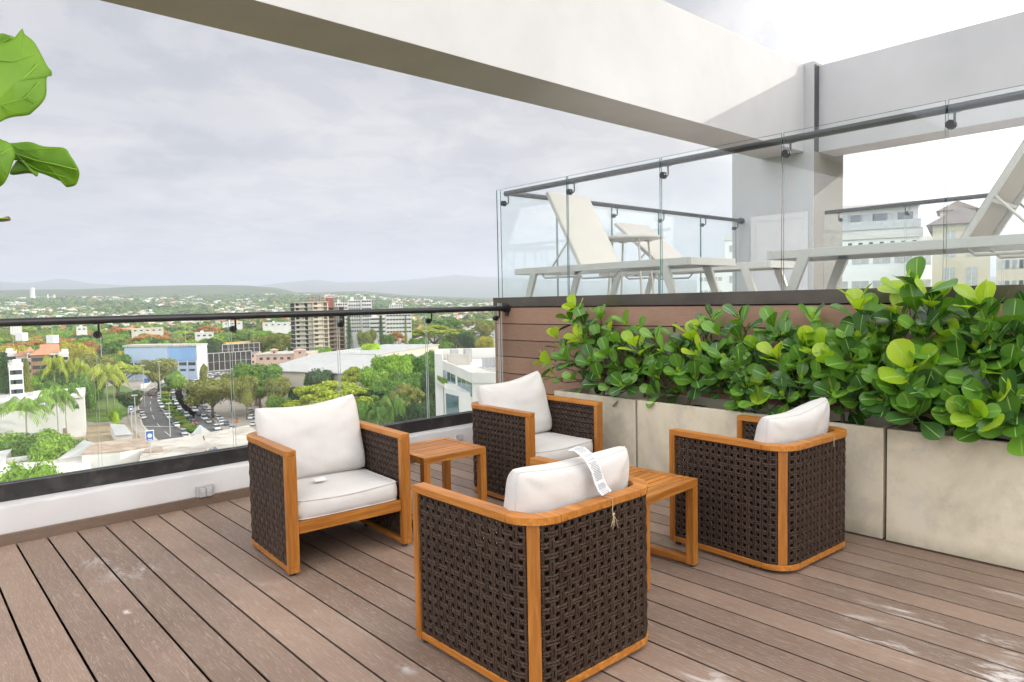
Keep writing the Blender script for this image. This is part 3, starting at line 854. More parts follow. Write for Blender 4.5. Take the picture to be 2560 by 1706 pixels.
def back_cushion(ch, w, h, t, seed, loc, lean, yaw=0.0, roll=0.0, slump=(0, 0)):
    b, p_ = pillow(w, h, t, seed, slump=slump)
    o = b.build('back_cushion', M['cushion'], ch, smooth=True, auto=70)
    o.location = loc; o.rotation_euler = (R(lean), R(roll), R(yaw))
    pp = p_.build('piping', M['cushion'], o, smooth=True)
    return o
chA = chair('rattan armchair left of the table with its front to the camera, big square back cushion', (1.933, 3.857, 0), -3.5)
pA = back_cushion(chA, 0.64, 0.47, 0.17, 11, (0.0, 0.115, 0.392), -15, yaw=-3, roll=-1.5, slump=(0.005, 0.02))
care_tag(chA, [(-0.065, -0.04, 0.428), (-0.065, -0.065, 0.429), (-0.065, -0.098, 0.419)], 0.07, (1, 0.12, 0), False)
chB = chair('rattan armchair in the far corner beside the planter, cushion tilted up to the right', (3.627, 3.811, 0), -1.5)
pB = back_cushion(chB, 0.66, 0.47, 0.17, 23, (0.0, 0.13, 0.392), -15, yaw=2, roll=-2, slump=(-0.01, 0.03))
chC = chair('nearest rattan armchair seen from behind, long printed label hanging off its cushion', (2.008, 2.098, 0), 180)
pC = back_cushion(chC, 0.66, 0.455, 0.160, 31, (0.0, 0.150, 0.388), -9, yaw=0, roll=0, slump=(-0.01, 0.0))
chD = chair('rattan armchair on the right seen from behind with a thin string on its rail', (3.749, 2.02, 0), 177)
pD = back_cushion(chD, 0.665, 0.445, 0.165, 47, (0.0, 0.145, 0.390), -9, yaw=1, roll=0, slump=(0.03, -0.01))
# long care label over the back of the nearest chair, knotted raffia
care_tag(chC, [(-0.006, 0.205, 0.858), (-0.012, 0.240, 0.860), (-0.020, 0.286, 0.832), (-0.028, 0.312, 0.785), (-0.033, 0.322, 0.745), (-0.038, 0.335, 0.715), (-0.042, 0.352, 0.698)], 0.062, (1, 0.06, -0.1))
def string(ch, x, tuft=True, seed=1):
    rr = random.Random(seed); b = MB(); y0 = CB+0.031
    b.tube([(x, 0.30, 0.700), (x+0.004, CB-0.01, 0.684), (x+0.002, y0+0.002, 0.682), (x-0.002, y0+0.005, 0.662), (x+0.004, y0+0.006, 0.635), (x, y0+0.007, 0.620)], 0.0016, 6)
    if tuft:
        b.tube([(x-0.006, y0+0.007, 0.622), (x+0.006, y0+0.009, 0.618)], 0.004, 6)
        for k in range(7):
            a = rr.uniform(-0.03, 0.03)
            b.tube([(x, y0+0.008, 0.62), (x+a*0.4, y0+0.013, 0.60), (x+a, y0+0.012, 0.62-rr.uniform(0.03, 0.062))], 0.0011, 5)
    b.build('string', M['string'], ch)
string(chC, -0.048)
string(chD, -0.10, False)

# ================================================================== slatted side tables
def side_table(label, loc, deg, w, d, h=0.48):
    t = thing('side_table', label, 'side table', loc, R(deg), 'two slatted teak side tables')
    leg = MB().box((-0.0235, -0.0235, 0.012), (0.0235, 0.0235, h-0.045)).mesh('leg', M['teak'], bev=0.003)
    fr = MB(); zt = h-0.044
    fr.box((0, 0, zt), (w, 0.048, h)); fr.box((0, d-0.048, zt), (w, d, h))
    fr.box((0, 0.0485, zt), (0.048, d-0.0485, h)); fr.box((w-0.048, 0.0485, zt), (w, d-0.0485, h))
    tp = fr.build('top_frame', M['teak_x'], t, bev=0.003)
    n = 8; ww = (d-0.096-0.006*(n+1))/n; sl = MB()
    for i in range(n):
        y = 0.048+0.006+i*(ww+0.006); sl.box((0.049, y, h-0.022), (w-0.049, y+ww, h-0.003))
    sl.build('slats', M['teak_x'], t, bev=0.0015)
    und = MB(); und.box((w/2-0.02, 0.05, h-0.043), (w/2+0.02, d-0.05, h-0.024)); und.build('underbar', M['teak_y'], t)
    for x in (0.0235, w-0.0235):
        for y in (0.0235, d-0.0235): obj('leg', leg, t, (x, y, 0)); 
        MB().box((x-0.020, 0.048, 0.014), (x+0.020, d-0.048, 0.052)).build('runner', M['teak_y'], t, bev=0.003)
    MB().box((0.044, d*0.60, 0.016), (w-0.044, d*0.60+0.04, 0.050)).build('cross_bar', M['teak_x'], t, bev=0.003)
    for x in (0.0235, w-0.0235):
        for y in (0.0235, d-0.0235): obj('foot', FOOT, t, (x, y, 0), None).scale = (1, 1, 0.6)
side_table('small slatted teak side table between the two chairs facing the camera', (2.465, 3.585, 0), -2.5, 0.49, 0.47)
side_table('pale slatted teak side table standing between the two chairs seen from behind', (2.708, 2.068, 0), 3.0, 0.50, 0.47)

# ================================================================== planters
def planter_mat():
    mt, nt, bs = new_mat('fibre_cement')
    v = coords(nt); g = nt.nodes.new('ShaderNodeObjectInfo')
    ad = nt.nodes.new('ShaderNodeVectorMath'); ad.operation = 'ADD'; nt.links.new(v, ad.inputs[0])
    sc = N(nt, 'ShaderNodeMath', operation='MULTIPLY'); sc.inputs[1].default_value = 30; nt.links.new(g.outputs['Random'], sc.inputs[0]); nt.links.new(sc.outputs[0], ad.inputs[1])
    n1_ = noise(nt, ad.outputs[0], 2.2, 8, 0.62, 0.4); n2_ = noise(nt, ad.outputs[0], 5.5, 9, 0.7, 0.25)
    r = ramp(nt, n1_.outputs['Fac'], [(0.32, (0.50, 0.435, 0.315)), (0.5, (0.64, 0.565, 0.42)), (0.7, (0.72, 0.65, 0.50))])
    f = ramp(nt, n2_.outputs['Fac'], [(0.5, 0.0), (0.74, 0.5)])
    c = mixc(nt, f.outputs[0], r.outputs[0], (0.33, 0.30, 0.25))
    n3_ = noise(nt, coords(nt, (1, 1, 0.5)), 3.0, 8, 0.7, 0.2)
    f3 = ramp(nt, n3_.outputs['Fac'], [(0.58, 0.0), (0.72, 0.5)]); c = mixc(nt, f3.outputs[0], c, (0.62, 0.585, 0.53))
    # mottled olive darkening towards the foot
    sp_ = nt.nodes.new('ShaderNodeSeparateXYZ'); nt.links.new(v, sp_.inputs[0])
    f4 = N(nt, 'ShaderNodeMapRange'); f4.inputs['From Min'].default_value = 0.10; f4.inputs['From Max'].default_value = 0.0
    nt.links.new(sp_.outputs['Z'], f4.inputs['Value'])
    n5 = noise(nt, v, 9, 5, 0.7); mu = N(nt, 'ShaderNodeMath', operation='MULTIPLY'); nt.links.new(f4.outputs[0], mu.inputs[0]); nt.links.new(n5.outputs['Fac'], mu.inputs[1])
    c = mixc(nt, mu.outputs[0], c, (0.17, 0.16, 0.10))
    nt.links.new(c, bs.inputs['Base Color']); bs.inputs['Roughness'].default_value = 0.72
    bump(nt, bs, n2_.outputs['Fac'], 0.15, 0.004)
    return mt
M['planter'] = planter_mat()
M['soil'] = simple('dark_soil', (0.045, 0.032, 0.022), 0.95, 0.5, 30, bmp=1.0, bscale=40)
M['pot'] = simple('black_nursery_pot', (0.02, 0.02, 0.021), 0.4)
def planter(y0, y1, label):
    t = thing('planter_box', label, 'planter', (4.30, y0, 0), 0, 'row of cement planters against the clad wall')
    L = y1-y0; X1 = 0.455; h = 0.665; w = 0.028
    b = MB(); b.box((0, 0, 0.008), (w, L, h)); b.box((X1-w, 0, 0.008), (X1, L, h)); b.box((w, 0, 0.0085), (X1-w, w, h-0.0005)); b.box((w, L-w, 0.0085), (X1-w, L, h-0.0005))
    b.build('box', M['planter'], t, bev=0.003)
    s = MB(); rr = random.Random(int(y0*100)); nx, ny = 10, 40; vs = []; fs = []
    for j in range(ny+1):
        for i in range(nx+1):
            vs.append((w+(X1-2*w)*i/nx, w+(L-2*w)*j/ny, 0.575+rr.uniform(-0.012, 0.014)))
    for j in range(ny):
        for i in range(nx): k = j*(nx+1)+i; fs.append((k, k+1, k+nx+2, k+nx+1))
    s.add(vs, fs); s.build('soil', M['soil'], t)
    return t
planter(3.366, 4.245, 'short pale cement planter at the far end next to the corner chair')
planter(1.556, 3.346, 'long stained cement planter behind the side table and the right chair')
planter(-0.265, 1.536, 'nearest long beige cement planter at the right edge, leafy shrubs on top')

# ================================================================== sun loungers and round table on the pool deck
M['lounge'] = simple('cream_powder_coat', (0.55, 0.53, 0.48), 0.45, 0.05, 3)
M['sling'] = simple('white_sling_mesh', (0.60, 0.565, 0.51), 0.8, 0.04, 3, bmp=0.2, bscale=500)
M['sling_b'] = simple('beige_sling_mesh', (0.36, 0.315, 0.25), 0.85, 0.05, 3, bmp=0.2, bscale=500)
DZ = 1.42
def lounger(label, loc, deg, back_deg, L=2.15, W=0.69, sl='sling'):
    """foot end at local y=0, head at y=L, lies along +Y; x 0..W"""
    t = thing('sun_lounger', label, 'sun lounger', loc, R(deg), 'white sun loungers on the pool deck')
    zt, zb, w = 0.363, 0.300, 0.034
    b = MB(); b.box((0, 0.035, zb), (w, L, zt)); b.box((W-w, 0.035, zb), (W, L, zt)); b.box((0, 0, zb), (W, 0.0345, zt)); b.box((w+.001, L-w, zb), (W-w-.001, L-0.001, zt-.001))
    b.build('frame', M['lounge'], t, bev=0.004)
    hinge = L-0.88
    s = MB(); k = 14; vs = []
    for i in range(k+1):
        y = 0.04+(hinge-0.04)*i/k
        for x, dz in ((w, 0), (W/2, -0.012*math.sin(PI*i/k)), (W-w, 0)): vs.append((x, y, zt-0.006+dz))
    s.add(vs, [(3*i+j, 3*i+j+1, 3*i+j+4, 3*i+j+3) for i in range(k) for j in range(2)])
    s.build('sling', M['sling'], t)
    for x in (0.0, W-0.032):
        for (ya, yb) in ((0.30, 0.16), (L-0.30, L-0.17)):
            l = MB(); l.add([(x-.002, ya-0.042, zt-0.002), (x+0.034, ya-0.042, zt-0.002), (x+0.034, ya+0.042, zt-0.002), (x-.002, ya+0.042, zt-0.002),
                           (x-.002, yb-0.036, 0), (x+0.034, yb-0.036, 0), (x+0.034, yb+0.036, 0), (x-.002, yb+0.036, 0)],
                          [(0, 1, 2, 3), (7, 6, 5, 4), (0, 4, 5, 1), (1, 5, 6, 2), (2, 6, 7, 3), (3, 7, 4, 0)])
            l.build('leg', M['lounge'], t, bev=0.004)
    a = R(back_deg); BL = 0.86
    hp = thing('backrest', '', ''); 
    for k_ in ('label', 'category'): del hp[k_]
    hp.parent = t; hp.location = (0, hinge, zt-0.012); hp.rotation_euler = (a, 0, 0)
    f = MB(); f.box((w+0.004, 0, -0.012), (w+0.036, BL, 0.020)); f.box((W-w-0.036, 0, -0.012), (W-w-0.004, BL, 0.020)); f.box((w+0.0365, BL-0.03, -0.011), (W-w-0.0365, BL, 0.018)); f.box((w+0.0365, BL*0.30, -0.011), (W-w-0.0365, BL*0.30+0.02, -0.001))
    f.build('backrest_frame', M['lounge'], hp, bev=0.003)
    MB().box((w+0.010, 0.004, 0.0205), (W-w-0.010, BL-0.002, 0.0245)).build('backrest_sling', M[sl], hp)
    # prop stay between backrest and frame
    py, pz = hinge+0.30*math.cos(a), zt-0.012+0.30*math.sin(a)
    b = MB()
    for x in (w+0.02, W-w-0.02): b.tube([(x, py, pz), (x, hinge+0.30*math.cos(a)+0.24, zt-0.02)], 0.009, 8)
    b.tube([(w+0.02, hinge+0.30*math.cos(a)+0.24, zt-0.02), (W-w-0.02, hinge+0.30*math.cos(a)+0.24, zt-0.02)], 0.009, 8)
    b.build('prop_stay', M['lounge'], t, smooth=True)
    y0, y1 = hinge+0.0, hinge+0.52
    lp = MB()
    for x in (w+0.03, W-w-0.03):
        lp.tube([(x, y0, zb+0.01), (x, y0+0.06, zb-0.045), (x, y1-0.03, zb-0.045), (x, y1, zb-0.02), (x, y1, zb+0.01)], 0.010, 8)
    lp.build('rack', M['lounge'], t, smooth=True)
    return t
lounger('white sun lounger at the left corner of the pool deck with its back raised steeply', (4.935, 3.275, DZ), 0, 60)
lounger('white sun lounger further back behind the round table with its back half raised', (6.30, 3.30, DZ), 0, 39)
lounger('white sun lounger at the right edge, grey backrest underside leaning out of view', (5.625, 2.62, DZ), 180, 60, sl='sling_b')
# round side table
t = thing('round_table', 'round white side table on thin legs between the two white loungers', 'table', (5.98, 4.72, DZ))
MB().lathe([(0.300, 0.655), (0.335, 0.662), (0.335, 0.680), (0.330, 0.684)], 40).build('table_top', M['lounge'], t, smooth=True, auto=30)
for k in range(4):
    a = PI/4+k*PI/2+0.3; l = MB()
    l.tube([(0.205*math.cos(a), 0.205*math.sin(a), 0.654), (0.27*math.cos(a), 0.27*math.sin(a), 0.0)], 0.0115, 10)
    l.box((-0.03, -0.03, 0.640), (0.03, 0.03, 0.6545), mat=Matrix.Translation((0.205*math.cos(a), 0.205*math.sin(a), 0)))
    l.build('leg', M['lounge'], t, smooth=True, auto=30)

# ================================================================== clusia shrubs in the planters
M['clusia'] = leaf_mat('clusia_leaf', (0.060, 0.165, 0.018), (0.185, 0.380, 0.045), 0.28, 0.25)
M['clusia_new'] = leaf_mat('clusia_new_leaf', (0.24, 0.42, 0.020), (0.48, 0.62, 0.05), 0.32, 0.40)
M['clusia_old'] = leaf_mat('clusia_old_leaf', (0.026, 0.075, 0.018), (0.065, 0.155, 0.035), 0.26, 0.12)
M['clusia_rib'] = simple('leaf_midrib', (0.30, 0.44, 0.12), 0.4)
M['twig'] = simple('green_brown_twig', (0.13, 0.12, 0.055), 0.7, 0.25, 20)
M['stem'] = simple('brown_stem', (0.16, 0.115, 0.075), 0.85, 0.3, 25, bmp=0.6, bscale=80)
def leaf(b, base, d, nrm_, L, W, mi, rr, cup=0.10, curl=0.15, rib=3):
    """thick obovate leaf: narrow at the stalk, widest two thirds out, blunt tip, folded a little along the midrib"""
    d = d.normalized(); s_ = d.cross(nrm_)
    if s_.length < 1e-4: s_ = Vector((1, 0, 0)).cross(d)
    s_.normalize(); n_ = s_.cross(d)
    prof = ((0.0, 0.05), (0.12, 0.12), (0.27, 0.36), (0.43, 0.66), (0.58, 0.89), (0.73, 1.0), (0.86, 0.90), (0.95, 0.62), (1.0, 0.22))
    vs = []; wob = rr.uniform(-0.25, 0.25); tw = rr.uniform(-0.2, 0.2)
    for t_, w_ in prof:
        ctr = base+d*(L*t_)+n_*(-curl*L*t_*t_)+s_*(wob*0.18*L*t_*t_)
        for k in (-1, -0.55, -0.045, 0.045, 0.55, 1):
            e = w_*W/2*k
            vs.append(ctr+s_*e+n_*(cup*W*abs(k)**1.5*w_+tw*e*t_+0.01*L*math.sin(9*t_+k*2+wob*9)*abs(k)))
    n = 6; k_ = len(prof); o0 = len(b.f)
    b.add(vs, [(i*n+j, i*n+j+1, (i+1)*n+j+1, (i+1)*n+j) for i in range(k_-1) for j in range(n-1)], mi)
    for i in range(k_-2): b.m[o0+i*5+2] = rib
def rosette(b, tw, c, ax, size, rr, young=False, pairs=3, stemlen=0.10):
    ax = ax.normalized()
    u = ax.cross(Vector((0.3, 0.9, 0.2))).normalized(); v = ax.cross(u)
    ph = rr.uniform(0, PI)
    tw.tube([c-ax*stemlen, c-ax*stemlen*0.5, c], [0.0045, 0.004, 0.003], 6)
    for k in range(pairs):
        f = k/max(1, pairs-1) if pairs > 1 else 0
        pos = c-ax*(stemlen*(0.85*(1-f)))
        open_ = 1.12-0.62*f if not young else 0.95-0.55*f
        sz = size*(1.0-0.12*f)*rr.uniform(0.85, 1.1)
        for q in (0, PI):
            a = ph+k*PI/2+q+rr.uniform(-0.25, 0.25); o_ = open_+rr.uniform(-0.15, 0.15)
            side = u*math.cos(a)+v*math.sin(a)
            d = ax*math.cos(o_)+side*math.sin(o_)
            nn = ax*math.sin(o_)-side*math.cos(o_)
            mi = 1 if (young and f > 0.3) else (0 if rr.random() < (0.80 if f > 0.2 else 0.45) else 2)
            if mi == 0 and rr.random() < 0.05: mi = 1
            leaf(b, pos, d, nn, sz, sz*rr.uniform(0.56, 0.70), mi, rr, 0.10, rr.uniform(0.0, 0.25))
    # bud: two tiny bright leaves
    for q in (0, PI):
        a = ph+PI/4+q; side = u*math.cos(a)+v*math.sin(a); d = ax*0.93+side*0.36
        leaf(b, c, d, ax*0.36-side*0.93, size*0.33, size*0.20, 1, rr, 0.15, 0.0)
# rosettes read off the photograph (px, py, depth x, size, young) - placed in the bed at their real depth
ROS = [
 (1440,775,4.52,.085,1),(1462,812,4.50,.095,0),(1425,800,4.55,.08,0),(1500,790,4.60,.075,0),(1395,850,4.45,.085,1),(1450,850,4.42,.10,1),(1500,850,4.55,.085,0),
 (1372,905,4.40,.085,1),(1420,900,4.38,.09,0),(1480,905,4.38,.09,0),(1390,945,4.36,.08,0),(1440,950,4.34,.08,0),(1500,950,4.33,.09,0),(1520,890,4.40,.09,0),
 (1570,815,4.55,.085,0),(1600,830,4.60,.08,0),(1590,870,4.42,.10,1),(1555,860,4.50,.085,0),(1545,920,4.38,.10,0),(1595,925,4.36,.09,0),(1560,965,4.30,.09,0),(1530,975,4.28,.08,0),
 (1640,850,4.50,.09,0),(1660,880,4.40,.095,0),(1690,850,4.55,.085,0),(1700,880,4.45,.09,0),(1730,845,4.48,.10,1),(1760,830,4.55,.085,0),(1750,890,4.38,.10,1),(1700,930,4.36,.085,0),
 (1650,950,4.38,.095,0),(1640,985,4.35,.085,0),(1740,950,4.36,.09,0),(1780,800,4.60,.08,0),(1800,840,4.50,.085,0),(1790,890,4.40,.09,0),(1785,940,4.36,.085,0),
 (1850,800,4.50,.095,0),(1855,850,4.52,.095,0),(1815,900,4.38,.09,0),(1850,920,4.36,.085,0),(1880,880,4.42,.085,0),(1865,970,4.30,.09,0),(1900,1010,4.27,.09,0),(1850,1010,4.28,.075,0),
 (1935,820,4.50,.10,0),(1965,850,4.50,.095,0),(1905,870,4.44,.085,0),(1945,900,4.38,.10,1),(1980,930,4.36,.09,0),(1935,950,4.33,.11,0),(1990,885,4.42,.09,0),(1960,990,4.30,.08,0),(1905,960,4.34,.085,0),
 (2030,800,4.58,.085,0),(2050,845,4.50,.095,0),(2020,870,4.42,.10,1),(2060,890,4.40,.10,1),(2010,910,4.36,.09,0),(2085,915,4.36,.10,1),(2100,870,4.44,.095,0),(2045,950,4.34,.095,0),(2000,955,4.32,.09,0),
 (2145,770,4.55,.10,1),(2170,800,4.50,.10,0),(2150,850,4.46,.10,0),(2185,850,4.48,.09,0),(2130,900,4.36,.10,0),(2175,930,4.34,.095,0),(2120,960,4.32,.09,0),(2080,985,4.30,.085,0),(2160,985,4.30,.09,0),(2200,890,4.40,.10,0),
 (2293,720,4.46,.125,0),(2260,740,4.50,.10,1),(2325,760,4.46,.10,1),(2290,785,4.44,.12,0),(2240,790,4.50,.10,1),(2345,800,4.48,.105,0),(2255,830,4.42,.105,0),(2310,840,4.40,.12,0),(2215,840,4.46,.09,0),(2365,850,4.45,.095,0),
 (2280,935,4.30,.125,1),(2230,950,4.32,.105,0),(2330,915,4.36,.105,0),(2255,985,4.28,.105,0),(2310,985,4.28,.115,0),(2210,1000,4.27,.09,0),(2290,1040,4.24,.10,0),(2345,1000,4.27,.10,0),
 (2455,770,4.48,.115,1),(2430,800,4.50,.10,0),(2475,815,4.46,.105,0),(2400,850,4.44,.09,1),(2440,880,4.40,.105,0),(2480,870,4.42,.105,0),(2400,920,4.38,.105,0),(2385,965,4.32,.105,0),(2450,960,4.34,.105,0),
 (2530,830,4.50,.10,0),(2510,870,4.45,.10,0),(2550,900,4.44,.10,0),(2525,940,4.36,.11,0),(2490,1000,4.30,.105,0),(2550,1000,4.32,.115,0),(2560,860,4.5,.10,0),(2410,1010,4.26,.085,0),
 (2455,1050,4.21,.115,1),(2430,1040,4.23,.10,0),(2540,1060,4.26,.11,0),(2590,950,4.4,.10,0),(2600,850,4.5,.10,0),(2620,1000,4.35,.10,0),(2640,900,4.4,.10,0),(2680,980,4.4,.10,0),(2700,880,4.4,.1,0),(2760,950,4.4,.1,0)]
bases = [(4.53, 3.88), (4.55, 3.45), (4.52, 3.02), (4.55, 2.62), (4.52, 2.22), (4.54, 1.88), (4.50, 1.42), (4.54, 1.08), (4.50, 0.72), (4.54, 0.35)]
names = ['leafy shrub with a tall tuft at the far end of the planters', 'small leafy shrub second from the far end of the planter row',
 'round leaved shrub in the middle planter with drooping lower leaves', 'round leaved shrub with bright young leaves above the middle planter',
 'upright shrub with one tall stalk of leaves under the white lounger legs', 'pale green leafy shrub directly behind the right chair cushion',
 'leafy shrub on a bare brown stem at the near end of the middle planter', 'tallest leafy shrub rising above the dark bronze band to the glass',
 'shrub at the right with a young yellow green leaf hanging over the planter rim', 'round leaved shrub cut off by the right edge of the picture']
FOL = [MB() for _ in bases]; TW = [MB() for _ in bases]; rr = random.Random(21)
tips = [[] for _ in bases]
for (px, py, dxp, sz, yg) in ROS:
    p = on_plane(px, py, 0, dxp)
    k = min(range(len(bases)), key=lambda q: abs(bases[q][1]-p.y)+0.05*rr.random())
    bx, by = bases[k]
    ax = Vector((-0.55+rr.uniform(-.3, .2)-(4.5-dxp)*1.5, (p.y-by)*1.3+rr.uniform(-.35, .35), 0.75+(p.z-0.95)*1.3+rr.uniform(-.2, .2)))
    rosette(FOL[k], TW[k], p, ax, sz*1.9, rr, bool(yg), 3 if rr.random() < 0.6 else 2, rr.uniform(0.06, 0.12))
    tips[k].append((p-ax.normalized()*0.09, dxp))
# fill behind and below
for k, (bx, by) in enumerate(bases):
    zmax = 1.12 if k not in (7, 6, 4, 0) else 1.25
    if k == 7: zmax = 1.4
    if k == 2 or k == 3: zmax = 1.08
    for q in range(20):
        y = by+rr.gauss(0, 0.17); z = rr.uniform(0.72, zmax); x = min(4.70, rr.uniform(4.40, 4.68))
        ax = Vector((rr.uniform(-0.9, 0.3), rr.uniform(-.7, .7), rr.uniform(0.1, 1.0)))
        rosette(FOL[k], TW[k], Vector((x, y, z)), ax, rr.uniform(.10, .15), rr, False, 2, 0.05)
        if q % 3 == 0: tips[k].append((Vector((x, y, z)), x))
for k, (bx, by) in enumerate(bases):
    t = thing('clusia_shrub', names[k], 'shrub', (bx, by, 0.57), 0, 'thick leaved shrubs in the planters')
    inv = Matrix.Translation((-bx, -by, -0.57))
    for mb_ in (FOL[k], TW[k]): mb_.v = [tuple(inv @ Vector(p)) for p in mb_.v]
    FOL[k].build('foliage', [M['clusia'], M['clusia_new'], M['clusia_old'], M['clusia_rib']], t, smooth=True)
    fork = Vector((rr.uniform(-.03, .03), rr.uniform(-.04, .04), rr.uniform(0.16, 0.24)))
    st = MB(); st.tube([(0, 0, -0.02), (rr.uniform(-.01, .01), 0.008, 0.07), (fork.x*0.6, fork.y*0.8, 0.13), tuple(fork)], [0.015, 0.0125, 0.012, 0.011], 9)
    for p, d_ in tips[k]:
        e = inv @ p; mid = fork.lerp(e, 0.5)+Vector((rr.uniform(-.03, .03), rr.uniform(-.03, .03), -0.02))
        st.tube([tuple(fork), tuple(fork.lerp(mid, 0.5)+Vector((0, 0, 0.01))), tuple(mid), tuple(e)], [0.0075, 0.006, 0.005, 0.004], 6)
    st.build('stem', M['stem'], t, smooth=True)
    TW[k].build('twigs', M['twig'], t, smooth=True)
    MB().lathe([(0.105, -0.02), (0.118, 0.052), (0.112, 0.052), (0.108, 0.022), (0.0, 0.022)], 20).build('nursery_pot', M['pot'], t, smooth=True, auto=40)
# small weed with pointed leaves between the shrubs
M['weed'] = leaf_mat('weed_leaf', (0.07, 0.17, 0.02), (0.17, 0.33, 0.05), 0.5, 0.4)
def weed(name, label, px0, py0, px1, py1, dep, n, seed, grp=None, ls=(.03, .05)):
    rr = random.Random(seed); a = on_plane(px0, py0, 0, dep); c = on_plane(px1, py1, 0, dep)
    t = thing(name, label, 'weed', (a.x+0.1, c.y, 0.58)); off = Vector((a.x+0.1, c.y, 0.58)); b = MB(); s_ = MB()
    for q in range(6):
        top = Vector((dep+rr.uniform(-.04, .06), a.y+rr.gauss(0, .05), a.z-rr.uniform(0, .4)*(a.z-c.z)))-off
        mid = top*0.5+Vector((-0.05, rr.uniform(-.03, .03), 0.05))
        pts = [Vector((0, 0, 0)), mid, top]; s_.tube([tuple(x) for x in pts], 0.002, 5)
        for j in range(n//6):
            f = rr.uniform(0.15, 1); p = (pts[0].lerp(mid, f*2) if f < .5 else mid.lerp(top, f*2-1))
            d = Vector((rr.uniform(-1, .3), rr.uniform(-1, 1), rr.uniform(-.6, .5)))
            L = rr.uniform(*ls)
            leaf(b, p, d, Vector((-.4, 0, 1)), L, L*0.6, 0, rr, 0.1, 0.3, 0)
    b.build('foliage', M['weed'], t, smooth=True); s_.build('stems', M['twig'], t)
weed('weed', 'soft light green weed with small pointed leaves trailing among the middle shrubs', 1845, 870, 1840, 1020, 4.27, 150, 5)
weed('weed', 'low small leaved weed at the foot of the right shrub by the planter rim', 2400, 1030, 2400, 1075, 4.32, 60, 8, ls=(.04, .06))

# ================================================================== fiddle leaf fig reaching in at the left edge
M['fig'] = leaf_mat('fig_leaf', (0.11, 0.25, 0.004), (0.27, 0.42, 0.006), 0.62, 0.40, 9.0, island=False)
M['fig_vein'] = simple('fig_vein', (0.13, 0.25, 0.02), 0.7, spec=0.2)
M['fig_dry'] = simple('dry_leaf', (0.10, 0.055, 0.03), 0.7)
M['bark'] = simple('fig_bark', (0.19, 0.15, 0.11), 0.9, 0.3, 20)
fig_d = 1.75
def fp(px, py, k=1.0): return at_range(px, py, fig_d*k)
FB = at_range(-330, 1100, fig_d)
fig = thing('fiddle_leaf_fig', 'large green fig leaves reaching into the sky at the left edge', 'potted tree', (FB.x, FB.y, 0))
def fig_leaf(outline, rib, veins, kdepth, mat, name='leaf', seed=0, bulge=0.02):
    """leaf blade from its own outline: midrib as a spine, blade sagging away on both sides, real thickness"""
    ol = []; n0 = len(outline)
    for i in range(n0):         # smooth closed outline
        q0, q1, q2, q3 = (Vector(outline[(i+j) % n0]) for j in (-1, 0, 1, 2))
        for t_ in (0, .25, .5, .75):
            ol.append(tuple(0.5*((2*q1)+(q2-q0)*t_+(2*q0-5*q1+4*q2-q3)*t_*t_+(3*q1-q0-3*q2+q3)*t_**3)))
    outline = ol
    pts = [fp(x, y, kdepth(x, y)) for x, y in outline]
    ctr = sum(pts, Vector())/len(pts)
    b = MB(); rings = 9; n = len(pts); view = (ctr-EYE).normalized(); vs = []
    for r_ in range(1, rings+1):
        f = r_/rings
        for i, p in enumerate(pts):
            q = ctr.lerp(p, f); q = q+view*(-bulge*math.cos(f*PI/2)+0.006*math.sin(i*0.30+seed)*f*f)
            vs.append(q)
    fs = [(r_*n+i, r_*n+(i+1) % n, (r_+1)*n+(i+1) % n, (r_+1)*n+i) for r_ in range(rings-1) for i in range(n)]
    vs.append(ctr-view*bulge); fs += [(rings*n, (i+1) % n, i) for i in range(n)]
    vv = [v-Vector((FB.x, FB.y, 0)) for v in vs]
    b.add(vv, fs)
    o = b.build(name, mat, fig, smooth=True)
    sm = o.modifiers.new('thickness', 'SOLIDIFY'); sm.thickness = 0.0016
    vb = MB()
    for ln, rad in [(rib, 0.0017)]+[(v, 0.0009) for v in veins]:
        P_ = []
        for x, y in ln:
            q = fp(x, y, kdepth(x, y)); f = min(1.0, max((q-ctr).length/max(1e-3, max((p-ctr).length for p in pts)), 0))
            P_.append(q+view*(-bulge*math.cos(f*PI/2)-0.003)-Vector((FB.x, FB.y, 0)))
        vb.tube([tuple(p) for p in P_], rad, 5)
    vb.build('veins', M['fig_vein'], o, smooth=True)
    return o
kd = lambda x, y: 1.0+0.0004*(x)-0.0002*(y-200)
fig_leaf([(-150, 330), (-120, 200), (-60, 120), (0, 110), (32, 98), (55, 72), (62, 85), (85, 105), (105, 140), (118, 165), (129, 178), (129, 190), (117, 195), (116, 235), (105, 258), (85, 278), (70, 289), (30, 294), (0, 306), (-60, 345), (-120, 370)],
         [(-150, 300), (-60, 240), (0, 214), (60, 195), (95, 160)], [[(-20, 150), (30, 155), (85, 135)], [(-40, 285), (0, 262), (60, 246), (98, 205)], [(0, 262), (20, 275), (40, 283)], [(60, 196), (85, 190)], [(65, 245), (95, 255)]], kd, M['fig'], seed=1)
fig_leaf([(-90, 140), (-40, 95), (0, 84), (18, 87), (36, 95), (20, 120), (0, 142), (-50, 170)], [(-60, 130), (0, 110), (25, 98)], [], lambda x, y: 1.06, M['fig'], seed=2)
fig_leaf([(-40, 330), (0, 352), (28, 358), (73, 355), (110, 366), (160, 370), (175, 388), (188, 408), (198, 430), (196, 450), (188, 464), (168, 468), (160, 458), (120, 440), (80, 424), (40, 385), (0, 400)],
         [(-30, 350), (40, 385), (90, 402), (150, 415), (190, 425)], [[(40, 384), (60, 405), (95, 425), (160, 442)], [(50, 375), (110, 375), (150, 372)]], lambda x, y: 1.0-0.0003*x, M['fig'], seed=3)
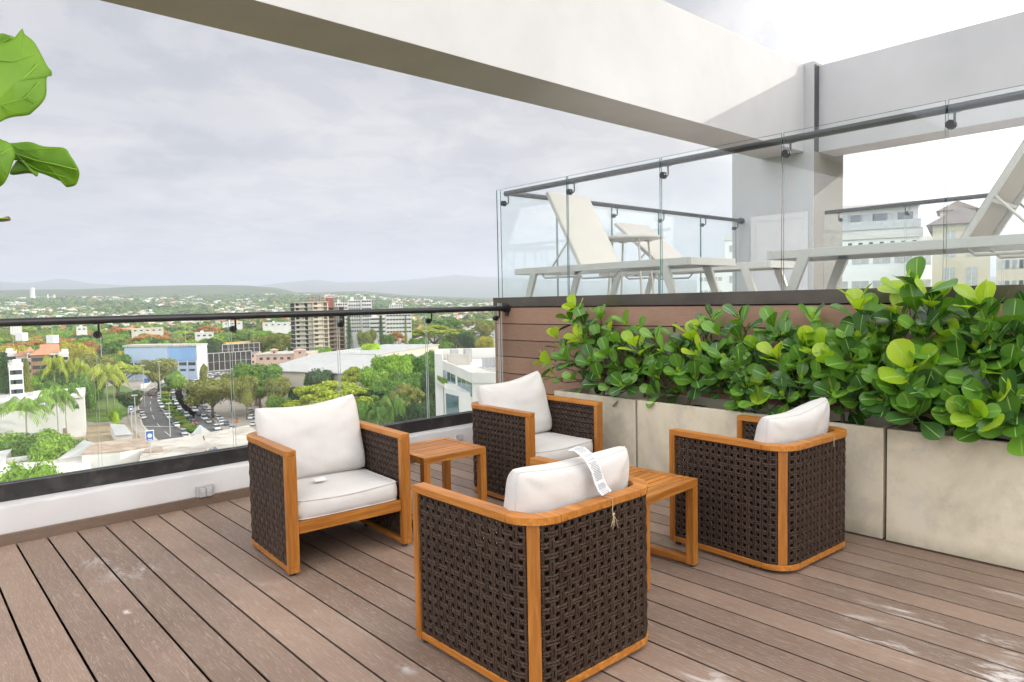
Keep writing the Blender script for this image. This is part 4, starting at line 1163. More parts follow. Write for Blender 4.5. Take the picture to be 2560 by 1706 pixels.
fig_leaf([(-120, 350), (-60, 345), (0, 350), (24, 358), (38, 385), (28, 420), (16, 450), (0, 468), (-50, 500), (-110, 470)], [(-110, 420), (-30, 400), (30, 372)], [[(0, 400), (15, 440)]], lambda x, y: 0.96, M['fig'], seed=4)
fig_leaf([(25, 436), (45, 400), (70, 410), (95, 430), (92, 442), (85, 437), (70, 434)], [(40, 405), (80, 432)], [], lambda x, y: 0.99, M['fig'], seed=5)
fig_leaf([(-60, 540), (0, 545), (20, 541), (26, 546), (24, 551), (0, 555), (-60, 560)], [(-50, 550), (20, 546)], [], lambda x, y: 1.0, M['fig_dry'], seed=6, bulge=0.003)
b = MB(); o_ = Vector((FB.x, FB.y, 0))
b.tube([(0, 0, 0.3), (0.02, 0.0, 0.9), (-0.01, 0.02, 1.5), (0.02, 0.0, 2.15)], [0.018, 0.015, 0.012, 0.008], 10)
for (x, y, k) in ((-150, 300, 1.0), (-90, 130, 1.06), (-40, 345, 1.0), (-115, 420, .96), (-60, 550, 1.0)):
    e = fp(x, y, k)-o_; b.tube([(0.01, 0.0, e.z-0.06), tuple(Vector((0.01, 0, e.z-0.02)).lerp(e, 0.5)), tuple(e)], 0.004, 6)
b.build('trunk', M['bark'], fig, smooth=True)
MB().lathe([(0.13, 0.0), (0.17, 0.34), (0.155, 0.34), (0.15, 0.30), (0.0, 0.30)], 24).build('pot', M['planter'], fig, smooth=True, auto=40)

# ================================================================== terrain
GZ = -42.0
def az_of(px): d = ray(px, 760); return math.atan2(d.y, d.x)
def lerp_tab(tab, x):
    if x <= tab[0][0]: return tab[0][1]
    for (a, va), (b_, vb) in zip(tab[:-1], tab[1:]):
        if x <= b_: return va+(vb-va)*(x-a)/(b_-a)
    return tab[-1][1]
def hor(px): return 784.0-0.0218*px
RID = [(-400, 742), (0, 742), (86, 739), (172, 737), (268, 733), (306, 730), (350, 727), (440, 724), (555, 721), (620, 722), (700, 727), (740, 737), (800, 737), (855, 734), (903, 733), (951, 737), (1000, 741), (1078, 745), (1240, 749), (1600, 746), (2560, 730)]
FAR = [(-400, 730), (0, 726), (60, 728), (153, 716), (230, 726), (400, 728), (640, 724), (712, 716), (791, 707), (855, 713), (951, 711), (1050, 702), (1142, 694), (1238, 698), (1400, 706), (2560, 700)]
rid_az = [(-az_of(x), (hor(x)-y)/CAM_F) for x, y in RID]
far_az = [(-az_of(x), (hor(x)-y)/CAM_F) for x, y in FAR]
def wig(a, f, s): return math.sin(a*f+s)+0.5*math.sin(a*f*2.3+s*1.7)+0.25*math.sin(a*f*5.1+s*3.1)
def ground_z(x, y):
    r = math.hypot(x, y); a = -math.atan2(y, x)
    if r < 1500: return GZ+(0.8*wig(a, 9, r*0.01) if r > 700 else 0)*min(1, (r-700)/300 if r > 700 else 0)
    e0 = (GZ-H_EYE)/1500; e1 = lerp_tab(rid_az, a); e2 = lerp_tab(far_az, a); ep = min(0.0125, e1-0.006)
    if r < 5800:
        t = (r-1500)/4300; t2 = 1-(1-t)**1.7
        e = e0+(ep-e0)*t2 + 0.0006*wig(a, 40, r*0.0011)*math.sin(PI*t)
        return H_EYE+r*e
    if r < 7500:
        t = (r-5800)/1700; t = t*t*(3-2*t)
        return H_EYE+r*(ep+(e1-ep)*t+0.0011*wig(a, 75, r*0.0021)*math.sin(PI*t))
    if r < 11000:
        t = (r-7500)/3500; return H_EYE+7500*e1*(1-t)+t*40+ 6*wig(a, 60, r*0.002)*t
    t = min(1, (r-11000)/9000); s_ = t*t*(3-2*t)
    return H_EYE+40*(1-s_)+s_*20000*(e2+0.0004*wig(a, 55, 2))
def build_terrain():
    b = MB(); na = 720; radii = [5, 60, 150, 300, 500, 700, 900, 1150, 1500]
    r = 1500
    while r < 24000: r *= 1.045; radii.append(r)
    vs = []
    for r in radii:
        for i in range(na):
            a = 2*PI*i/na; x, y = r*math.cos(a), r*math.sin(a); vs.append((x, y, ground_z(x, y)))
    fs = [(k*na+i, (k+1)*na+i, (k+1)*na+(i+1) % na, k*na+(i+1) % na) for k in range(len(radii)-1) for i in range(na)]
    vs.append((0, 0, GZ)); c = len(vs)-1; fs += [(c, i, (i+1) % na) for i in range(na)]
    b.add(vs, fs)
    mt, nt, bs = new_mat('land')
    v = coords(nt)
    n_ = noise(nt, v, 0.004, 10, 0.62, 0.3); n2_ = noise(nt, v, 0.03, 8, 0.7)
    r1 = ramp(nt, n_.outputs['Fac'], [(0.35, (0.045, 0.085, 0.022)), (0.5, (0.075, 0.115, 0.030)), (0.66, (0.16, 0.14, 0.075))])
    r2 = ramp(nt, n2_.outputs['Fac'], [(0.42, (0.045, 0.085, 0.02)), (0.6, (0.11, 0.13, 0.045)), (0.75, (0.26, 0.22, 0.16))])
    c = mixc(nt, 0.5, r1.outputs[0], r2.outputs[0])
    nt.links.new(c, bs.inputs['Base Color']); bs.inputs['Roughness'].default_value = 0.95; bs.inputs['Specular IOR Level'].default_value = 0.1
    o = b.build('terrain', mt, smooth=True); struct(o)
build_terrain()

def gp(px, py, z=GZ): return on_plane(px, py, 2, z)
def ground_poly(name, pts, z, mat):
    P_ = [gp(x, y) for x, y in pts]; b = MB()
    bm = bmesh.new(); vs = [bm.verts.new((p.x, p.y, z)) for p in P_]; bm.faces.new(vs)
    bmesh.ops.triangulate(bm, faces=bm.faces[:]); bmesh.ops.recalc_face_normals(bm, faces=bm.faces[:])
    me = bpy.data.meshes.new(name); bm.to_mesh(me); bm.free(); me.materials.append(mat)
    if me.polygons and me.polygons[0].normal.z < 0: me.flip_normals()
    return struct(obj(name, me))
M['asphalt'] = simple('worn_asphalt', (0.105, 0.102, 0.100), 0.9, 0.18, 0.2, dirt=(0.17, 0.16, 0.15, 0.5))
M['paving'] = simple('pavement', (0.36, 0.32, 0.27), 0.9, 0.15, 0.15)
M['curbw'] = simple('pale_kerb', (0.55, 0.50, 0.43), 0.85, 0.1, 0.5)
M['lawn'] = simple('lawn', (0.12, 0.20, 0.035), 0.95, 0.25, 0.15)
M['earth'] = simple('bare_ground', (0.34, 0.27, 0.18), 0.95, 0.2, 0.2)
M['lane'] = simple('road_paint', (0.62, 0.61, 0.58), 0.8, 0.15, 1)
ground_poly('ground_lot', [(150, 935), (420, 925), (640, 925), (760, 960), (830, 1010), (760, 1110), (560, 1130), (250, 1130), (120, 1020)], GZ+0.05, M['paving'])
ground_poly('grass', [(195, 1050), (190, 985), (300, 960), (352, 985), (330, 1030), (300, 1052), (240, 1058)], GZ+0.12, M['lawn'])
ground_poly('bare_ground', [(190, 1110), (150, 1075), (250, 1062), (345, 1062), (395, 1100), (300, 1125)], GZ+0.14, M['earth'])
LE = [(520, 919), (440, 945), (372, 975), (358, 990), (350, 1005), (346, 1017), (348, 1040), (356, 1065), (378, 1090), (412, 1125)]
RE = [(500, 1125), (471, 1086), (440, 1066), (425, 1052), (412, 1035), (406, 1020), (402, 1003), (402, 988), (410, 975), (450, 958), (530, 925)]
ground_poly('road', LE+RE, GZ+0.18, M['asphalt'])
LE2 = [(600, 915), (520, 930), (462, 947), (437, 962), (426, 978), (423, 1000), (430, 1025), (452, 1050), (480, 1075), (520, 1110)]
RE2 = [(590, 1110), (560, 1080), (540, 1060), (518, 1035), (503, 1012), (492, 992), (490, 972), (500, 958), (560, 940), (640, 925)]
ground_poly('road', LE2+RE2, GZ+0.18, M['asphalt'])
def strip(name, pts, w, h, mat, z=GZ+0.18, st=True):
    P_ = [gp(x, y) for x, y in pts]; b = MB()
    b.sweep([(p.x, p.y) for p in P_], [(-w/2, z), (w/2, z), (w/2, z+h), (-w/2, z+h)])
    o = b.build(name, mat)
    return struct(o) if st else o
strip('kerb', RE[:-1], 0.5, 0.25, M['curbw']); strip('kerb', LE[1:], 0.5, 0.25, M['curbw']); strip('kerb', LE2, 0.5, 0.25, M['curbw'])
strip('pavement', [(x-14, y+1) for x, y in LE[2:]], 4.2, 0.15, M['paving'])
mid = [((a[0]+b_[0])/2, (a[1]+b_[1])/2) for a, b_ in zip(LE[2:], [RE[8], RE[7], RE[6], RE[5], RE[4], RE[3], RE[2], RE[1]])]
for (x0, y0), (x1, y1) in zip(mid[:-1], mid[1:]):
    strip('road_marking', [(x0+(x1-x0)*.1, y0+(y1-y0)*.1), (x0+(x1-x0)*.55, y0+(y1-y0)*.55)], 0.22, 0.03, M['lane'], GZ+0.19)
strip('road_marking', [(352, 1068), (470, 1068)], 0.5, 0.03, M['lane'], GZ+0.19)

# ================================================================== trees
def fmat(nm, a, b_, tr=0.25): return leaf_mat(nm, a, b_, 0.75, tr, 1.5)
FM = {'green': fmat('foliage_green', (0.051, 0.123, 0.017), (0.174, 0.326, 0.043)),
      'bright': fmat('foliage_bright', (0.102, 0.217, 0.017), (0.304, 0.478, 0.051)),
      'lime': fmat('foliage_lime', (0.217, 0.377, 0.022), (0.522, 0.667, 0.058)),
      'olive': fmat('foliage_olive', (0.123, 0.152, 0.036), (0.334, 0.341, 0.080)),
      'dark': fmat('foliage_dark', (0.026, 0.072, 0.026), (0.087, 0.160, 0.051)),
      'yellow': fmat('foliage_yellow', (0.24, 0.24, 0.03), (0.58, 0.50, 0.07)),
      'flame': fmat('foliage_flame', (0.189, 0.145, 0.029), (0.750, 0.290, 0.087)),
      'ygreen': fmat('foliage_yellow_green', (0.174, 0.246, 0.022), (0.522, 0.551, 0.058))}
M['trunk'] = simple('tree_trunk', (0.20, 0.16, 0.12), 0.9, 0.3, 2)
M['palm_trunk'] = simple('palm_trunk', (0.36, 0.31, 0.25), 0.9, 0.2, 2)
def leaf_quad(b, p, nn, s, rr):
    nn = nn.normalized(); u = nn.cross(Vector((rr.uniform(-1, 1), rr.uniform(-1, 1), rr.uniform(-1, 1)))).normalized(); v = nn.cross(u)
    a = s*rr.uniform(0.7, 1.3); c = s*rr.uniform(0.45, 0.9)
    b.add([p-u*a, p-v*c, p+u*a, p+v*c+nn*s*0.3], [(0, 1, 2, 3)])
def crown(lobes, n, s, seed, flat=1.0):
    rr = random.Random(seed); b = MB()
    tot = sum(r*r for _, r in lobes)
    for c, r in lobes:
        c = Vector(c)
        # inner mass
        k = 7; vs = []; fs = []
        for j in range(k+1):
            for i in range(2*k):
                th = PI*j/k; ph = PI*i/k; q = r*0.80*(1+0.12*math.sin(5*ph+seed)*math.sin(4*th+i))
                vs.append((c.x+q*math.sin(th)*math.cos(ph), c.y+q*math.sin(th)*math.sin(ph), c.z+q*flat*math.cos(th)))
        for j in range(k):
            for i in range(2*k): fs.append((j*2*k+i, (j+1)*2*k+i, (j+1)*2*k+(i+1) % (2*k), j*2*k+(i+1) % (2*k)))
        b.add(vs, fs)
        for q in range(int(n*r*r/tot)):
            d = Vector((rr.gauss(0, 1), rr.gauss(0, 1), rr.gauss(0.25, 1))).normalized()
            rad = r*rr.uniform(0.78, 1.12)
            clump = 1+0.10*math.sin(d.x*9+seed)*math.sin(d.y*8+c.x*5)*math.sin(d.z*9)
            p = c+Vector((d.x, d.y, d.z*flat))*rad*clump
            nn = d+Vector((rr.gauss(0, .55), rr.gauss(0, .55), rr.gauss(0.2, .55)))
            leaf_quad(b, p, nn, s*rr.uniform(.7, 1.3), rr)
    return b
PROTO = {}
def proto(kind, var):
    key = (kind, var)
    if key in PROTO: return PROTO[key]
    rr = random.Random(hash((kind, var)) % 1000 if False else sum(map(ord, kind))*7+var*31)
    tr = MB()
    if kind == 'round':
        lb = [((0, 0, 0.58), 0.30)]
        for k in range(9):
            a = k*2*PI/9*2.3+rr.random(); q = rr.uniform(0.16, 0.30); z = rr.uniform(0.42, 0.80)
            lb.append(((q*math.cos(a), q*math.sin(a), z), rr.uniform(0.13, 0.20)))
        cr = crown(lb, 4200, 0.024, var+3, 0.85)
        tr.tube([(0, 0, 0), (0.01, 0, 0.25), (0, 0.01, 0.5)], [0.028, 0.022, 0.014], 7)
        for k in range(5):
            a = k*1.26+var; tr.tube([(0, 0, 0.24), (0.13*math.cos(a), 0.13*math.sin(a), 0.42), (0.22*math.cos(a), 0.22*math.sin(a), 0.55)], [0.014, 0.010, 0.006], 5)
    elif kind == 'umbrella':
        lb = []
        for k in range(17):
            a = k*2.4; q = 0.44*math.sqrt((k+.5)/17); z = 0.86-0.55*q*q*2.2+rr.uniform(-.05, .05)
            lb.append(((q*math.cos(a), q*math.sin(a), z), rr.uniform(0.085, 0.14)))
        cr = crown(lb, 4600, 0.021, var+9, 0.42)
        tr.tube([(0, 0, 0), (0.01, 0, 0.3)], [0.03, 0.024], 7)
        for k in range(8):
            a = k*0.785+var; tr.tube([(0, 0, 0.28), (0.13*math.cos(a), 0.13*math.sin(a), 0.50), (0.34*math.cos(a), 0.34*math.sin(a), 0.70)], [0.018, 0.012, 0.006], 5)
    elif kind == 'conifer':
        b = MB()
        for k in range(34):
            z = 0.10+0.88*k/34; L = 0.5*(1-(z-0.08))**0.75*rr.uniform(.8, 1.1)
            for j in range(9):
                a = j*0.70+k*0.5+rr.uniform(-.2, .2)
                for q in range(9):
                    f = (q+1)/9; p = Vector((math.cos(a)*L*f, math.sin(a)*L*f, z-0.03*f+0.02*f*f))
                    leaf_quad(b, p+Vector((rr.gauss(0, .02), rr.gauss(0, .02), rr.gauss(0, .006))), Vector((rr.gauss(0, .5), rr.gauss(0, .5), 1)), 0.026, rr)
        cr = b; tr.tube([(0, 0, 0), (0, 0, 0.98)], [0.03, 0.006], 7)
    elif kind == 'palm':
        b = MB()
        for k in range(17):
            a = k*2.4; up = rr.uniform(0.0, 1.0); L = 0.5
            spine = [Vector((0, 0, 0.80))]
            for q in range(1, 9):
                f = q/8; spine.append(Vector((math.cos(a)*L*f, math.sin(a)*L*f, 0.80+0.26*up*math.sin(f*2.0)+0.03*f-0.24*f*f*(1.25-up*0.6))))
            for q in range(8):
                p0, p1 = spine[q], spine[q+1]; sd = Vector((-math.sin(a), math.cos(a), 0)); w0 = 0.10*math.sin(PI*(0.12+0.80*q/8))
                for h_ in (0.0, 0.5):
                    pa = p0.lerp(p1, h_); pb = p0.lerp(p1, h_+0.34)
                    for sg in (-1, 1):
                        b.add([pa, pb, pb+sd*sg*w0+Vector((math.cos(a)*.03, math.sin(a)*.03, -0.05-w0*.4)), pa+sd*sg*w0*.9+Vector((math.cos(a)*.03, math.sin(a)*.03, -0.05-w0*.4))], [(0, 1, 2, 3)])
        cr = b; tr.tube([(0, 0, 0), (0.02, 0, 0.4), (0.0, 0, 0.80)], [0.022, 0.016, 0.013], 7)
    elif kind == 'bush':
        lb = [((0, 0, 0.42), 0.36)]
        for k in range(6):
            a = k*1.05+var; lb.append(((0.26*math.cos(a), 0.26*math.sin(a), rr.uniform(0.3, 0.62)), rr.uniform(0.18, 0.26)))
        cr = crown(lb, 2200, 0.036, var+19, 0.95); tr.tube([(0, 0, 0), (0, 0, 0.4)], [0.05, 0.03], 6)
    PROTO[key] = (cr, tr, {}); return PROTO[key]
def tree(kind, col, px, top, D, wpx, label, cat='tree', group=None, var=0, base=None, squash=1.0):
    cr, tr, cache = proto(kind, var)
    T = at_range(px, top, D); gz = ground_z(T.x, T.y) if base is None else base
    h = max(2.0, T.z-gz); w = wpx*D/CAM_F
    if kind in ('round', 'umbrella'): w *= 1.05
    nm = {'conifer': 'conifer_tree', 'palm': 'palm_tree', 'umbrella': 'spreading_tree', 'round': 'leafy_tree', 'bush': 'bush'}[kind]
    if col == 'flame': nm = 'flame_tree'
    if col not in cache:
        cache[col] = cr.mesh('crown', FM[col], smooth=False)
    if 'tr' not in cache: cache['tr'] = tr.mesh('trunk', M['palm_trunk'] if kind == 'palm' else M['trunk'], smooth=True)
    t = thing(nm, label, cat, (T.x, T.y, gz), rnd.uniform(0, 6.28), group)
    if kind in ('conifer', 'palm'): t.scale = (w, w, h)
    else:
        t.scale = (w, w*squash, h)
    obj('crown', cache[col], t); obj('trunk', cache['tr'], t)
    return t
T_ = [  # kind, colour, px, top, range, width px, variant, label
 ('conifer', 'dark', 8, 872, 300, 52, 0, 'tall dark conifer at the left edge above the city houses'),
 ('conifer', 'olive', 64, 890, 300, 38, 1, 'slim olive conifer standing in front of the red roofed houses'),
 ('palm', 'bright', 63, 990, 256, 104, 0, 'big palm with drooping fronds in front of the low white building at left'),
 ('palm', 'bright', 138, 962, 266, 62, 1, 'left one of two palms rising beside the roof of the low white building'),
 ('palm', 'green', 161, 958, 268, 58, 2, 'right one of two palms rising beside the roof of the low white building'),
 ('round', 'green', 34, 930, 322, 74, 1, 'green tree between the conifers at the left edge'),
 ('round', 'bright', 84, 948, 318, 60, 2, 'bright green tree behind the roof of the low white building, left'),
 ('round', 'green', 116, 944, 316, 64, 0, 'green tree behind the roof of the low white building, middle'),
 ('round', 'bright', 162, 950, 318, 60, 1, 'bright green tree behind the roof of the low white building, right'),
 ('round', 'green', 210, 962, 330, 50, 2, 'green tree behind the right end of the low white building'),
 ('round', 'green', 236, 940, 345, 50, 1, 'green tree between the small brownish palm and the tall palms'),
 ('palm', 'ygreen', 132, 885, 330, 46, 0, 'palm top to the left above the dark clump of trees below the brick houses'),
 ('palm', 'ygreen', 164, 886, 335, 44, 1, 'palm top in the middle above the dark clump of trees below the brick houses'),
 ('palm', 'ygreen', 200, 893, 335, 42, 2, 'palm top to the right beside the glass joint above the dark trees'),
 ('palm', 'ygreen', 262, 908, 330, 66, 1, 'left of the two tall pale trunked palms before the pale spreading tree'),
 ('palm', 'ygreen', 280, 905, 336, 60, 2, 'right of the two tall pale trunked palms before the pale spreading tree'),
 ('palm', 'olive', 218, 950, 330, 26, 0, 'small brownish palm left of the two tall palms'),
 ('round', 'green', 98, 938, 332, 66, 0, 'dark green round tree just right of the slim conifer'),
 ('round', 'green', 138, 915, 336, 88, 1, 'largest dark green tree below the brick fronted houses'),
 ('round', 'dark', 188, 925, 342, 66, 2, 'dark tree beside the first glass joint, left of the palms'),
 ('umbrella', 'ygreen', 290, 905, 390, 128, 0, 'wide pale yellow green spreading tree left of the blue building'),
 ('round', 'dark', 322, 972, 322, 62, 1, 'dark bushy tree at the left side of the road bend'),
 ('bush', 'bright', 285, 1010, 300, 26, 0, 'light green bush on the lawn below the tall palms'),
 ('bush', 'lime', 288, 1018, 282, 16, 1, 'small lime green shrub on the lawn by the road'),
 ('round', 'bright', 22, 1056, 205, 110, 2, 'bright green tree in the lower left corner below the big palm'),
 ('round', 'green', 68, 1068, 196, 124, 0, 'full green tree in the middle of the lower left garden'),
 ('round', 'bright', 122, 1066, 188, 118, 1, 'bright green tree on the right of the lower left garden'),
 ('bush', 'bright', 60, 1120, 165, 120, 0, 'low bright green tree behind the wall with the washing'),
 ('bush', 'bright', 120, 1125, 160, 80, 1, 'low green tree touching the white tin roof'),
 ('bush', 'yellow', 168, 1084, 205, 34, 1, 'yellow green bush next to the white tin roof'),
 ('round', 'green', 190, 1078, 205, 70, 2, 'dark green bush right of the yellow green bush'),
 ('round', 'yellow', 26, 852, 520, 66, 0, 'yellow flowering tree at the left edge under the cube shaped signs'),
 ('round', 'yellow', 182, 846, 520, 58, 1, 'yellow flowering tree left of the first glass clamp'),
 ('round', 'yellow', 214, 850, 510, 54, 2, 'yellow flowering tree right under the first glass clamp'),
 ('round', 'yellow', 140, 868, 480, 46, 1, 'smaller yellow tree behind the white roofed houses'),
 ('round', 'yellow', 306, 868, 500, 26, 0, 'small yellow tree touching the left corner of the blue building'),
 ('umbrella', 'flame', 90, 845, 600, 62, 0, 'orange flowering tree between the two cube shaped signs'),
 ('umbrella', 'flame', 293, 812, 900, 40, 1, 'small orange flowering crown far off near the handrail'),
 ('umbrella', 'flame', 372, 832, 720, 92, 0, 'wide orange flowering tree behind the blue building'),
 ('umbrella', 'flame', 520, 811, 880, 60, 1, 'orange flowering tree just below the handrail by the second clamp'),
 ('round', 'olive', 248, 880, 440, 100, 1, 'grey green tree mass right of the first glass joint'),
 ('round', 'green', 288, 872, 470, 60, 2, 'green tree left of the blue building'),
 ('round', 'olive', 392, 886, 402, 84, 0, 'grey green tree in front of the blue building'),
 ('bush', 'bright', 436, 912, 398, 50, 1, 'bright green low tree beside the grey green tree at the blue building'),
 ('round', 'olive', 508, 905, 380, 26, 1, 'thin tree between the blue building and the dark screen'),
 ('round', 'olive', 528, 934, 296, 124, 0, 'brown green street tree beside the traffic queue'),
 ('round', 'green', 646, 897, 300, 132, 1, 'big green street tree right of the second glass joint'),
 ('round', 'olive', 612, 918, 285, 70, 2, 'brown green street tree next to the big one at the second glass joint'),
 ('round', 'olive', 690, 930, 285, 68, 0, 'street tree right of the big green one above the left chair cushion'),
 ('round', 'dark', 734, 955, 288, 38, 2, 'small dark tree between the warehouse and the round dark tree'),
 ('round', 'dark', 797, 903, 290, 96, 2, 'dense round dark tree in front of the warehouse wall'),
 ('umbrella', 'ygreen', 822, 944, 232, 190, 0, 'wide flat topped yellow green tree below the warehouse'),
 ('umbrella', 'ygreen', 892, 908, 275, 96, 1, 'yellow green flat tree behind the wide flat topped one'),
 ('umbrella', 'bright', 752, 1010, 210, 120, 1, 'low green spreading tree behind the left chair cushion'),
 ('umbrella', 'green', 860, 1000, 215, 130, 0, 'shaded green spreading tree right of the left chair cushion'),
 ('round', 'bright', 985, 866, 272, 120, 0, 'tall bright green tree left of the white modern building'),
 ('round', 'green', 1052, 868, 285, 110, 1, 'tall green tree touching the white modern building'),
 ('round', 'dark', 1082, 905, 245, 70, 2, 'dark tree squeezed against the white modern building'),
 ('round', 'green', 985, 925, 240, 110, 2, 'green tree mass under the tall bright green tree'),
 ('round', 'lime', 928, 848, 420, 58, 0, 'lime green tree at the back corner of the warehouse roof'),
 ('bush', 'dark', 918, 884, 335, 44, 1, 'blue green dense tree below the lime green tree'),
 ('umbrella', 'olive', 1012, 948, 222, 92, 0, 'olive flat topped tree near the foot of the white modern building'),
 ('round', 'dark', 1060, 985, 200, 90, 0, 'deep green tree low beside the white modern building'),
 ('round', 'bright', 935, 905, 262, 92, 1, 'bright tree between the yellow green flat trees and the tall bright green tree'),
 ('umbrella', 'green', 940, 955, 236, 120, 1, 'wide green canopy above the three palms'),
 ('round', 'green', 1030, 915, 262, 96, 0, 'green tree filling the gap below the two tallest trees'),
 ('umbrella', 'ygreen', 800, 985, 222, 130, 1, 'yellow green canopy in front of the wide flat topped tree'),
 ('round', 'dark', 1010, 1000, 212, 84, 1, 'dark tree behind the right hand palm'),
 ('round', 'green', 700, 985, 245, 70, 1, 'green tree low above the left chair cushion'),
 ('round', 'olive', 575, 925, 310, 66, 1, 'brown green street tree between the other street trees'),
 ('palm', 'green', 920, 998, 200, 58, 0, 'palm right behind the left chair arm, left of three'),
 ('palm', 'green', 940, 1012, 196, 50, 1, 'palm in the middle of three behind the left chair'),
 ('palm', 'green', 982, 988, 200, 66, 2, 'palm at the right of three behind the side table'),
 ('bush', 'green', 1000, 1050, 190, 60, 0, 'bush at the foot of the right hand palm'),
 ('bush', 'bright', 905, 1060, 185, 90, 1, 'bright bush low behind the left chair cushion'),
 ('conifer', 'dark', 871, 786, 520, 26, 0, 'dark conifer in front of the white high rise'),
 ('conifer', 'dark', 951, 785, 520, 26, 1, 'dark conifer in front of the long white block'),
 ('conifer', 'olive', 1013, 782, 540, 13, 1, 'thin pale conifer before the right end of the long white block'),
 ('round', 'olive', 915, 818, 520, 56, 1, 'olive tree between the two dark conifers'),
 ('umbrella', 'flame', 992, 826, 560, 46, 0, 'orange flowering tree in front of the long white block'),
 ('round', 'green', 968, 828, 540, 40, 0, 'green tree touching the orange tree at the white block'),
 ('umbrella', 'ygreen', 1085, 808, 600, 118, 1, 'wide yellow green spreading tree right of the white block'),
 ('umbrella', 'green', 1118, 792, 720, 80, 0, 'dark flat crown behind the wide spreading tree'),
 ('round', 'dark', 1165, 826, 560, 64, 1, 'dark tree before the houses near the clad wall'),
 ('round', 'yellow', 1212, 830, 520, 52, 2, 'yellow green tree next to the clad wall edge'),
 ('round', 'olive', 1214, 797, 700, 54, 0, 'grey green tree above the yellow one at the clad wall edge'),
 ('round', 'green', 1050, 838, 520, 66, 0, 'green tree below the wide spreading tree, left'),
 ('round', 'green', 1108, 845, 500, 66, 2, 'green tree below the wide spreading tree, right'),
 ('umbrella', 'ygreen', 1150, 868, 430, 110, 0, 'long yellow green canopy just over the white modern building'),
 ('round', 'olive', 655, 833, 600, 60, 0, 'olive tree left of the unfinished tower, outermost'),
 ('round', 'olive', 700, 828, 590, 62, 1, 'olive tree left of the unfinished tower, in the middle'),
 ('round', 'olive', 738, 838, 570, 52, 2, 'olive tree right at the foot of the unfinished tower'),
 ('bush', 'bright', 806, 858, 505, 50, 0, 'low bright green tree in front of the unfinished tower'),
 ('bush', 'olive', 770, 868, 480, 40, 2, 'low olive tree behind the warehouse corner'),
]
for kind, col, px, top, D, w, var, lab in T_: tree(kind, col, px, top, D, w, lab, 'palm' if kind == 'palm' else ('bush' if kind == 'bush' else 'tree'), None, var)
# median hedge: a row of bushes
i = 0
for q in range(15):
    f = q/14; x = lerp_tab([(0, 425), (0.25, 412), (0.45, 414), (0.6, 426), (0.75, 445), (1, 478)], f); y = lerp_tab([(0, 960), (0.25, 985), (0.45, 1012), (0.6, 1032), (0.75, 1050), (1, 1082)], f)
    g_ = gp(x, y); D = math.hypot(g_.x, g_.y); top = y-(7+5*f)
    tree('bush', ['ygreen', 'green', 'bright', 'olive'][q % 4] if f < .5 else ['green', 'olive'][q % 2], x, top-6, D, 18+16*f, 'leafy bush in the planted strip between the two roads', 'bush', 'bushes planted between the two roads', q % 3)
# the woods: trees one can tell apart only by their crowns, back to front
wr = random.Random(5)
def wood(x0, x1, t0, t1, D0, D1, n, cols, label, group, k=1.0):
    for q in range(n):
        f = wr.random(); D = D1+(D0-D1)*f; px = wr.uniform(x0, x1); top = t1+(t0-t1)*f+wr.uniform(-3, 3)
        kind = wr.choice(['round', 'umbrella', 'round', 'umbrella', 'bush'])
        tree(kind, wr.choice(cols), px, top-0.02*(px-x0), D, wr.uniform(34, 66)*k*(600/D)**.5, label, 'tree', group, wr.randrange(3))
wood(-60, 560, 858, 818, 520, 1050, 135, ['green', 'green', 'bright', 'olive', 'olive', 'ygreen', 'bright', 'dark', 'green', 'bright', 'ygreen', 'flame'], 'tree in the park wood beyond the blue building', 'park wood trees behind the blue building')
wood(560, 1240, 838, 806, 620, 1050, 80, ['green', 'green', 'bright', 'olive', 'olive', 'dark', 'green', 'bright', 'olive'], 'tree among the far houses around the high rises', 'trees around the high rises')
wood(-60, 240, 935, 880, 300, 430, 10, ['green', 'bright', 'olive'], 'tree between the left hand houses', 'trees between the left hand houses', 0.8)

# ================================================================== buildings
M['bwhite'] = simple('painted_white_wall', (0.68, 0.665, 0.63), 0.85, 0.06, 0.15, dirt=(0.5, 0.47, 0.42, 0.3))
M['bcream'] = simple('cream_wall', (0.62, 0.55, 0.45), 0.85, 0.08, 0.15)
M['bbrick'] = simple('brick_red_wall', (0.34, 0.17, 0.11), 0.9, 0.1, 0.3)
M['bpink'] = simple('pink_wall', (0.58, 0.40, 0.32), 0.85, 0.08, 0.2)
M['broof'] = simple('red_tile_roof', (0.48, 0.22, 0.13), 0.9, 0.15, 0.4)
M['broofp'] = simple('pale_roof', (0.50, 0.47, 0.42), 0.85, 0.15, 0.25, dirt=(0.24, 0.19, 0.14, 0.9))
M['broofb'] = simple('stained_brown_roof', (0.36, 0.28, 0.21), 0.9, 0.25, 0.4, dirt=(0.52, 0.45, 0.38, 0.8))
M['tin'] = simple('white_sheet_metal', (0.47, 0.47, 0.46), 0.5, 0.08, 0.3)
M['bconc'] = simple('raw_concrete', (0.40, 0.37, 0.31), 0.9, 0.12, 0.3)
M['bbrown'] = simple('brown_block_wall', (0.25, 0.18, 0.13), 0.9, 0.15, 0.3)
M['bblue'] = simple('pale_blue_sheet', (0.42, 0.53, 0.68), 0.6, 0.05, 0.1)
M['bblue2'] = simple('sky_blue_sheet', (0.22, 0.40, 0.66), 0.6, 0.05, 0.1)
M['bglass'] = simple('dark_window', (0.045, 0.06, 0.075), 0.12, 0.2, 1, spec=0.9)
M['bglass_b'] = simple('blue_green_window', (0.07, 0.17, 0.21), 0.06, 0.3, 0.4, spec=1.0, metal=0.3)
M['bdark'] = simple('dark_opening', (0.03, 0.028, 0.026), 0.9)
M['redsteel'] = simple('red_formwork', (0.30, 0.10, 0.07), 0.8)
M['bsign_blue'] = simple('blue_sign', (0.04, 0.13, 0.36), 0.5)
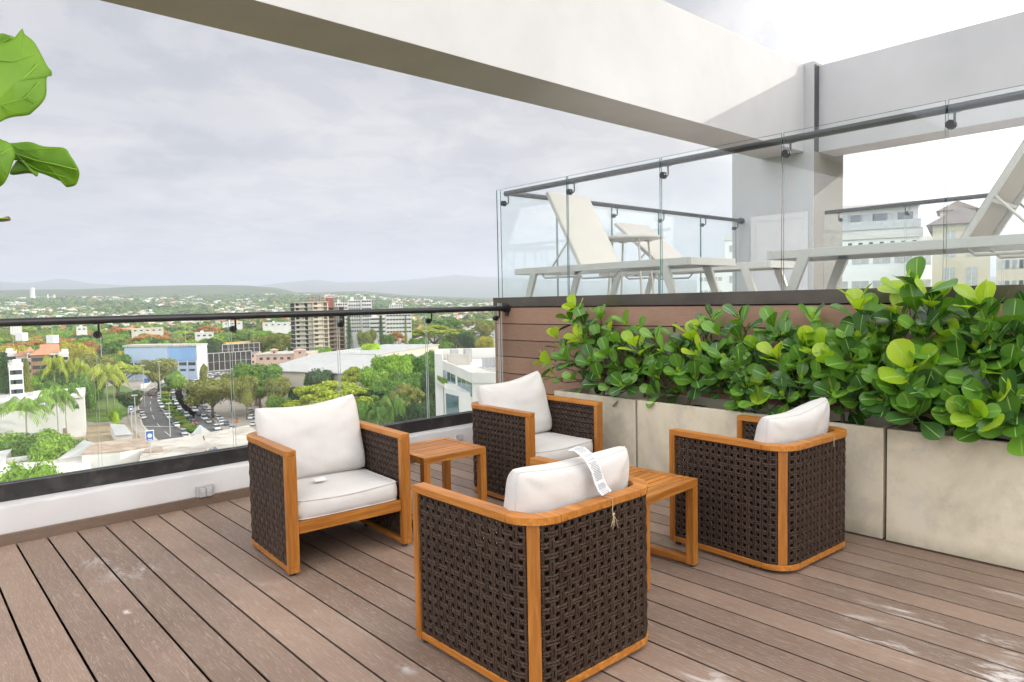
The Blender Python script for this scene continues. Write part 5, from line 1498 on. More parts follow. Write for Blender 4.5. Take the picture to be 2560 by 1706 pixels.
M['bsign_white'] = simple('white_sign', (0.75, 0.75, 0.75), 0.5)
M['yellowp'] = simple('yellow_paint', (0.65, 0.42, 0.06), 0.7)
M['poleg'] = simple('grey_pole', (0.42, 0.42, 0.42), 0.6)
def frame_of(p0, p1):
    """matrix: x along p0->p1, y away from the camera, z up; origin at p0"""
    d = Vector((p1.x-p0.x, p1.y-p0.y, 0)); L = d.length; d.normalize(); n = Vector((-d.y, d.x, 0))
    if n.dot(Vector((p0.x, p0.y, 0))) < 0: n = -n
    return d, n, L
def bthing(name, label, p0, p1, cat='building', group=None):
    """Empty with local x along the front, y into the building"""
    d, n, L = frame_of(p0, p1)
    flip = d.cross(n).z < 0
    t = thing(name, label, cat, (p0.x, p0.y, GZ), 0, group)
    if flip:      # keep it right handed: start at p1
        t.location = (p1.x, p1.y, GZ); d = -d
    t.rotation_euler = (0, 0, math.atan2(d.y, d.x))
    return t, L
WINC = {}
def window(t, x, z, w, h, y=-0.06, dep=0.10, mat='bglass', face='front', name='window'):
    key = (round(w, 2), round(h, 2), mat, face, dep)
    if key not in WINC:
        b = MB()
        if face == 'front': b.box((-w/2, 0, -h/2), (w/2, dep, h/2))
        else: b.box((0, -w/2, -h/2), (dep, w/2, h/2))
        WINC[key] = b.mesh(name, M[mat])
    return obj(name, WINC[key], t, (x, y, z) if face == 'front' else (y, x, z))
def grid_windows(t, x0, x1, nx, z0, z1, nz, w, h, mat='bglass', face='front', y=-0.06, skip=None):
    for i in range(nx):
        for j in range(nz):
            if skip and skip(i, j): continue
            window(t, x0+(x1-x0)*(i+.5)/nx, z0+(z1-z0)*(j+.5)/nz, w, h, y=y, mat=mat, face=face)
def Z(px, py, D): return at_range(px, py, D).z-GZ
def hip_roof(b, x0, x1, y0, y1, z, h, o_=0.5):
    x0 -= o_; x1 += o_; y0 -= o_; y1 += o_; W = x1-x0; Dp = y1-y0; m_ = min(W, Dp)/2
    if W > Dp: r = [(x0+m_, (y0+y1)/2, z+h), (x1-m_, (y0+y1)/2, z+h)]; f = [(0, 1, 5, 4), (1, 2, 5), (2, 3, 4, 5), (3, 0, 4), (3, 2, 1, 0)]
    else: r = [((x0+x1)/2, y0+m_, z+h), ((x0+x1)/2, y1-m_, z+h)]; f = [(0, 1, 4), (1, 2, 5, 4), (2, 3, 5), (3, 0, 4, 5), (3, 2, 1, 0)]
    b.add([(x0, y0, z), (x1, y0, z), (x1, y1, z), (x0, y1, z)]+r, f)

# -- blue clad hall
D = 470; p0, p1 = at_range(312, 900, D+12), at_range(492, 900, D-14)
t, L = bthing('sports_hall', 'pale blue clad hall with a sky blue section and white end wall', p0, p1)
zt = Z(400, 862, D); zm = Z(400, 902, D)
MB().box((0, 0.02, 0), (L, 11, zt-1.2)).build('wall', M['bblue'], t)
b = MB(); b.box((L*0.62, -0.25, zm), (L*0.985, 0.015, zt-1.3)); b.build('cladding_panel', M['bblue2'], t)
b = MB(); b.box((L*0.005, -0.25, zm), (L*0.60, 0.015, zt-1.3)); b.build('cladding_panel', M['bblue'], t)
MB().box((-0.5, -0.8, zt-1.15), (L+0.5, 11.5, zt)).build('roof', M['broofp'], t)
b = MB()
for k in range(26): b.box((L*k/26, -0.95, zt-1.15), (L*k/26+0.35, -0.82, zt-0.2))
b.build('eaves_brackets', M['bwhite'], t)
MB().box((L+0.01, 0.02, 0), (L+0.3, 11, zt-1.2)).build('end_wall', M['bwhite'], t)
grid_windows(t, 0.5, L-0.5, 8, zm-3.6, zm-0.4, 1, L/8*0.82, 1.9); grid_windows(t, 0.5, L-0.5, 8, zm-7.2, zm-4.2, 1, L/8*0.6, 1.3)
for k in range(9): MB().box((L*k/8-0.2, -0.5, 0), (L*k/8+0.2, -0.07, zm)).build('pillar', M['bwhite'], t)
# -- big dark screens
def screen(name, label, xa, xb, ya, yb, D, legs=True, nb=8):
    a, c = at_range(xa, yb, D-4), at_range(xb, yb, D+4); t, L = bthing(name, label, a, c, 'billboard')
    z0, z1 = Z(xa, yb, D), Z(xa, ya, D)
    MB().box((0, 0, z0), (L, 0.8, z1)).build('panel', M['bdark'], t)
    b = MB(); b.box((-0.25, -0.25, z0-0.3), (L+0.25, -0.02, z0)); b.box((-0.25, -0.25, z1), (L+0.25, -0.02, z1+0.3)); b.box((-0.3, -0.25, z0), (0, -0.02, z1)); b.box((L, -0.25, z0), (L+0.3, -0.02, z1))
    for k in range(1, nb): b.box((L*k/nb-0.12, -0.12, z0), (L*k/nb+0.12, -0.02, z1))
    b.box((0, -0.10, (z0+z1)/2-.06), (L, -0.015, (z0+z1)/2+.06))
    b.build('frame', M['poleg'], t)
    b = MB(); b.tube([(L/2, 1.4, 0), (L/2, 1.4, z0-0.4)], 0.7, 12); b.box((0, 0.8, z0-0.9), (L, 2.0, z0-0.32)); b.build('post', M['poleg'], t)
screen('billboard', 'large dark framed billboard seen from behind beside the second glass joint', 521, 629, 884, 926, 330)
screen('billboard', 'smaller dark billboard half hidden behind the large one', 557, 648, 862, 884, 380, nb=7)
# -- cube signs on masts and lamp masts
for (xa, xb, ya, yb, D, lab) in ((39, 57, 833, 853, 560, 'white cube sign on a thin mast at the left, nearer the edge'), (116, 134, 839, 859, 540, 'white and dark cube sign on a mast left of the first glass joint')):
    a, c = at_range(xa, yb, D), at_range(xb, yb, D-3); t, L = bthing('cube_sign', lab, a, c, 'sign'); z0, z1 = Z(xa, yb, D), Z(xa, ya, D)
    bb = MB(); bb.box((0, 0, z0), (L, L, z1)); bb.m = [0, 0, 0, 0, 0, 1]; bb.build('sign_box', [M['bsign_white'], M['bsign_blue']], t)
    MB().tube([(L/2, L/2, 0), (L/2, L/2, z0-0.01)], 0.25, 8).build('mast', M['poleg'], t)
    MB().tube([(L/2, L/2, z1+.01), (L/2, L/2, z1+6)], 0.12, 6).build('mast_top', M['poleg'], t)
for i, (px, py, D, lab) in enumerate(((31, 815, 520, 'light mast at the far left of the park'), (378, 822, 600, 'light mast rising left of the blue hall roof middle'), (462, 800, 520, 'tall light mast rising behind the blue hall'), (543, 802, 560, 'light mast left of the second glass clamp'), (632, 806, 560, 'light mast right of the second glass clamp'), (397, 905, 360, 'lamp post standing before the grey green tree'), (249, 800, 480, 'light mast right beside the first glass joint'), (357, 915, 345, 'lamp post at the left side of the road bend'), (422, 1010, 262, 'lamp post in the planted strip between the roads'), (336, 990, 262, 'thin lamp post by the pavement left of the road'))):
    T = at_range(px, py, D); gz = GZ; t = thing('light_mast', lab, 'street lamp', (T.x, T.y, gz), 0, 'light masts over park and roads'); h = T.z-gz
    MB().tube([(0, 0, 0), (0, 0, h)], [0.22, 0.10], 8).build('pole', M['poleg'], t)
    b = MB(); b.box((-0.9, -0.25, h+0.01), (0.9, 0.25, h+0.35)); b.build('lamp_head', M['poleg'], t)
# -- pink house with cupola
D = 420; a, c = at_range(582, 905, D), at_range(655, 905, D+4); t, L = bthing('pink_house', 'pink house with a small cupola and flat wings beside the billboards', a, c)
zt = Z(600, 883, D)
MB().box((0, 0, 0), (L, 14, zt)).build('wall', M['bpink'], t); b = MB(); hip_roof(b, 0, L*0.75, 0, 13, zt+0.01, 2.6, 1.0); b.build('roof', M['bwhite'], t)
MB().lathe([(1.6, 0), (1.6, 1.4), (0.4, 2.2), (0.1, 2.6)], 10, c=(L*0.37, 6.5, zt+1.9)).build('cupola', M['bwhite'], t)
grid_windows(t, 1, L-1, 5, zt-3.6, zt-0.8, 1, 1.6, 1.5); grid_windows(t, 1, L-1, 5, zt-7, zt-4.2, 1, 1.6, 1.5)
for (xa, xb, ya, D, lab) in ((677, 695, 872, 400, 'small pink hut on the flat roof edge left of the warehouse'), (735, 765, 873, 390, 'square pink roof house above the warehouse corner')):
    a, c = at_range(xa, 900, D), at_range(xb, 900, D); t, L = bthing('pink_house', lab, a, c); zt = Z(xa, ya+4, D)
    MB().box((0, 0, 0), (L, L, zt)).build('wall', M['bpink'], t); b = MB(); hip_roof(b, 0, L, 0, L, zt+0.01, 0.8, 0.4); b.build('roof', M['bpink'], t); window(t, L*.5, zt-1.2, 1.0, 1.0)
a, c = at_range(640, 905, 400), at_range(770, 905, 392); t, L = bthing('flat_house', 'long flat pink grey building behind the warehouse', a, c); zt = Z(700, 887, 398)
MB().box((0, 0, 0), (L, 22, zt)).build('wall', M['bpink'], t); MB().box((-0.3, -0.3, zt+0.01), (L+0.3, 22.3, zt+0.5)).build('roof', M['broofp'], t)
grid_windows(t, 1, L-1, 7, zt-3.2, zt-0.6, 1, 1.7, 1.3)
# -- houses at left
def house(label, xa, xb, top, D, dep, wall, roof=None, rh=2.0, nx=3, nz=2, skew=0.0, winw=1.5, winh=1.5, name='apartment_house', fl=3.3, group=None, mat='bglass'):
    a, c = at_range(xa, 900, D-skew), at_range(xb, 900, D+skew); t, L = bthing(name, label, a, c, 'building', group); zt = Z((xa+xb)/2, top, D)
    MB().box((0, 0, 0), (L, dep, zt)).build('wall', M[wall], t)
    b = MB()
    if roof == 'hip': hip_roof(b, 0, L, 0, dep, zt+0.02, rh, 0.5); b.build('roof', M['broof'], t)
    elif roof == 'gable':
        b.add([(-.4, -.4, zt+.02), (L+.4, -.4, zt+.02), (L+.4, dep+.4, zt+.02), (-.4, dep+.4, zt+.02), (-.4, dep/2, zt+rh), (L+.4, dep/2, zt+rh)], [(0, 1, 5, 4), (2, 3, 4, 5), (0, 4, 3), (1, 2, 5), (3, 2, 1, 0)]); b.build('roof', M['broof'], t)
    else:
        b.box((-.15, -.15, zt+0.01), (L+.15, .15, zt+0.7)); b.box((-.15, .1505, zt+0.01), (.15, dep+.15, zt+0.7)); b.box((L-.15, .1505, zt+.01), (L+.15, dep+.15, zt+.7)); b.box((.1505, dep-.15, zt+.01), (L-.1505, dep+.15, zt+.7)); b.build('roof_parapet', M[wall], t)
        MB().box((L*.3, dep*.4, zt+.01), (L*.3+2.5, dep*.4+3, zt+2.2)).build('roof_hut', M['bwhite'], t)
    if nx*nz: grid_windows(t, 0.6, L-0.6, nx, zt-fl*nz, zt-0.2, nz, winw, winh, mat=mat)
    return t, L, zt
house('white block with red roof tips at the left edge behind the conifer', 6, 42, 886, 380, 14, 'bwhite', None, nx=4, nz=3)
house('white house with low red roof, second from the left edge', 40, 72, 891, 372, 12, 'bwhite', 'hip', 2, nx=3, nz=3)
house('brick fronted block with red roof in the middle of the left houses', 76, 124, 888, 350, 13, 'bbrick', 'hip', 2.4, nx=4, nz=4)
house('tall white stair block behind the brick fronted block', 68, 84, 880, 366, 10, 'bwhite', 'hip', 2, nx=1, nz=3)
house('white gabled block rising behind the brick fronts', 104, 148, 882, 375, 14, 'bwhite', 'gable', 3.5, nx=4, nz=3)
house('white block at the right end of the left houses', 148, 172, 887, 372, 14, 'bwhite', None, nx=3, nz=3)
house('white balcony house behind the slim conifer', 20, 56, 918, 290, 12, 'bwhite', None, nx=3, nz=5)
# low white modern building
a, c = at_range(-60, 1040, 280), at_range(212, 1040, 278); t, L = bthing('low_white_building', 'long low white flat roofed building with brown doors behind the big palm', a, c)
zt = Z(100, 1002, 278); MB().box((0, 0, 0), (L, 24, zt)).build('wall', M['bwhite'], t)
MB().box((-.3, -.6, zt+.01), (L+.3, 24.3, zt+1.0)).build('roof', M['bwhite'], t)
for x, w_ in ((0.30, 3.4), (0.66, 2.6), (0.80, 1.2)): window(t, L*x, 2.0, w_, 3.2, mat='bbrown', name='door')
grid_windows(t, L*.05, L*.62, 8, zt-3.2, zt-1.0, 1, 1.8, 1.3); window(t, L*.92, zt-3.0, 1.6, 1.4)
for k in range(3): MB().box((L*(.2+.25*k), 6, zt+1.01), (L*(.2+.25*k)+1.6, 7.4, zt+2.0)).build('roof_unit', M['poleg'], t)
# grey boundary wall
a, c = at_range(148, 1075, 222), at_range(300, 1062, 238); t, L = bthing('boundary_wall', 'long grey boundary wall between garden and lawn', a, c, 'wall'); MB().box((0, 0, 0), (L, 0.3, 3.0)).build('wall_panel', M['bconc'], t)
# ramp wall along the road
P_ = [gp(x, y) for x, y in ((352, 972), (400, 962), (440, 945), (480, 933), (520, 922))]; b = MB(); b.sweep([(p.x, p.y) for p in P_], [(-.3, GZ), (.3, GZ), (.3, GZ+2.4), (-.3, GZ+2.4)])
tag(b.build('ramp_wall', M['bwhite']), 'long white wall climbing beside the road towards the blue hall', 'wall')
a, c = at_range(382, 955, 372), at_range(400, 955, 372)
for i in range(5):
    a = gp(368+i*13, 969-i*2.2); t = thing('hoarding_panel', ['dark blue hoarding panel nearest the road bend', 'white hoarding panel second from the road bend', 'dark blue hoarding panel in the middle of the row', 'white hoarding panel fourth in the row', 'dark blue hoarding panel at the tree'][i], 'hoarding', (a.x, a.y, GZ), az_of(380)-PI/2, 'hoarding panels on the white wall')
    MB().box((-1.3, 0.2, 2.5), (1.3, 0.35, 4.9)).build('board', M['bsign_blue' if i % 2 == 0 else 'bsign_white'], t); MB().box((-1.2, 0.36, 0), (-1.0, 0.5, 4.8)).build('support', M['poleg'], t)
# -- unfinished tower in two parts, brown tower behind
def tower_frame(label, xa, xb, top, D, dep, mat, slabs, bays, name='unfinished_tower', infill='bdark'):
    a, c = at_range(xa, 850, D), at_range(xb, 850, D+3); t, L = bthing(name, label, a, c); zt = Z(xa, top, D); fh = zt/slabs
    for k in range(1, slabs+1): MB().box((-0.9, -1.1, fh*k-0.45), (L+0.5, dep, fh*k)).build('floor_slab', M[mat], t)
    b = MB(); b.box((0.3, 1.2, 0), (L-0.3, dep-0.4, fh*slabs-0.46)); b.build('inner_wall', M[infill], t)
    for k in range(bays+1): MB().box((L*k/bays-0.35, -0.02, 0), (L*k/bays+0.35, 1.15, zt-0.46)).build('column', M[mat], t)
    for k in range(bays):
        if k % 2: MB().box((L*k/bays+0.4, 0.3, 0), (L*(k+1)/bays-0.6, 1.1, zt-0.47)).build('infill_wall', M[mat], t)
    for k in range(slabs): 
        b = MB(); b.box((-0.9, -1.08, fh*k+0.01), (L*0.55, -1.0, fh*k+0.95)); b.build('balcony_front', M[mat], t)
    return t, L, zt
tower_frame('left wing of the unfinished concrete tower with open floors', 741, 784, 757, 520, 16, 'bconc', 14, 4)
tower_frame('right wing of the unfinished tower with cream balconies', 786, 822, 755, 528, 16, 'bcream', 14, 3, infill='bbrown')
t, L, zt = tower_frame('brown unfinished tower behind the cream wing with red formwork on top', 824, 862, 768, 548, 16, 'bbrown', 13, 3)
for k in range(5):
    b = MB(); x = L*k/4
    b.tube([(x, 0, zt+.01), (x, 0, zt+8.5)], 0.12, 4); b.box((x-.1, 0, zt+4), (min(L, x+L/4), 0.2, zt+4.2)); b.box((x-.1, 0, zt+8.2), (min(L, x+L/4), 0.2, zt+8.4)); b.build('scaffold', M['redsteel'], t)
MB().box((0.5, 2, zt+.01), (L*.4, 8, zt+7)).build('formwork', M['redsteel'], t)
a, c = at_range(772, 760, 560), at_range(826, 760, 560); t, L = bthing('scaffold_frame', 'red steel frames standing on top behind the unfinished tower', a, c, 'scaffolding'); z0 = 30; z1 = Z(800, 742, 560)
for k in range(7): MB().tube([(L*k/6, 0, 0), (L*k/6, 0, z1)], 0.18, 4).build('upright', M['redsteel'], t)
for z_ in (z1-9, z1-6, z1-3, z1): MB().box((0, -.15, z_-.3), (L, .15, z_)).build('beam', M['redsteel'], t)
# -- white high rise, long white block
def hirise(label, xa, xb, top, D, dep, nx, nz, wall='bwhite', w=1.5, h=1.3, fl=3.1, name='white_high_rise', skew=0, steps=None, group=None):
    a, c = at_range(xa, 850, D-skew), at_range(xb, 850, D+skew); t, L = bthing(name, label, a, c, 'building', group); zt = Z((xa+xb)/2, top, D)
    MB().box((0, 0, 0), (L, dep, zt)).build('wall', M[wall], t)
    MB().box((L*.2, dep*.2, zt+.01), (L*.45, dep*.6, zt+2.5)).build('roof_hut', M[wall], t)
    for k in range(1, nz): MB().box((-.05, -0.12, zt-fl*k-0.12), (L+.05, -0.005, zt-fl*k+0.12)).build('floor_band', M[wall], t)
    grid_windows(t, 0.4, L-0.4, nx, zt-fl*nz, zt, nz, w, h, y=-0.06)
    return t, L, zt
hirise('white high rise with small dark windows right of the unfinished tower, left part', 840, 872, 757, 600, 16, 5, 8, w=1.3)
hirise('tallest white high rise behind the dark conifer', 873, 905, 750, 605, 18, 5, 9, w=1.3)
hirise('white high rise with a recessed corner, rightmost of three', 906, 932, 749, 600, 16, 4, 8, w=1.6)
hirise('long white block with rows of dark windows left part', 925, 965, 793, 580, 20, 5, 4, w=2.4, fl=3.4)
hirise('long white block with rows of dark windows right part', 966, 1030, 784, 590, 20, 8, 5, w=2.2, fl=3.4)
hirise('distant white tower top above the long white block', 975, 1010, 762, 900, 18, 6, 4)
# -- warehouse with pale low roofs
a, c = at_range(655, 960, 322), at_range(790, 960, 300); t, L = bthing('warehouse', 'pale warehouse with low white sheet roofs behind the round dark tree', a, c)
zt = Z(700, 927, 315); MB().box((0, 0, 0), (L+30, 70, zt)).build('wall', M['bcream'], t)
b = MB(); n_ = 22
for k in range(n_):
    x0, x1 = -1+(L+32)*k/n_, -1+(L+32)*(k+1)/n_-0.05
    b.add([(x0, -1, zt+.05), (x1, -1, zt+.05), (x1, 34, zt+4.6), (x0, 34, zt+4.6)], [(0, 1, 2, 3)]); b.add([(x0, 34.1, zt+4.6), (x1, 34.1, zt+4.6), (x1, 71, zt+.1), (x0, 71, zt+.1)], [(0, 1, 2, 3)])
b.build('roof', M['tin'], t)
b = MB(); b.add([(-1, 0, zt), (-1, 34, zt+4.55), (-1, 70, zt), (L+31, 0, zt), (L+31, 34, zt+4.55), (L+31, 70, zt)], [(0, 1, 2), (5, 4, 3)]); b.build('gable', M['bcream'], t)
MB().box((-1.1, -1.15, zt-.1), (L+31.1, -1.01, zt+.3)).build('gutter', M['bwhite'], t)
a, c = at_range(790, 930, 400), at_range(940, 930, 380); t, L = bthing('warehouse', 'second flat pale warehouse roof further back beside the lime green tree', a, c)
zt = Z(850, 888, 390); MB().box((0, 0, 0), (L, 80, zt)).build('wall', M['bcream'], t); MB().box((-.5, -.5, zt+.01), (L+.5, 80.5, zt+.6)).build('roof', M['tin'], t)
for k in range(8): MB().box((L*.15+k*1.9, 12, zt+.61), (L*.15+k*1.9+1.0, 13, zt+1.5)).build('roof_vent', M['bwhite'], t)
# yellow lined viaduct
a, c = at_range(513, 868, 640), at_range(770, 858, 700); t, L = bthing('viaduct', 'long low viaduct with a yellow edge behind the billboards', a, c, 'bridge')
z1 = Z(560, 858, 650); MB().box((0, 0, z1-3), (L, 10, z1-.6)).build('deck_beam', M['bcream'], t); MB().box((0, -.2, z1-.59), (L, .1, z1+.5)).build('parapet', M['yellowp'], t)
for k in range(8): MB().box((L*k/7-.8, 3, 0), (L*k/7+.8, 6, z1-3.01)).build('pier', M['bcream'], t)
for i, (xa, xb, top, D, lab) in enumerate(((332, 412, 822, 800, 'long low cream roof among the park trees'), (490, 537, 834, 640, 'white two storey house in the park beside the viaduct'), (195, 222, 819, 850, 'small white roof in the wood by the first clamp'), (660, 740, 808, 800, 'row of white houses left of the unfinished tower'), (560, 610, 806, 900, 'low white house near the handrail by the second clamp'), (30, 60, 805, 900, 'pale house at the left edge under the handrail'))):
    house(lab, xa, xb, top, D, 12, 'bwhite' if i else 'bcream', None, nx=max(2, (xb-xa)//14), nz=1, name='house', winw=2.2, winh=1.2)
# factory with chimneys far left
def far_house(nm, label, px, py, D, w, h, dep, mat, cat='building'):
    T = at_range(px, py, D); gz = ground_z(T.x, T.y); t = thing(nm, label, cat, (T.x, T.y, T.z-h), az_of(px)-PI/2)
    MB().box((-w/2, 0, min(0, gz-T.z+h-5)), (w/2, dep, h)).build('wall', M[mat], t); return t
t = far_house('factory', 'distant pale factory with a tall stack on the left skyline', 70, 750, 5200, 130, 14, 60, 'bcream')
MB().lathe([(14, 0), (12, 60), (13, 75)], 12, c=(25, 30, 14.1)).build('chimney', M['bwhite'], t)
MB().lathe([(30, 0), (26, 10), (18, 16)], 14, c=(-30, 40, 14.1)).build('silo', M['bcream'], t)
t = thing('chimney', 'thin distant white chimney right of the factory', 'chimney', tuple(at_range(120, 753, 5200))); MB().lathe([(5, -30), (4, 42)], 10).build('shaft', M['bwhite'], t)
t = thing('chimney', 'thicker distant chimney furthest right on the left skyline', 'chimney', tuple(at_range(136, 753, 5200))); MB().lathe([(9, -30), (7, 40)], 10).build('shaft', M['bcream'], t)
far_house('factory', 'distant low pale sheds right of the two chimneys', 178, 754, 5100, 130, 12, 40, 'bcream')

# -- white modern building at right
rzb = H_EYE-143/CAM_F*155
q0, q1 = at_range(1103, 900, 155), at_range(1180, 900, 125); q2 = at_range(1330, 900, 124); q3 = at_range(1330, 900, 166); q4 = at_range(1088, 900, 166)
t, L = bthing('modern_office', 'white modern building with blue green windows and a rooftop full of machines', q0, q1)
inv = (Matrix.Translation(t.location) @ Euler((0, 0, t.rotation_euler.z)).to_matrix().to_4x4()).inverted()
def lc(p): v = inv @ Vector((p.x, p.y, GZ)); return (v.x, v.y)
zr = rzb-GZ
MB().prism([lc(q0), lc(q1), lc(q2), lc(q3), lc(q4)][::1], 0, zr-1.0).build('wall', M['bwhite'], t)
b = MB(); pts = [lc(q0), lc(q1), lc(q2)]
for (x0, y0), (x1, y1) in zip(pts[:-1], pts[1:]):
    d_ = Vector((x1-x0, y1-y0)).normalized(); n_ = Vector((-d_.y, d_.x)); b.add([(x0-n_.x*.15, y0-n_.y*.15, zr-1.9), (x1-n_.x*.15, y1-n_.y*.15, zr-1.9), (x1+n_.x*.25, y1+n_.y*.25, zr-1.9), (x0+n_.x*.25, y0+n_.y*.25, zr-1.9), (x0-n_.x*.15, y0-n_.y*.15, zr), (x1-n_.x*.15, y1-n_.y*.15, zr), (x1+n_.x*.25, y1+n_.y*.25, zr), (x0+n_.x*.25, y0+n_.y*.25, zr)], [(0, 3, 2, 1), (4, 5, 6, 7), (0, 1, 5, 4), (1, 2, 6, 5), (2, 3, 7, 6), (3, 0, 4, 7)])
b.build('roof_edge', M['bwhite'], t)
e0, e1 = at_range(1086, 880, 154.5), at_range(1106, 880, 152.5); e3 = at_range(1090, 880, 170); zb = at_range(1090, 880, 160).z-GZ
MB().prism([lc(e0), lc(e1), lc(at_range(1108, 880, 167)), lc(at_range(1340, 880, 167)), lc(at_range(1340, 880, 169)), lc(e3)], 0, zb).build('tall_wall', M['bwhite'], t)
for f0, f1 in ((0.08, 0.50), (0.58, 0.98)):
    MB().box((L*f0, -0.12, -15.7-GZ), (L*f1, -0.01, -11.6-GZ)).build('window', M['bglass_b'], t)
    for g_ in (0.33, 0.66): MB().box((L*(f0+(f1-f0)*g_)-.05, -0.16, -15.7-GZ), (L*(f0+(f1-f0)*g_)+.05, -0.125, -11.6-GZ)).build('window_bar', M['bwhite'], t)
MB().box((L*.02, -1.6, -16.0-GZ), (L*.52, -0.13, -15.3-GZ)).build('balcony_slab', M['bwhite'], t)
cr_, _, ch_ = proto('bush', 0)
hedge = obj('balcony_hedge', cr_.mesh('balcony_hedge', FM['bright']), t, (L*.25, -1.3, -15.6-GZ)); hedge.scale = (L*.42, 1.0, 1.5)
A_, B_, C_, D_ = lc(at_range(1109, 900, 134)), lc(at_range(1149, 900, 127.6)), lc(at_range(1181, 900, 126.3)), lc(at_range(1112, 900, 149))
MB().prism([A_, B_, C_, D_], 0, -15.0-GZ).build('glass_bay', M['bwhite'], t)
d_ = Vector((B_[0]-A_[0], B_[1]-A_[1])); n_ = Vector((-d_.y, d_.x)).normalized()*0.08; p_ = Vector(A_)+d_*.12; p2_ = Vector(A_)+d_*.88
bw = MB(); bw.add([(q_.x-n_.x*s_, q_.y-n_.y*s_, z_) for z_ in (-32-GZ, -15.9-GZ) for q_, s_ in ((p_, 0.1), (p2_, 0.1), (p2_, 1.6), (p_, 1.6))], [(3, 2, 6, 7), (0, 4, 5, 1), (0, 3, 7, 4), (1, 5, 6, 2), (4, 7, 6, 5), (0, 1, 2, 3)]); bw.build('window', M['bglass_b'], t)
for (x0, y0), (x1, y1) in ((A_, B_), (B_, C_)):
    b = MB(); b.add([(x0, y0, -14.98-GZ), (x1, y1, -14.98-GZ), (x1, y1, -14.0-GZ), (x0, y0, -14.0-GZ), (x0+.02, y0+.05, -14.98-GZ), (x1+.02, y1+.05, -14.98-GZ), (x1+.02, y1+.05, -14.0-GZ), (x0+.02, y0+.05, -14.0-GZ)], [(0, 1, 2, 3), (7, 6, 5, 4), (0, 4, 5, 1), (3, 2, 6, 7)]); b.build('terrace_glass', M['glass'], t)
def rooftop(px0, py0, D_, n, w, h, step, mat, nm='air_conditioner'):
    for k in range(n):
        p = lc(at_range(px0+k*step, py0, D_)); MB().box((p[0], p[1], zr-.99), (p[0]+w, p[1]+w*.6, zr-.99+h)).build(nm, M[mat], t)
rooftop(1118, 900, 152, 8, 1.1, 2.4, 7.0, 'broofp'); rooftop(1205, 900, 146, 5, 1.2, 2.0, 9, 'poleg'); rooftop(1125, 890, 160, 2, 2.5, 3.0, 33, 'poleg', 'roof_hut')
rooftop(1190, 930, 131, 6, 1.6, .5, 14, 'broofp', 'duct')
for k in range(7):
    p = lc(at_range(1205+k*6, 930, 138+k*2)); b = MB(); b.tube([(p[0]-2, p[1], zr-.5), (p[0]+9, p[1]+1, zr-.5)], .10, 5); b.build('pipe', M['poleg'], t)

# -- near roofs at the bottom of the view
def roof_box(name, label, corners, ztop_from, h, mat_w, mat_r, par=0.0):
    """flat roofed building whose roof corners are the given pixels on one level"""
    P_ = [on_plane(x, y, 2, ztop_from) for x, y in corners]; ctr = sum(P_, Vector())/len(P_)
    t = thing(name, label, 'building', (ctr.x, ctr.y, ztop_from-h)); poly = [(p.x-ctr.x, p.y-ctr.y) for p in P_]
    ar = sum(poly[i][0]*poly[(i+1) % len(poly)][1]-poly[(i+1) % len(poly)][0]*poly[i][1] for i in range(len(poly)))
    if ar < 0: poly = poly[::-1]
    MB().prism(poly, -8, h-.25).build('wall', M[mat_w], t)
    MB().prism([(x*1.012, y*1.012) for x, y in poly], h-.24, h).build('roof', M[mat_r], t)
    return t, P_, ctr
rz = -30.5
roof_box('flat_roof_building', 'big whitewashed patchy flat roof with water tanks below the handrail', [(355, 1130), (372, 1105), (480, 1090), (620, 1064), (672, 1100), (760, 1200), (500, 1260), (330, 1250)], rz, 5, 'bcream', 'broofp')
roof_box('flat_roof_building', 'brown stained slab roof over a white wall with a dark doorway', [(204, 1135), (232, 1107), (368, 1094), (372, 1116), (300, 1128)], rz+0.9, 3.4, 'bwhite', 'broofb')
roof_box('flat_roof_building', 'small roof hut with a brown lid beside the brown slab roof', [(357, 1131), (364, 1122), (405, 1117), (408, 1128)], rz+0.6, 2.4, 'bwhite', 'broofb')
t, P_, ctr = roof_box('terrace_building', 'white roof terrace with washing on a line in the lower left corner', [(0, 1162), (150, 1146), (222, 1133), (232, 1200), (200, 1290), (-60, 1300)], rz-1.2, 5, 'bwhite', 'bwhite')
a, c = on_plane(4, 1160, 2, rz-1.2), on_plane(222, 1132, 2, rz-1.2)
d_, n_, L_ = frame_of(a, c); b = MB(); b.sweep([(a.x, a.y), (c.x, c.y)], [(-.12, rz-1.19), (.12, rz-1.19), (.12, rz-.1), (-.12, rz-.1)])
tag(b.build('terrace_wall', M['bwhite']), 'white wall along the back of the roof terrace with the washing', 'wall')
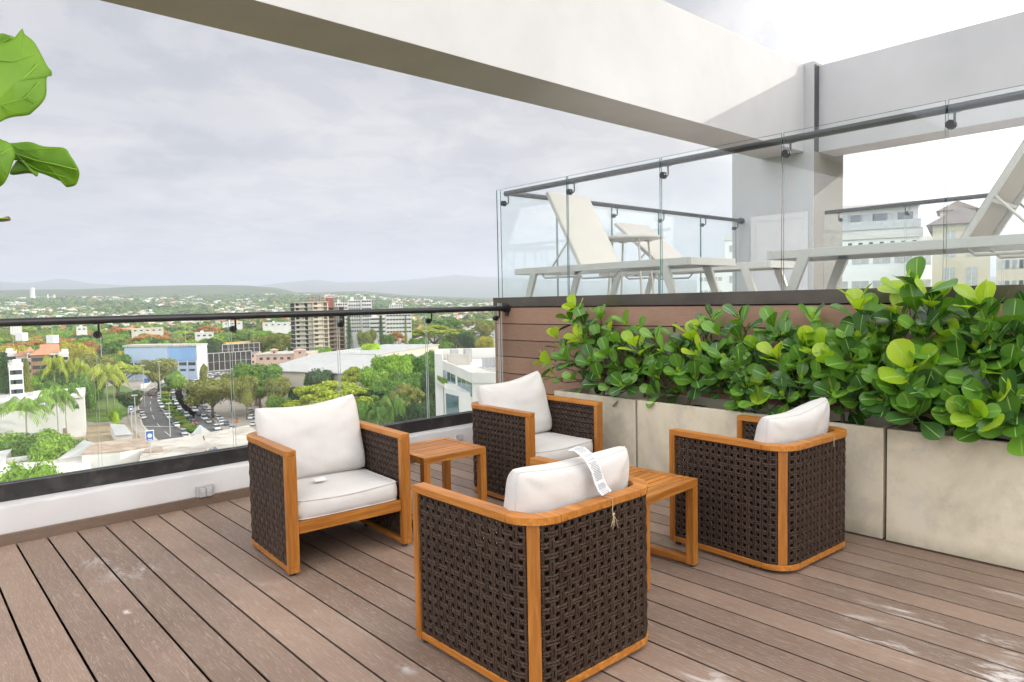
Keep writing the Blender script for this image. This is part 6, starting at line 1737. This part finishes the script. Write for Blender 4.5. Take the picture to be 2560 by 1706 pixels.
# washing line
wr = random.Random(9); a, c = on_plane(45, 1186, 2, rz-0.2), on_plane(150, 1166, 2, rz-0.2)
t = thing('washing_line', 'washing of dark and white clothes hung on a line over the roof terrace', 'washing line', tuple(a)); v_ = c-a
MB().tube([(0, 0, 0.3), tuple(v_+Vector((0, 0, .3)))], 0.02, 4).build('line', M['poleg'], t)
for f in (0.0, 1.0): MB().tube([tuple(v_*f+Vector((0, 0, -1.0))), tuple(v_*f+Vector((0, 0, .4)))], 0.05, 6).build('post', M['poleg'], t)
cl = [simple('cloth_dark', (0.05, 0.06, 0.10)), simple('cloth_white', (0.7, 0.7, 0.7)), simple('cloth_red', (0.4, 0.10, 0.09)), simple('cloth_teal', (0.08, 0.2, 0.24))]
for k in range(14):
    f = 0.04+k*0.066; p = v_*f; dd = v_.normalized(); w_ = wr.uniform(.3, .5); h_ = wr.uniform(.5, .9)
    b = MB(); q = [p-dd*w_/2+Vector((0, 0, .3)), p+dd*w_/2+Vector((0, 0, .3)), p+dd*w_/2*.9+Vector((.05, .03, .3-h_)), p-dd*w_/2*.9+Vector((0, 0, .3-h_))]
    n2_ = Vector((-dd.y, dd.x, 0))*.02; b.add([tuple(x) for x in q]+[tuple(x+n2_) for x in q], [(0, 1, 2, 3), (7, 6, 5, 4), (0, 4, 5, 1), (1, 5, 6, 2), (2, 6, 7, 3), (3, 7, 4, 0)]); b.build('cloth', cl[wr.randrange(4)], t)
# sheet roofs
def sheet_roof(name, label, pts, zs, base):
    P_ = [on_plane(x, y, 2, z_) for (x, y), z_ in zip(pts, zs)]; c_ = sum(P_, Vector())/len(P_); t = thing(name, label, 'building', (c_.x, c_.y, base))
    n = len(P_); vs = [tuple(p-Vector((c_.x, c_.y, base))) for p in P_]; b = MB(); b.add(vs+[(x, y, z-.15) for x, y, z in vs], [tuple(range(n)), tuple(range(2*n-1, n-1, -1))]+[(i, n+i, n+(i+1) % n, (i+1) % n) for i in range(n)]); b.build('roof', M['tin'], t)
    b = MB(); b.add([(x*.93, y*.93, z-.2) for x, y, z in vs]+[(x*.93, y*.93, -3) for x, y, z in vs], [(i, n+i, n+(i+1) % n, (i+1) % n) for i in range(n)]+[tuple(range(n))]); b.build('wall', M['bwhite'], t)
sheet_roof('tin_roof_house', 'white sloping sheet roof left of the brown slab roof', [(144, 1148), (222, 1138), (236, 1108), (210, 1100)], [rz-.3, rz-.3, rz+1, rz+1], rz-4)
sheet_roof('tin_roof_house', 'corner of a white sheet roof at the left edge', [(-60, 1170), (2, 1160), (31, 1122), (-60, 1140)], [rz, rz, rz+.8, rz+.8], rz-4)
sheet_roof('carport', 'small curved white canopy beside the lawn', [(288, 1089), (332, 1086), (312, 1062), (274, 1059)], [GZ+3, GZ+3, GZ+4, GZ+4], GZ)
sheet_roof('tent_roof', 'pink gabled tarpaulin roof peeking over the whitewashed roof', [(478, 1086), (500, 1062), (535, 1086), (506, 1090)], [rz-6, rz-4, rz-6, rz-6], rz-10)
wt = simple('grey_blue_tank', (0.13, 0.17, 0.21), 0.5, 0.2)
for i, (x, y) in enumerate(((475, 1152), (490, 1150), (503, 1147), (516, 1141), (527, 1137), (538, 1133), (530, 1146), (541, 1142))):
    p = on_plane(x, y, 2, rz); t = thing('water_tank', 'grey blue water tank on the whitewashed flat roof', 'water tank', tuple(p), 0, 'water tanks clustered on the flat roof')
    MB().lathe([(0.52, 0.02), (0.55, 0.5), (0.52, 0.95), (0.3, 1.15), (0.12, 1.2), (0.0, 1.2)], 14).build('tank_body', wt, t, smooth=True, auto=40); MB().lathe([(.14, 1.2), (.14, 1.28)], 10).build('lid', M['bdark'], t)
p = on_plane(508, 1103, 2, rz); t = thing('satellite_dish', 'rust red satellite dish on the whitewashed roof', 'satellite dish', tuple(p)); 
b = MB(); b.lathe([(0.0, 0.0), (0.35, 0.05), (0.65, 0.18), (0.66, 0.2), (0.35, 0.08), (0.0, 0.03)], 20); o = b.build('dish', simple('rust_red', (0.42, 0.16, 0.08), 0.7), t, smooth=True); o.location = (0, 0, 0.7); o.rotation_euler = (0, R(80), CAM_YAW-0.9)
MB().tube([(0, 0, 0), (0, 0, 0.7)], 0.04, 6).build('mast', M['poleg'], t)
# blue signs by the road
def sign(label, px0, px1, py0, py1, D, pole=True):
    a, c = at_range(px0, py1, D), at_range(px1, py1, D); t, L = bthing('road_sign', label, a, c, 'sign'); z0, z1 = Z(px0, py1, D), Z(px0, py0, D)
    MB().box((0, 0, z0), (L, .25, z1)).build('board', M['bsign_white'], t); MB().box((L*.1, -.06, z0+(z1-z0)*.06), (L*.9, -.005, z1-(z1-z0)*.08)).build('face', M['bsign_blue'], t)
    dsk = MB(); dsk.tube([(L/2, -.10, (z0+z1)/2), (L/2, -.065, (z0+z1)/2)], L*.27, 20); dsk.build('emblem', M['bsign_white'], t)
    MB().box((L*.25, -.10, z0+(z1-z0)*.12), (L*.75, -.065, z0+(z1-z0)*.17)).build('lettering', M['bsign_white'], t)
    MB().tube([(L/2, .13, 0), (L/2, .13, z0-.01)], .16, 8).build('pole', M['poleg'], t)
sign('blue sign with a white round emblem above the whitewashed roof', 364, 386, 1077, 1104, 170)
sign('small blue sign by the pavement left of the road', 322, 333, 1016, 1031, 268)
for i, (x, y) in enumerate(((590, 1058),)):
    p = gp(x, y); t = thing('orange_bin', 'orange bin at the foot of the street trees', 'bin', tuple(p)); MB().lathe([(0.5, 0), (.62, 1.5), (.5, 1.6)], 12).build('bin_body', simple('orange_plastic', (0.6, .16, .03)), t); MB().lathe([(.55, 1.61), (.55, 1.75)], 12).build('lid', M['bdark'], t)

# ================================================================== cars
def car_meshes(kind):
    suv = kind == 'suv'; L, W, Hb, Ht = (4.6, 1.85, 0.95, 1.72) if suv else (4.5, 1.78, 0.88, 1.42)
    b = MB(); prof = [(-L/2, 0.32), (-L/2, 0.72), (-L/2+0.12, Hb), (L/2-1.1, Hb), (L/2-0.1, Hb-0.14), (L/2, 0.6), (L/2, 0.32)]
    n = len(prof); w = W/2
    vs = [(x, s_*w*(0.96 if z > .7 else 1), z) for s_ in (-1, 1) for x, z in prof]
    b.add(vs, [tuple(range(n)), tuple(range(2*n-1, n-1, -1))]+[(i, n+i, n+(i+1) % n, (i+1) % n) for i in range(n)])
    r0, r1, r2, r3 = (-L/2+0.15, -L/2+0.45, L/2-2.0, L/2-1.25) if suv else (-L/2+0.35, -L/2+1.05, L/2-2.1, L/2-1.2)
    rf = MB(); rf.box((r1-.05, -w*.78, Ht-.05), (r2+.05, w*.78, Ht))
    g = MB(); q = [(r0, Hb), (r1, Ht-.051), (r2, Ht-.051), (r3, Hb)]
    g.add([(x, s_*(w*.93 if z < Hb+.1 else w*.76), z) for s_ in (-1, 1) for x, z in q], [(0, 1, 2, 3), (7, 6, 5, 4), (0, 4, 5, 1), (1, 5, 6, 2), (2, 6, 7, 3)])
    for x in (r1, (r1+r2)/2+.1): 
        for s_ in (-1, 1): rf.box((x-.05, s_*w*.80-.03, Hb+.05), (x+.05, s_*w*.80+.05, Ht-.06))
    wh = MB(); wh.tube([(0, -.1, 0), (0, .1, 0)], 0.32, 14)
    return b, rf, g, wh, L, W
M['tyre'] = simple('tyre', (0.02, 0.02, 0.02), 0.8); M['headl'] = simple('head_lamp', (0.7, 0.7, 0.7), 0.1)
CC = {'white': (0.75, 0.75, 0.74), 'silver': (0.42, 0.43, 0.44), 'black': (0.03, 0.03, 0.035), 'dark red': (0.24, 0.03, 0.03), 'blue grey': (0.08, 0.12, 0.19), 'grey': (0.2, 0.2, 0.2)}
CMAT = {k: simple('paint_'+k.replace(' ', '_'), v, 0.25, 0.03, 1, spec=0.8) for k, v in CC.items()}
CARS = {k: car_meshes(k) for k in ('sedan', 'suv')}; CME = {}
def car(kind, col, p, rz_, label, group=None, name='parked_car'):
    b, rf, g, wh, L, W = CARS[kind]
    k = (kind, col)
    if k not in CME: CME[k] = (b.mesh('body', CMAT[col], bev=0.05), rf.mesh('roof', CMAT[col]), g.mesh('windows', M['bglass']), wh.mesh('wheel', M['tyre'], smooth=True, auto=40), MB().box((-.02, -.16, -.07), (.02, .16, .07)).mesh('headlight', M['headl']))
    t = thing(name, label, 'car', tuple(p), rz_, group); me = CME[k]
    obj('body', me[0], t); obj('roof', me[1], t); obj('windows', me[2], t)
    for x in (-L/2+.85, L/2-.85):
        for y in (-W/2+.06, W/2-.06): obj('wheel', me[3], t, (x, y, .32))
    for y in (-W/2+.28, W/2-.28): obj('headlight', me[4], t, (L/2+.005, y, .68))
cr2 = random.Random(12); cz = GZ+0.19
path = [gp(x, y) for x, y in ((600, 926), (530, 938), (480, 952), (456, 966), (446, 984), (450, 1004), (466, 1026), (492, 1050), (522, 1075), (540, 1095))]
pl_ = [0]
for a, c in zip(path[:-1], path[1:]): pl_.append(pl_[-1]+(c-a).length)
def on_path(s):
    for i in range(len(path)-1):
        if s <= pl_[i+1]: break
    f = (s-pl_[i])/(pl_[i+1]-pl_[i]); d = (path[i+1]-path[i]).normalized(); return path[i].lerp(path[i+1], f), d
cols = ['white', 'white', 'silver', 'white', 'black', 'white', 'dark red', 'white', 'silver', 'blue grey', 'grey']
ordn = ['first', 'second', 'third', 'fourth', 'fifth', 'sixth', 'seventh', 'eighth', 'ninth', 'tenth', 'eleventh', 'twelfth', 'thirteenth', 'fourteenth', 'fifteenth', 'sixteenth', 'seventeenth', 'eighteenth', 'nineteenth', 'twentieth', 'twenty first', 'twenty second', 'twenty third', 'twenty fourth', 'twenty fifth', 'twenty sixth', 'twenty seventh', 'twenty eighth', 'twenty ninth', 'thirtieth']
for ln, (off, nm) in enumerate(((-7.0, 'left'), (-2.4, 'middle'), (2.4, 'right'), (8.5, 'outer'))):
    s = pl_[-1]-cr2.uniform(3, 9); k = 0
    while s > 4 and k < 30:
        p, d = on_path(s); nn = Vector((d.y, -d.x, 0)); q = p-nn*(off*-1 if False else -off)
        c_ = cr2.choice(cols); kd_ = cr2.choice(['sedan', 'sedan', 'suv'])
        if cr2.random() > 0.12:
            car(kd_, c_, (q.x, q.y, cz), math.atan2(d.y, d.x)+cr2.uniform(-.05, .05), '%s car, %s from the near end, %s lane of the queue' % (c_, ordn[k], nm), 'cars queuing on the road beside the planted strip', 'queuing_car')
            k += 1
        s -= cr2.uniform(7.0, 13.0)
for (x, y, kd_, c_, a_, lab) in ((379, 991, 'sedan', 'dark red', 1.9, 'lone dark red car driving up the empty road'), (394, 973, 'sedan', 'white', 1.2, 'white car at the top of the empty road'), (350, 1034, 'sedan', 'silver', 1.7, 'silver car parked behind another at the left of the empty road'), (356, 1048, 'suv', 'white', 1.6, 'white car parked nearest at the left of the empty road'), (553, 1063, 'sedan', 'white', 1.4, 'white pickup like car nearest below the street trees')):
    p = gp(x, y); car(kd_, c_, (p.x, p.y, cz), a_, lab)
# car park right of the street trees
for r_ in range(5):
    for k in range(6):
        if cr2.random() < .2: continue
        p = gp(618+k*22+r_*4, 1000+r_*16-k*2); c_ = cr2.choice(cols)
        car(cr2.choice(['sedan', 'suv']), c_, (p.x, p.y, cz), 0.9+cr2.uniform(-.1, .1), '%s car, row %s of the car park, %s from the left' % (c_, ['one', 'two', 'three', 'four', 'five'][r_], ordn[k]), 'cars in the car park behind the street trees')

# ================================================================== buildings seen through the pool deck glass
def near_block(label, xa, xb, top, D, dep, wall, nx, nz, fl=3.1, w=1.5, h=1.4, name='apartment_block', roof=None, skew=0, mat='hazed_pane'):
    a, c = at_range(xa, 700, D-skew), at_range(xb, 700, D+skew); t, L = bthing(name, label, a, c); zt = Z((xa+xb)/2, top, D)
    MB().box((0, 0, 0), (L, dep, zt)).build('wall', M['hazed_white' if wall == 'bwhite' else wall], t)
    if roof == 'hip': b = MB(); hip_roof(b, 0, L, 0, dep, zt+.02, 1.7, .5); b.build('roof', M['slate'], t)
    else: b = MB(); b.box((-.2, -.2, zt+.01), (L+.2, .1, zt+.9)); b.build('roof_parapet', M[wall], t)
    for i in range(nx):
        for j in range(nz):
            x = 0.5+(L-1)*(i+.5)/nx; z = zt-fl*(j+.55)
            w0 = window(t, x, z, w, h, mat=mat)
            window(t, x, z, .06, h, y=-.10, dep=.04, mat='bwhite', name='window_bar')
        if nx*nz > 40: break
    return t, L, zt
M['hazed_white'] = simple('haze_whitened_wall', (0.86, 0.86, 0.85), 0.85, 0.04, 0.2)  # lighter copy of the white wall, whitening haze put into the colour
M['slate'] = simple('brown_slate_roof', (0.20, 0.16, 0.14), 0.9, 0.15, 0.5)
M['bbeige'] = simple('warm_beige_wall', (0.66, 0.58, 0.45), 0.85, 0.06, .3)
M['hazed_pane'] = simple('haze_paled_window', (0.45, 0.46, 0.46), 0.4, 0.2, 3)  # panes kept pale, the haze over these blocks is in their colour
t, L, zt = near_block('white apartment block with terraces seen right of the pillar through the glass', 2060, 2300, 598, 78, 22, 'bwhite', 4, 3, mat='hazed_pane', w=1.5)
MB().box((L*.10, .8, zt+.01), (L*.98, 14, zt+3.1)).build('penthouse', M['bwhite'], t); MB().box((L*.06, -.3, zt+3.11), (L*1.0, 15, zt+3.4)).build('penthouse_roof', M['bwhite'], t)
for k in range(6): window(t, L*(.2+.13*k), zt+1.5, 1.3, 2.0, y=.7, mat='bglass' if k % 2 else 'hazed_pane')
for k in range(9): window(t, L*(.06+.11*k), zt-.5, .35, .35, mat='bdark')
MB().box((0, -.35, zt+.91), (L, -.30, zt+1.7)).build('terrace_glass', M['hazed_pane'], t)
t, L, zt = near_block('beige building with a brown hipped roof beside the raised lounger', 2330, 2475, 560, 72, 14, 'bbeige', 2, 3, w=.8, h=2.2, roof='hip', mat='hazed_pane')
b = MB(); hip_roof(b, L*.1, L*.75, 4, 9, zt+1.6, 1.0, .3); b.build('upper_roof', M['slate'], t); MB().box((L*.1, 4, zt+.1), (L*.75, 9, zt+1.61)).build('roof_turret', M['bbeige'], t)
near_block('cream apartment tower with small windows at the right edge', 2490, 2600, 632, 130, 18, 'bcream', 5, 6, w=1.4, h=1.3)
near_block('greyish white tower left of the pillar seen through the glass', 1812, 1900, 600, 150, 16, 'bwhite', 3, 4, w=1.2)
near_block('low white block with small windows left of the grey white tower', 1742, 1812, 680, 170, 16, 'bwhite', 5, 4, w=.8, h=.9)
near_block('white block behind the right chair glass between the towers', 2240, 2335, 612, 95, 14, 'bwhite', 3, 4, mat='hazed_pane', w=1.3)

# ================================================================== far city: houses one can count, then the mass beyond
hr = random.Random(31); HM = {}
def small_house(px, D, label, group):
    a = ray(px, 760); l = math.hypot(a.x, a.y); x, y = a.x/l*D, a.y/l*D; z = ground_z(x, y)
    w, d_, h = hr.choice([(14, 10, 7), (20, 12, 9), (12, 12, 11), (26, 14, 8), (16, 10, 5)])
    mat = hr.choice(['bwhite', 'bwhite', 'bwhite', 'bcream', 'bpink']); rf = hr.random() < .25; key = (w, mat, rf)
    if key not in HM:
        b = MB(); b.box((-w/2, -d_/2, -3), (w/2, d_/2, h)); r_ = MB()
        if rf: hip_roof(r_, -w/2, w/2, -d_/2, d_/2, h+.02, 2.4, .6)
        else: r_.box((-w/2+.6, -d_/2+.6, h+.01), (w/2-.6, d_/2-.6, h+.4)); r_.box((-2, -2, h+.41), (1, 1, h+2.4))
        g_ = MB(); 
        for i in range(int(w/4)):
            for zz in ([2, 5.2] if h > 6 else [2]):
                for s_ in (-1, 1): g_.box((-w/2+1.2+i*4, s_*(d_/2+.03)-.05, zz-.1), (-w/2+3+i*4, s_*(d_/2+.03)+.05, zz+1.3))
        HM[key] = (b.mesh('wall', M[mat]), r_.mesh('roof', M['broof'] if rf else M['broofp']), g_.mesh('windows', M['bglass']))
    t = thing('small_house', label, 'house', (x, y, z), hr.uniform(0, 3.14), group); me = HM[key]
    obj('wall', me[0], t); obj('roof', me[1], t); obj('windows', me[2], t)
for q in range(150):
    small_house(hr.uniform(-40, 1245), 900+900*hr.random()**1.2, 'small pale house in the belt of houses just behind the handrail', 'small houses in the city belt behind the handrail')
for q in range(60): small_house(hr.uniform(560, 1245), hr.uniform(640, 950), 'small pale house between the trees near the high rises', 'small houses between the trees near the high rises')
b = MB(); g2_ = MB()
for q in range(5200):
    px = hr.uniform(-120, 1300); f = hr.random(); D = 1500+f*4300
    # settlements thin out in bands
    if math.sin(px*0.011+D*0.0021)+math.sin(px*0.031-D*0.0013)*.7 < -0.45+f*0.75: continue
    a = ray(px, 760); l = math.hypot(a.x, a.y); x, y = a.x/l*D, a.y/l*D; z = ground_z(x, y)
    s_ = 1+f*.9; w, d_, h = hr.uniform(9, 22)*s_, hr.uniform(8, 14)*s_, hr.choice([4, 6, 6, 9, 13])*(1+f*.6)
    b.box((-w/2, -d_/2, -6), (w/2, d_/2, h), hr.choice([0, 0, 0, 0, 1, 1, 2]), Matrix.Translation((x, y, z)) @ Matrix.Rotation(hr.uniform(0, 3.1), 4, 'Z'))
stuff(b.build('distant_houses', [M['bwhite'], M['bcream'], M['broof']]))
b = MB()
for q in range(15000):
    px = hr.uniform(-160, 1330); f = hr.random()**0.8; D = 1050+f*4900; a = ray(px, 760); l = math.hypot(a.x, a.y); x, y = a.x/l*D, a.y/l*D; z = ground_z(x, y); s_ = hr.uniform(7, 15)*(1+f*.8)
    mi = hr.choice([0, 0, 0, 0, 1, 1, 1, 2, 2, 0, 1, 0, 3] if D < 2200 else [0, 0, 1, 2]); 
    c = Vector((x, y, z+s_*.35)); 
    for k in range(5):
        d = Vector((hr.gauss(0, 1), hr.gauss(0, 1), abs(hr.gauss(0.5, .8)))).normalized()
        u = d.cross(Vector((hr.random(), hr.random(), hr.random()))).normalized()*s_*.55; v = d.cross(u).normalized()*s_*.45; p = c+d*s_*.35
        b.add([p-u, p-v, p+u, p+v], [(0, 1, 2, 3)], mi)
stuff(b.build('distant_wood', [FM['green'], FM['olive'], FM['dark'], FM['flame']]))

# ================================================================== haze
b = MB().box((-27000, -27000, -55), (27000, 27000, 900)); hz_ = b.build('haze', None)
mt = bpy.data.materials.new('haze'); mt.use_nodes = True; nt = mt.node_tree; nt.nodes.clear()
o_ = nt.nodes.new('ShaderNodeOutputMaterial'); pv = nt.nodes.new('ShaderNodeVolumePrincipled')
pv.inputs['Color'].default_value = (0.80, 0.87, 1.0, 1); pv.inputs['Density'].default_value = 1.05e-4; pv.inputs['Anisotropy'].default_value = 0.2
nt.links.new(pv.outputs[0], o_.inputs['Volume'])
hz_.data.materials.clear(); hz_.data.materials.append(mt); stuff(hz_)
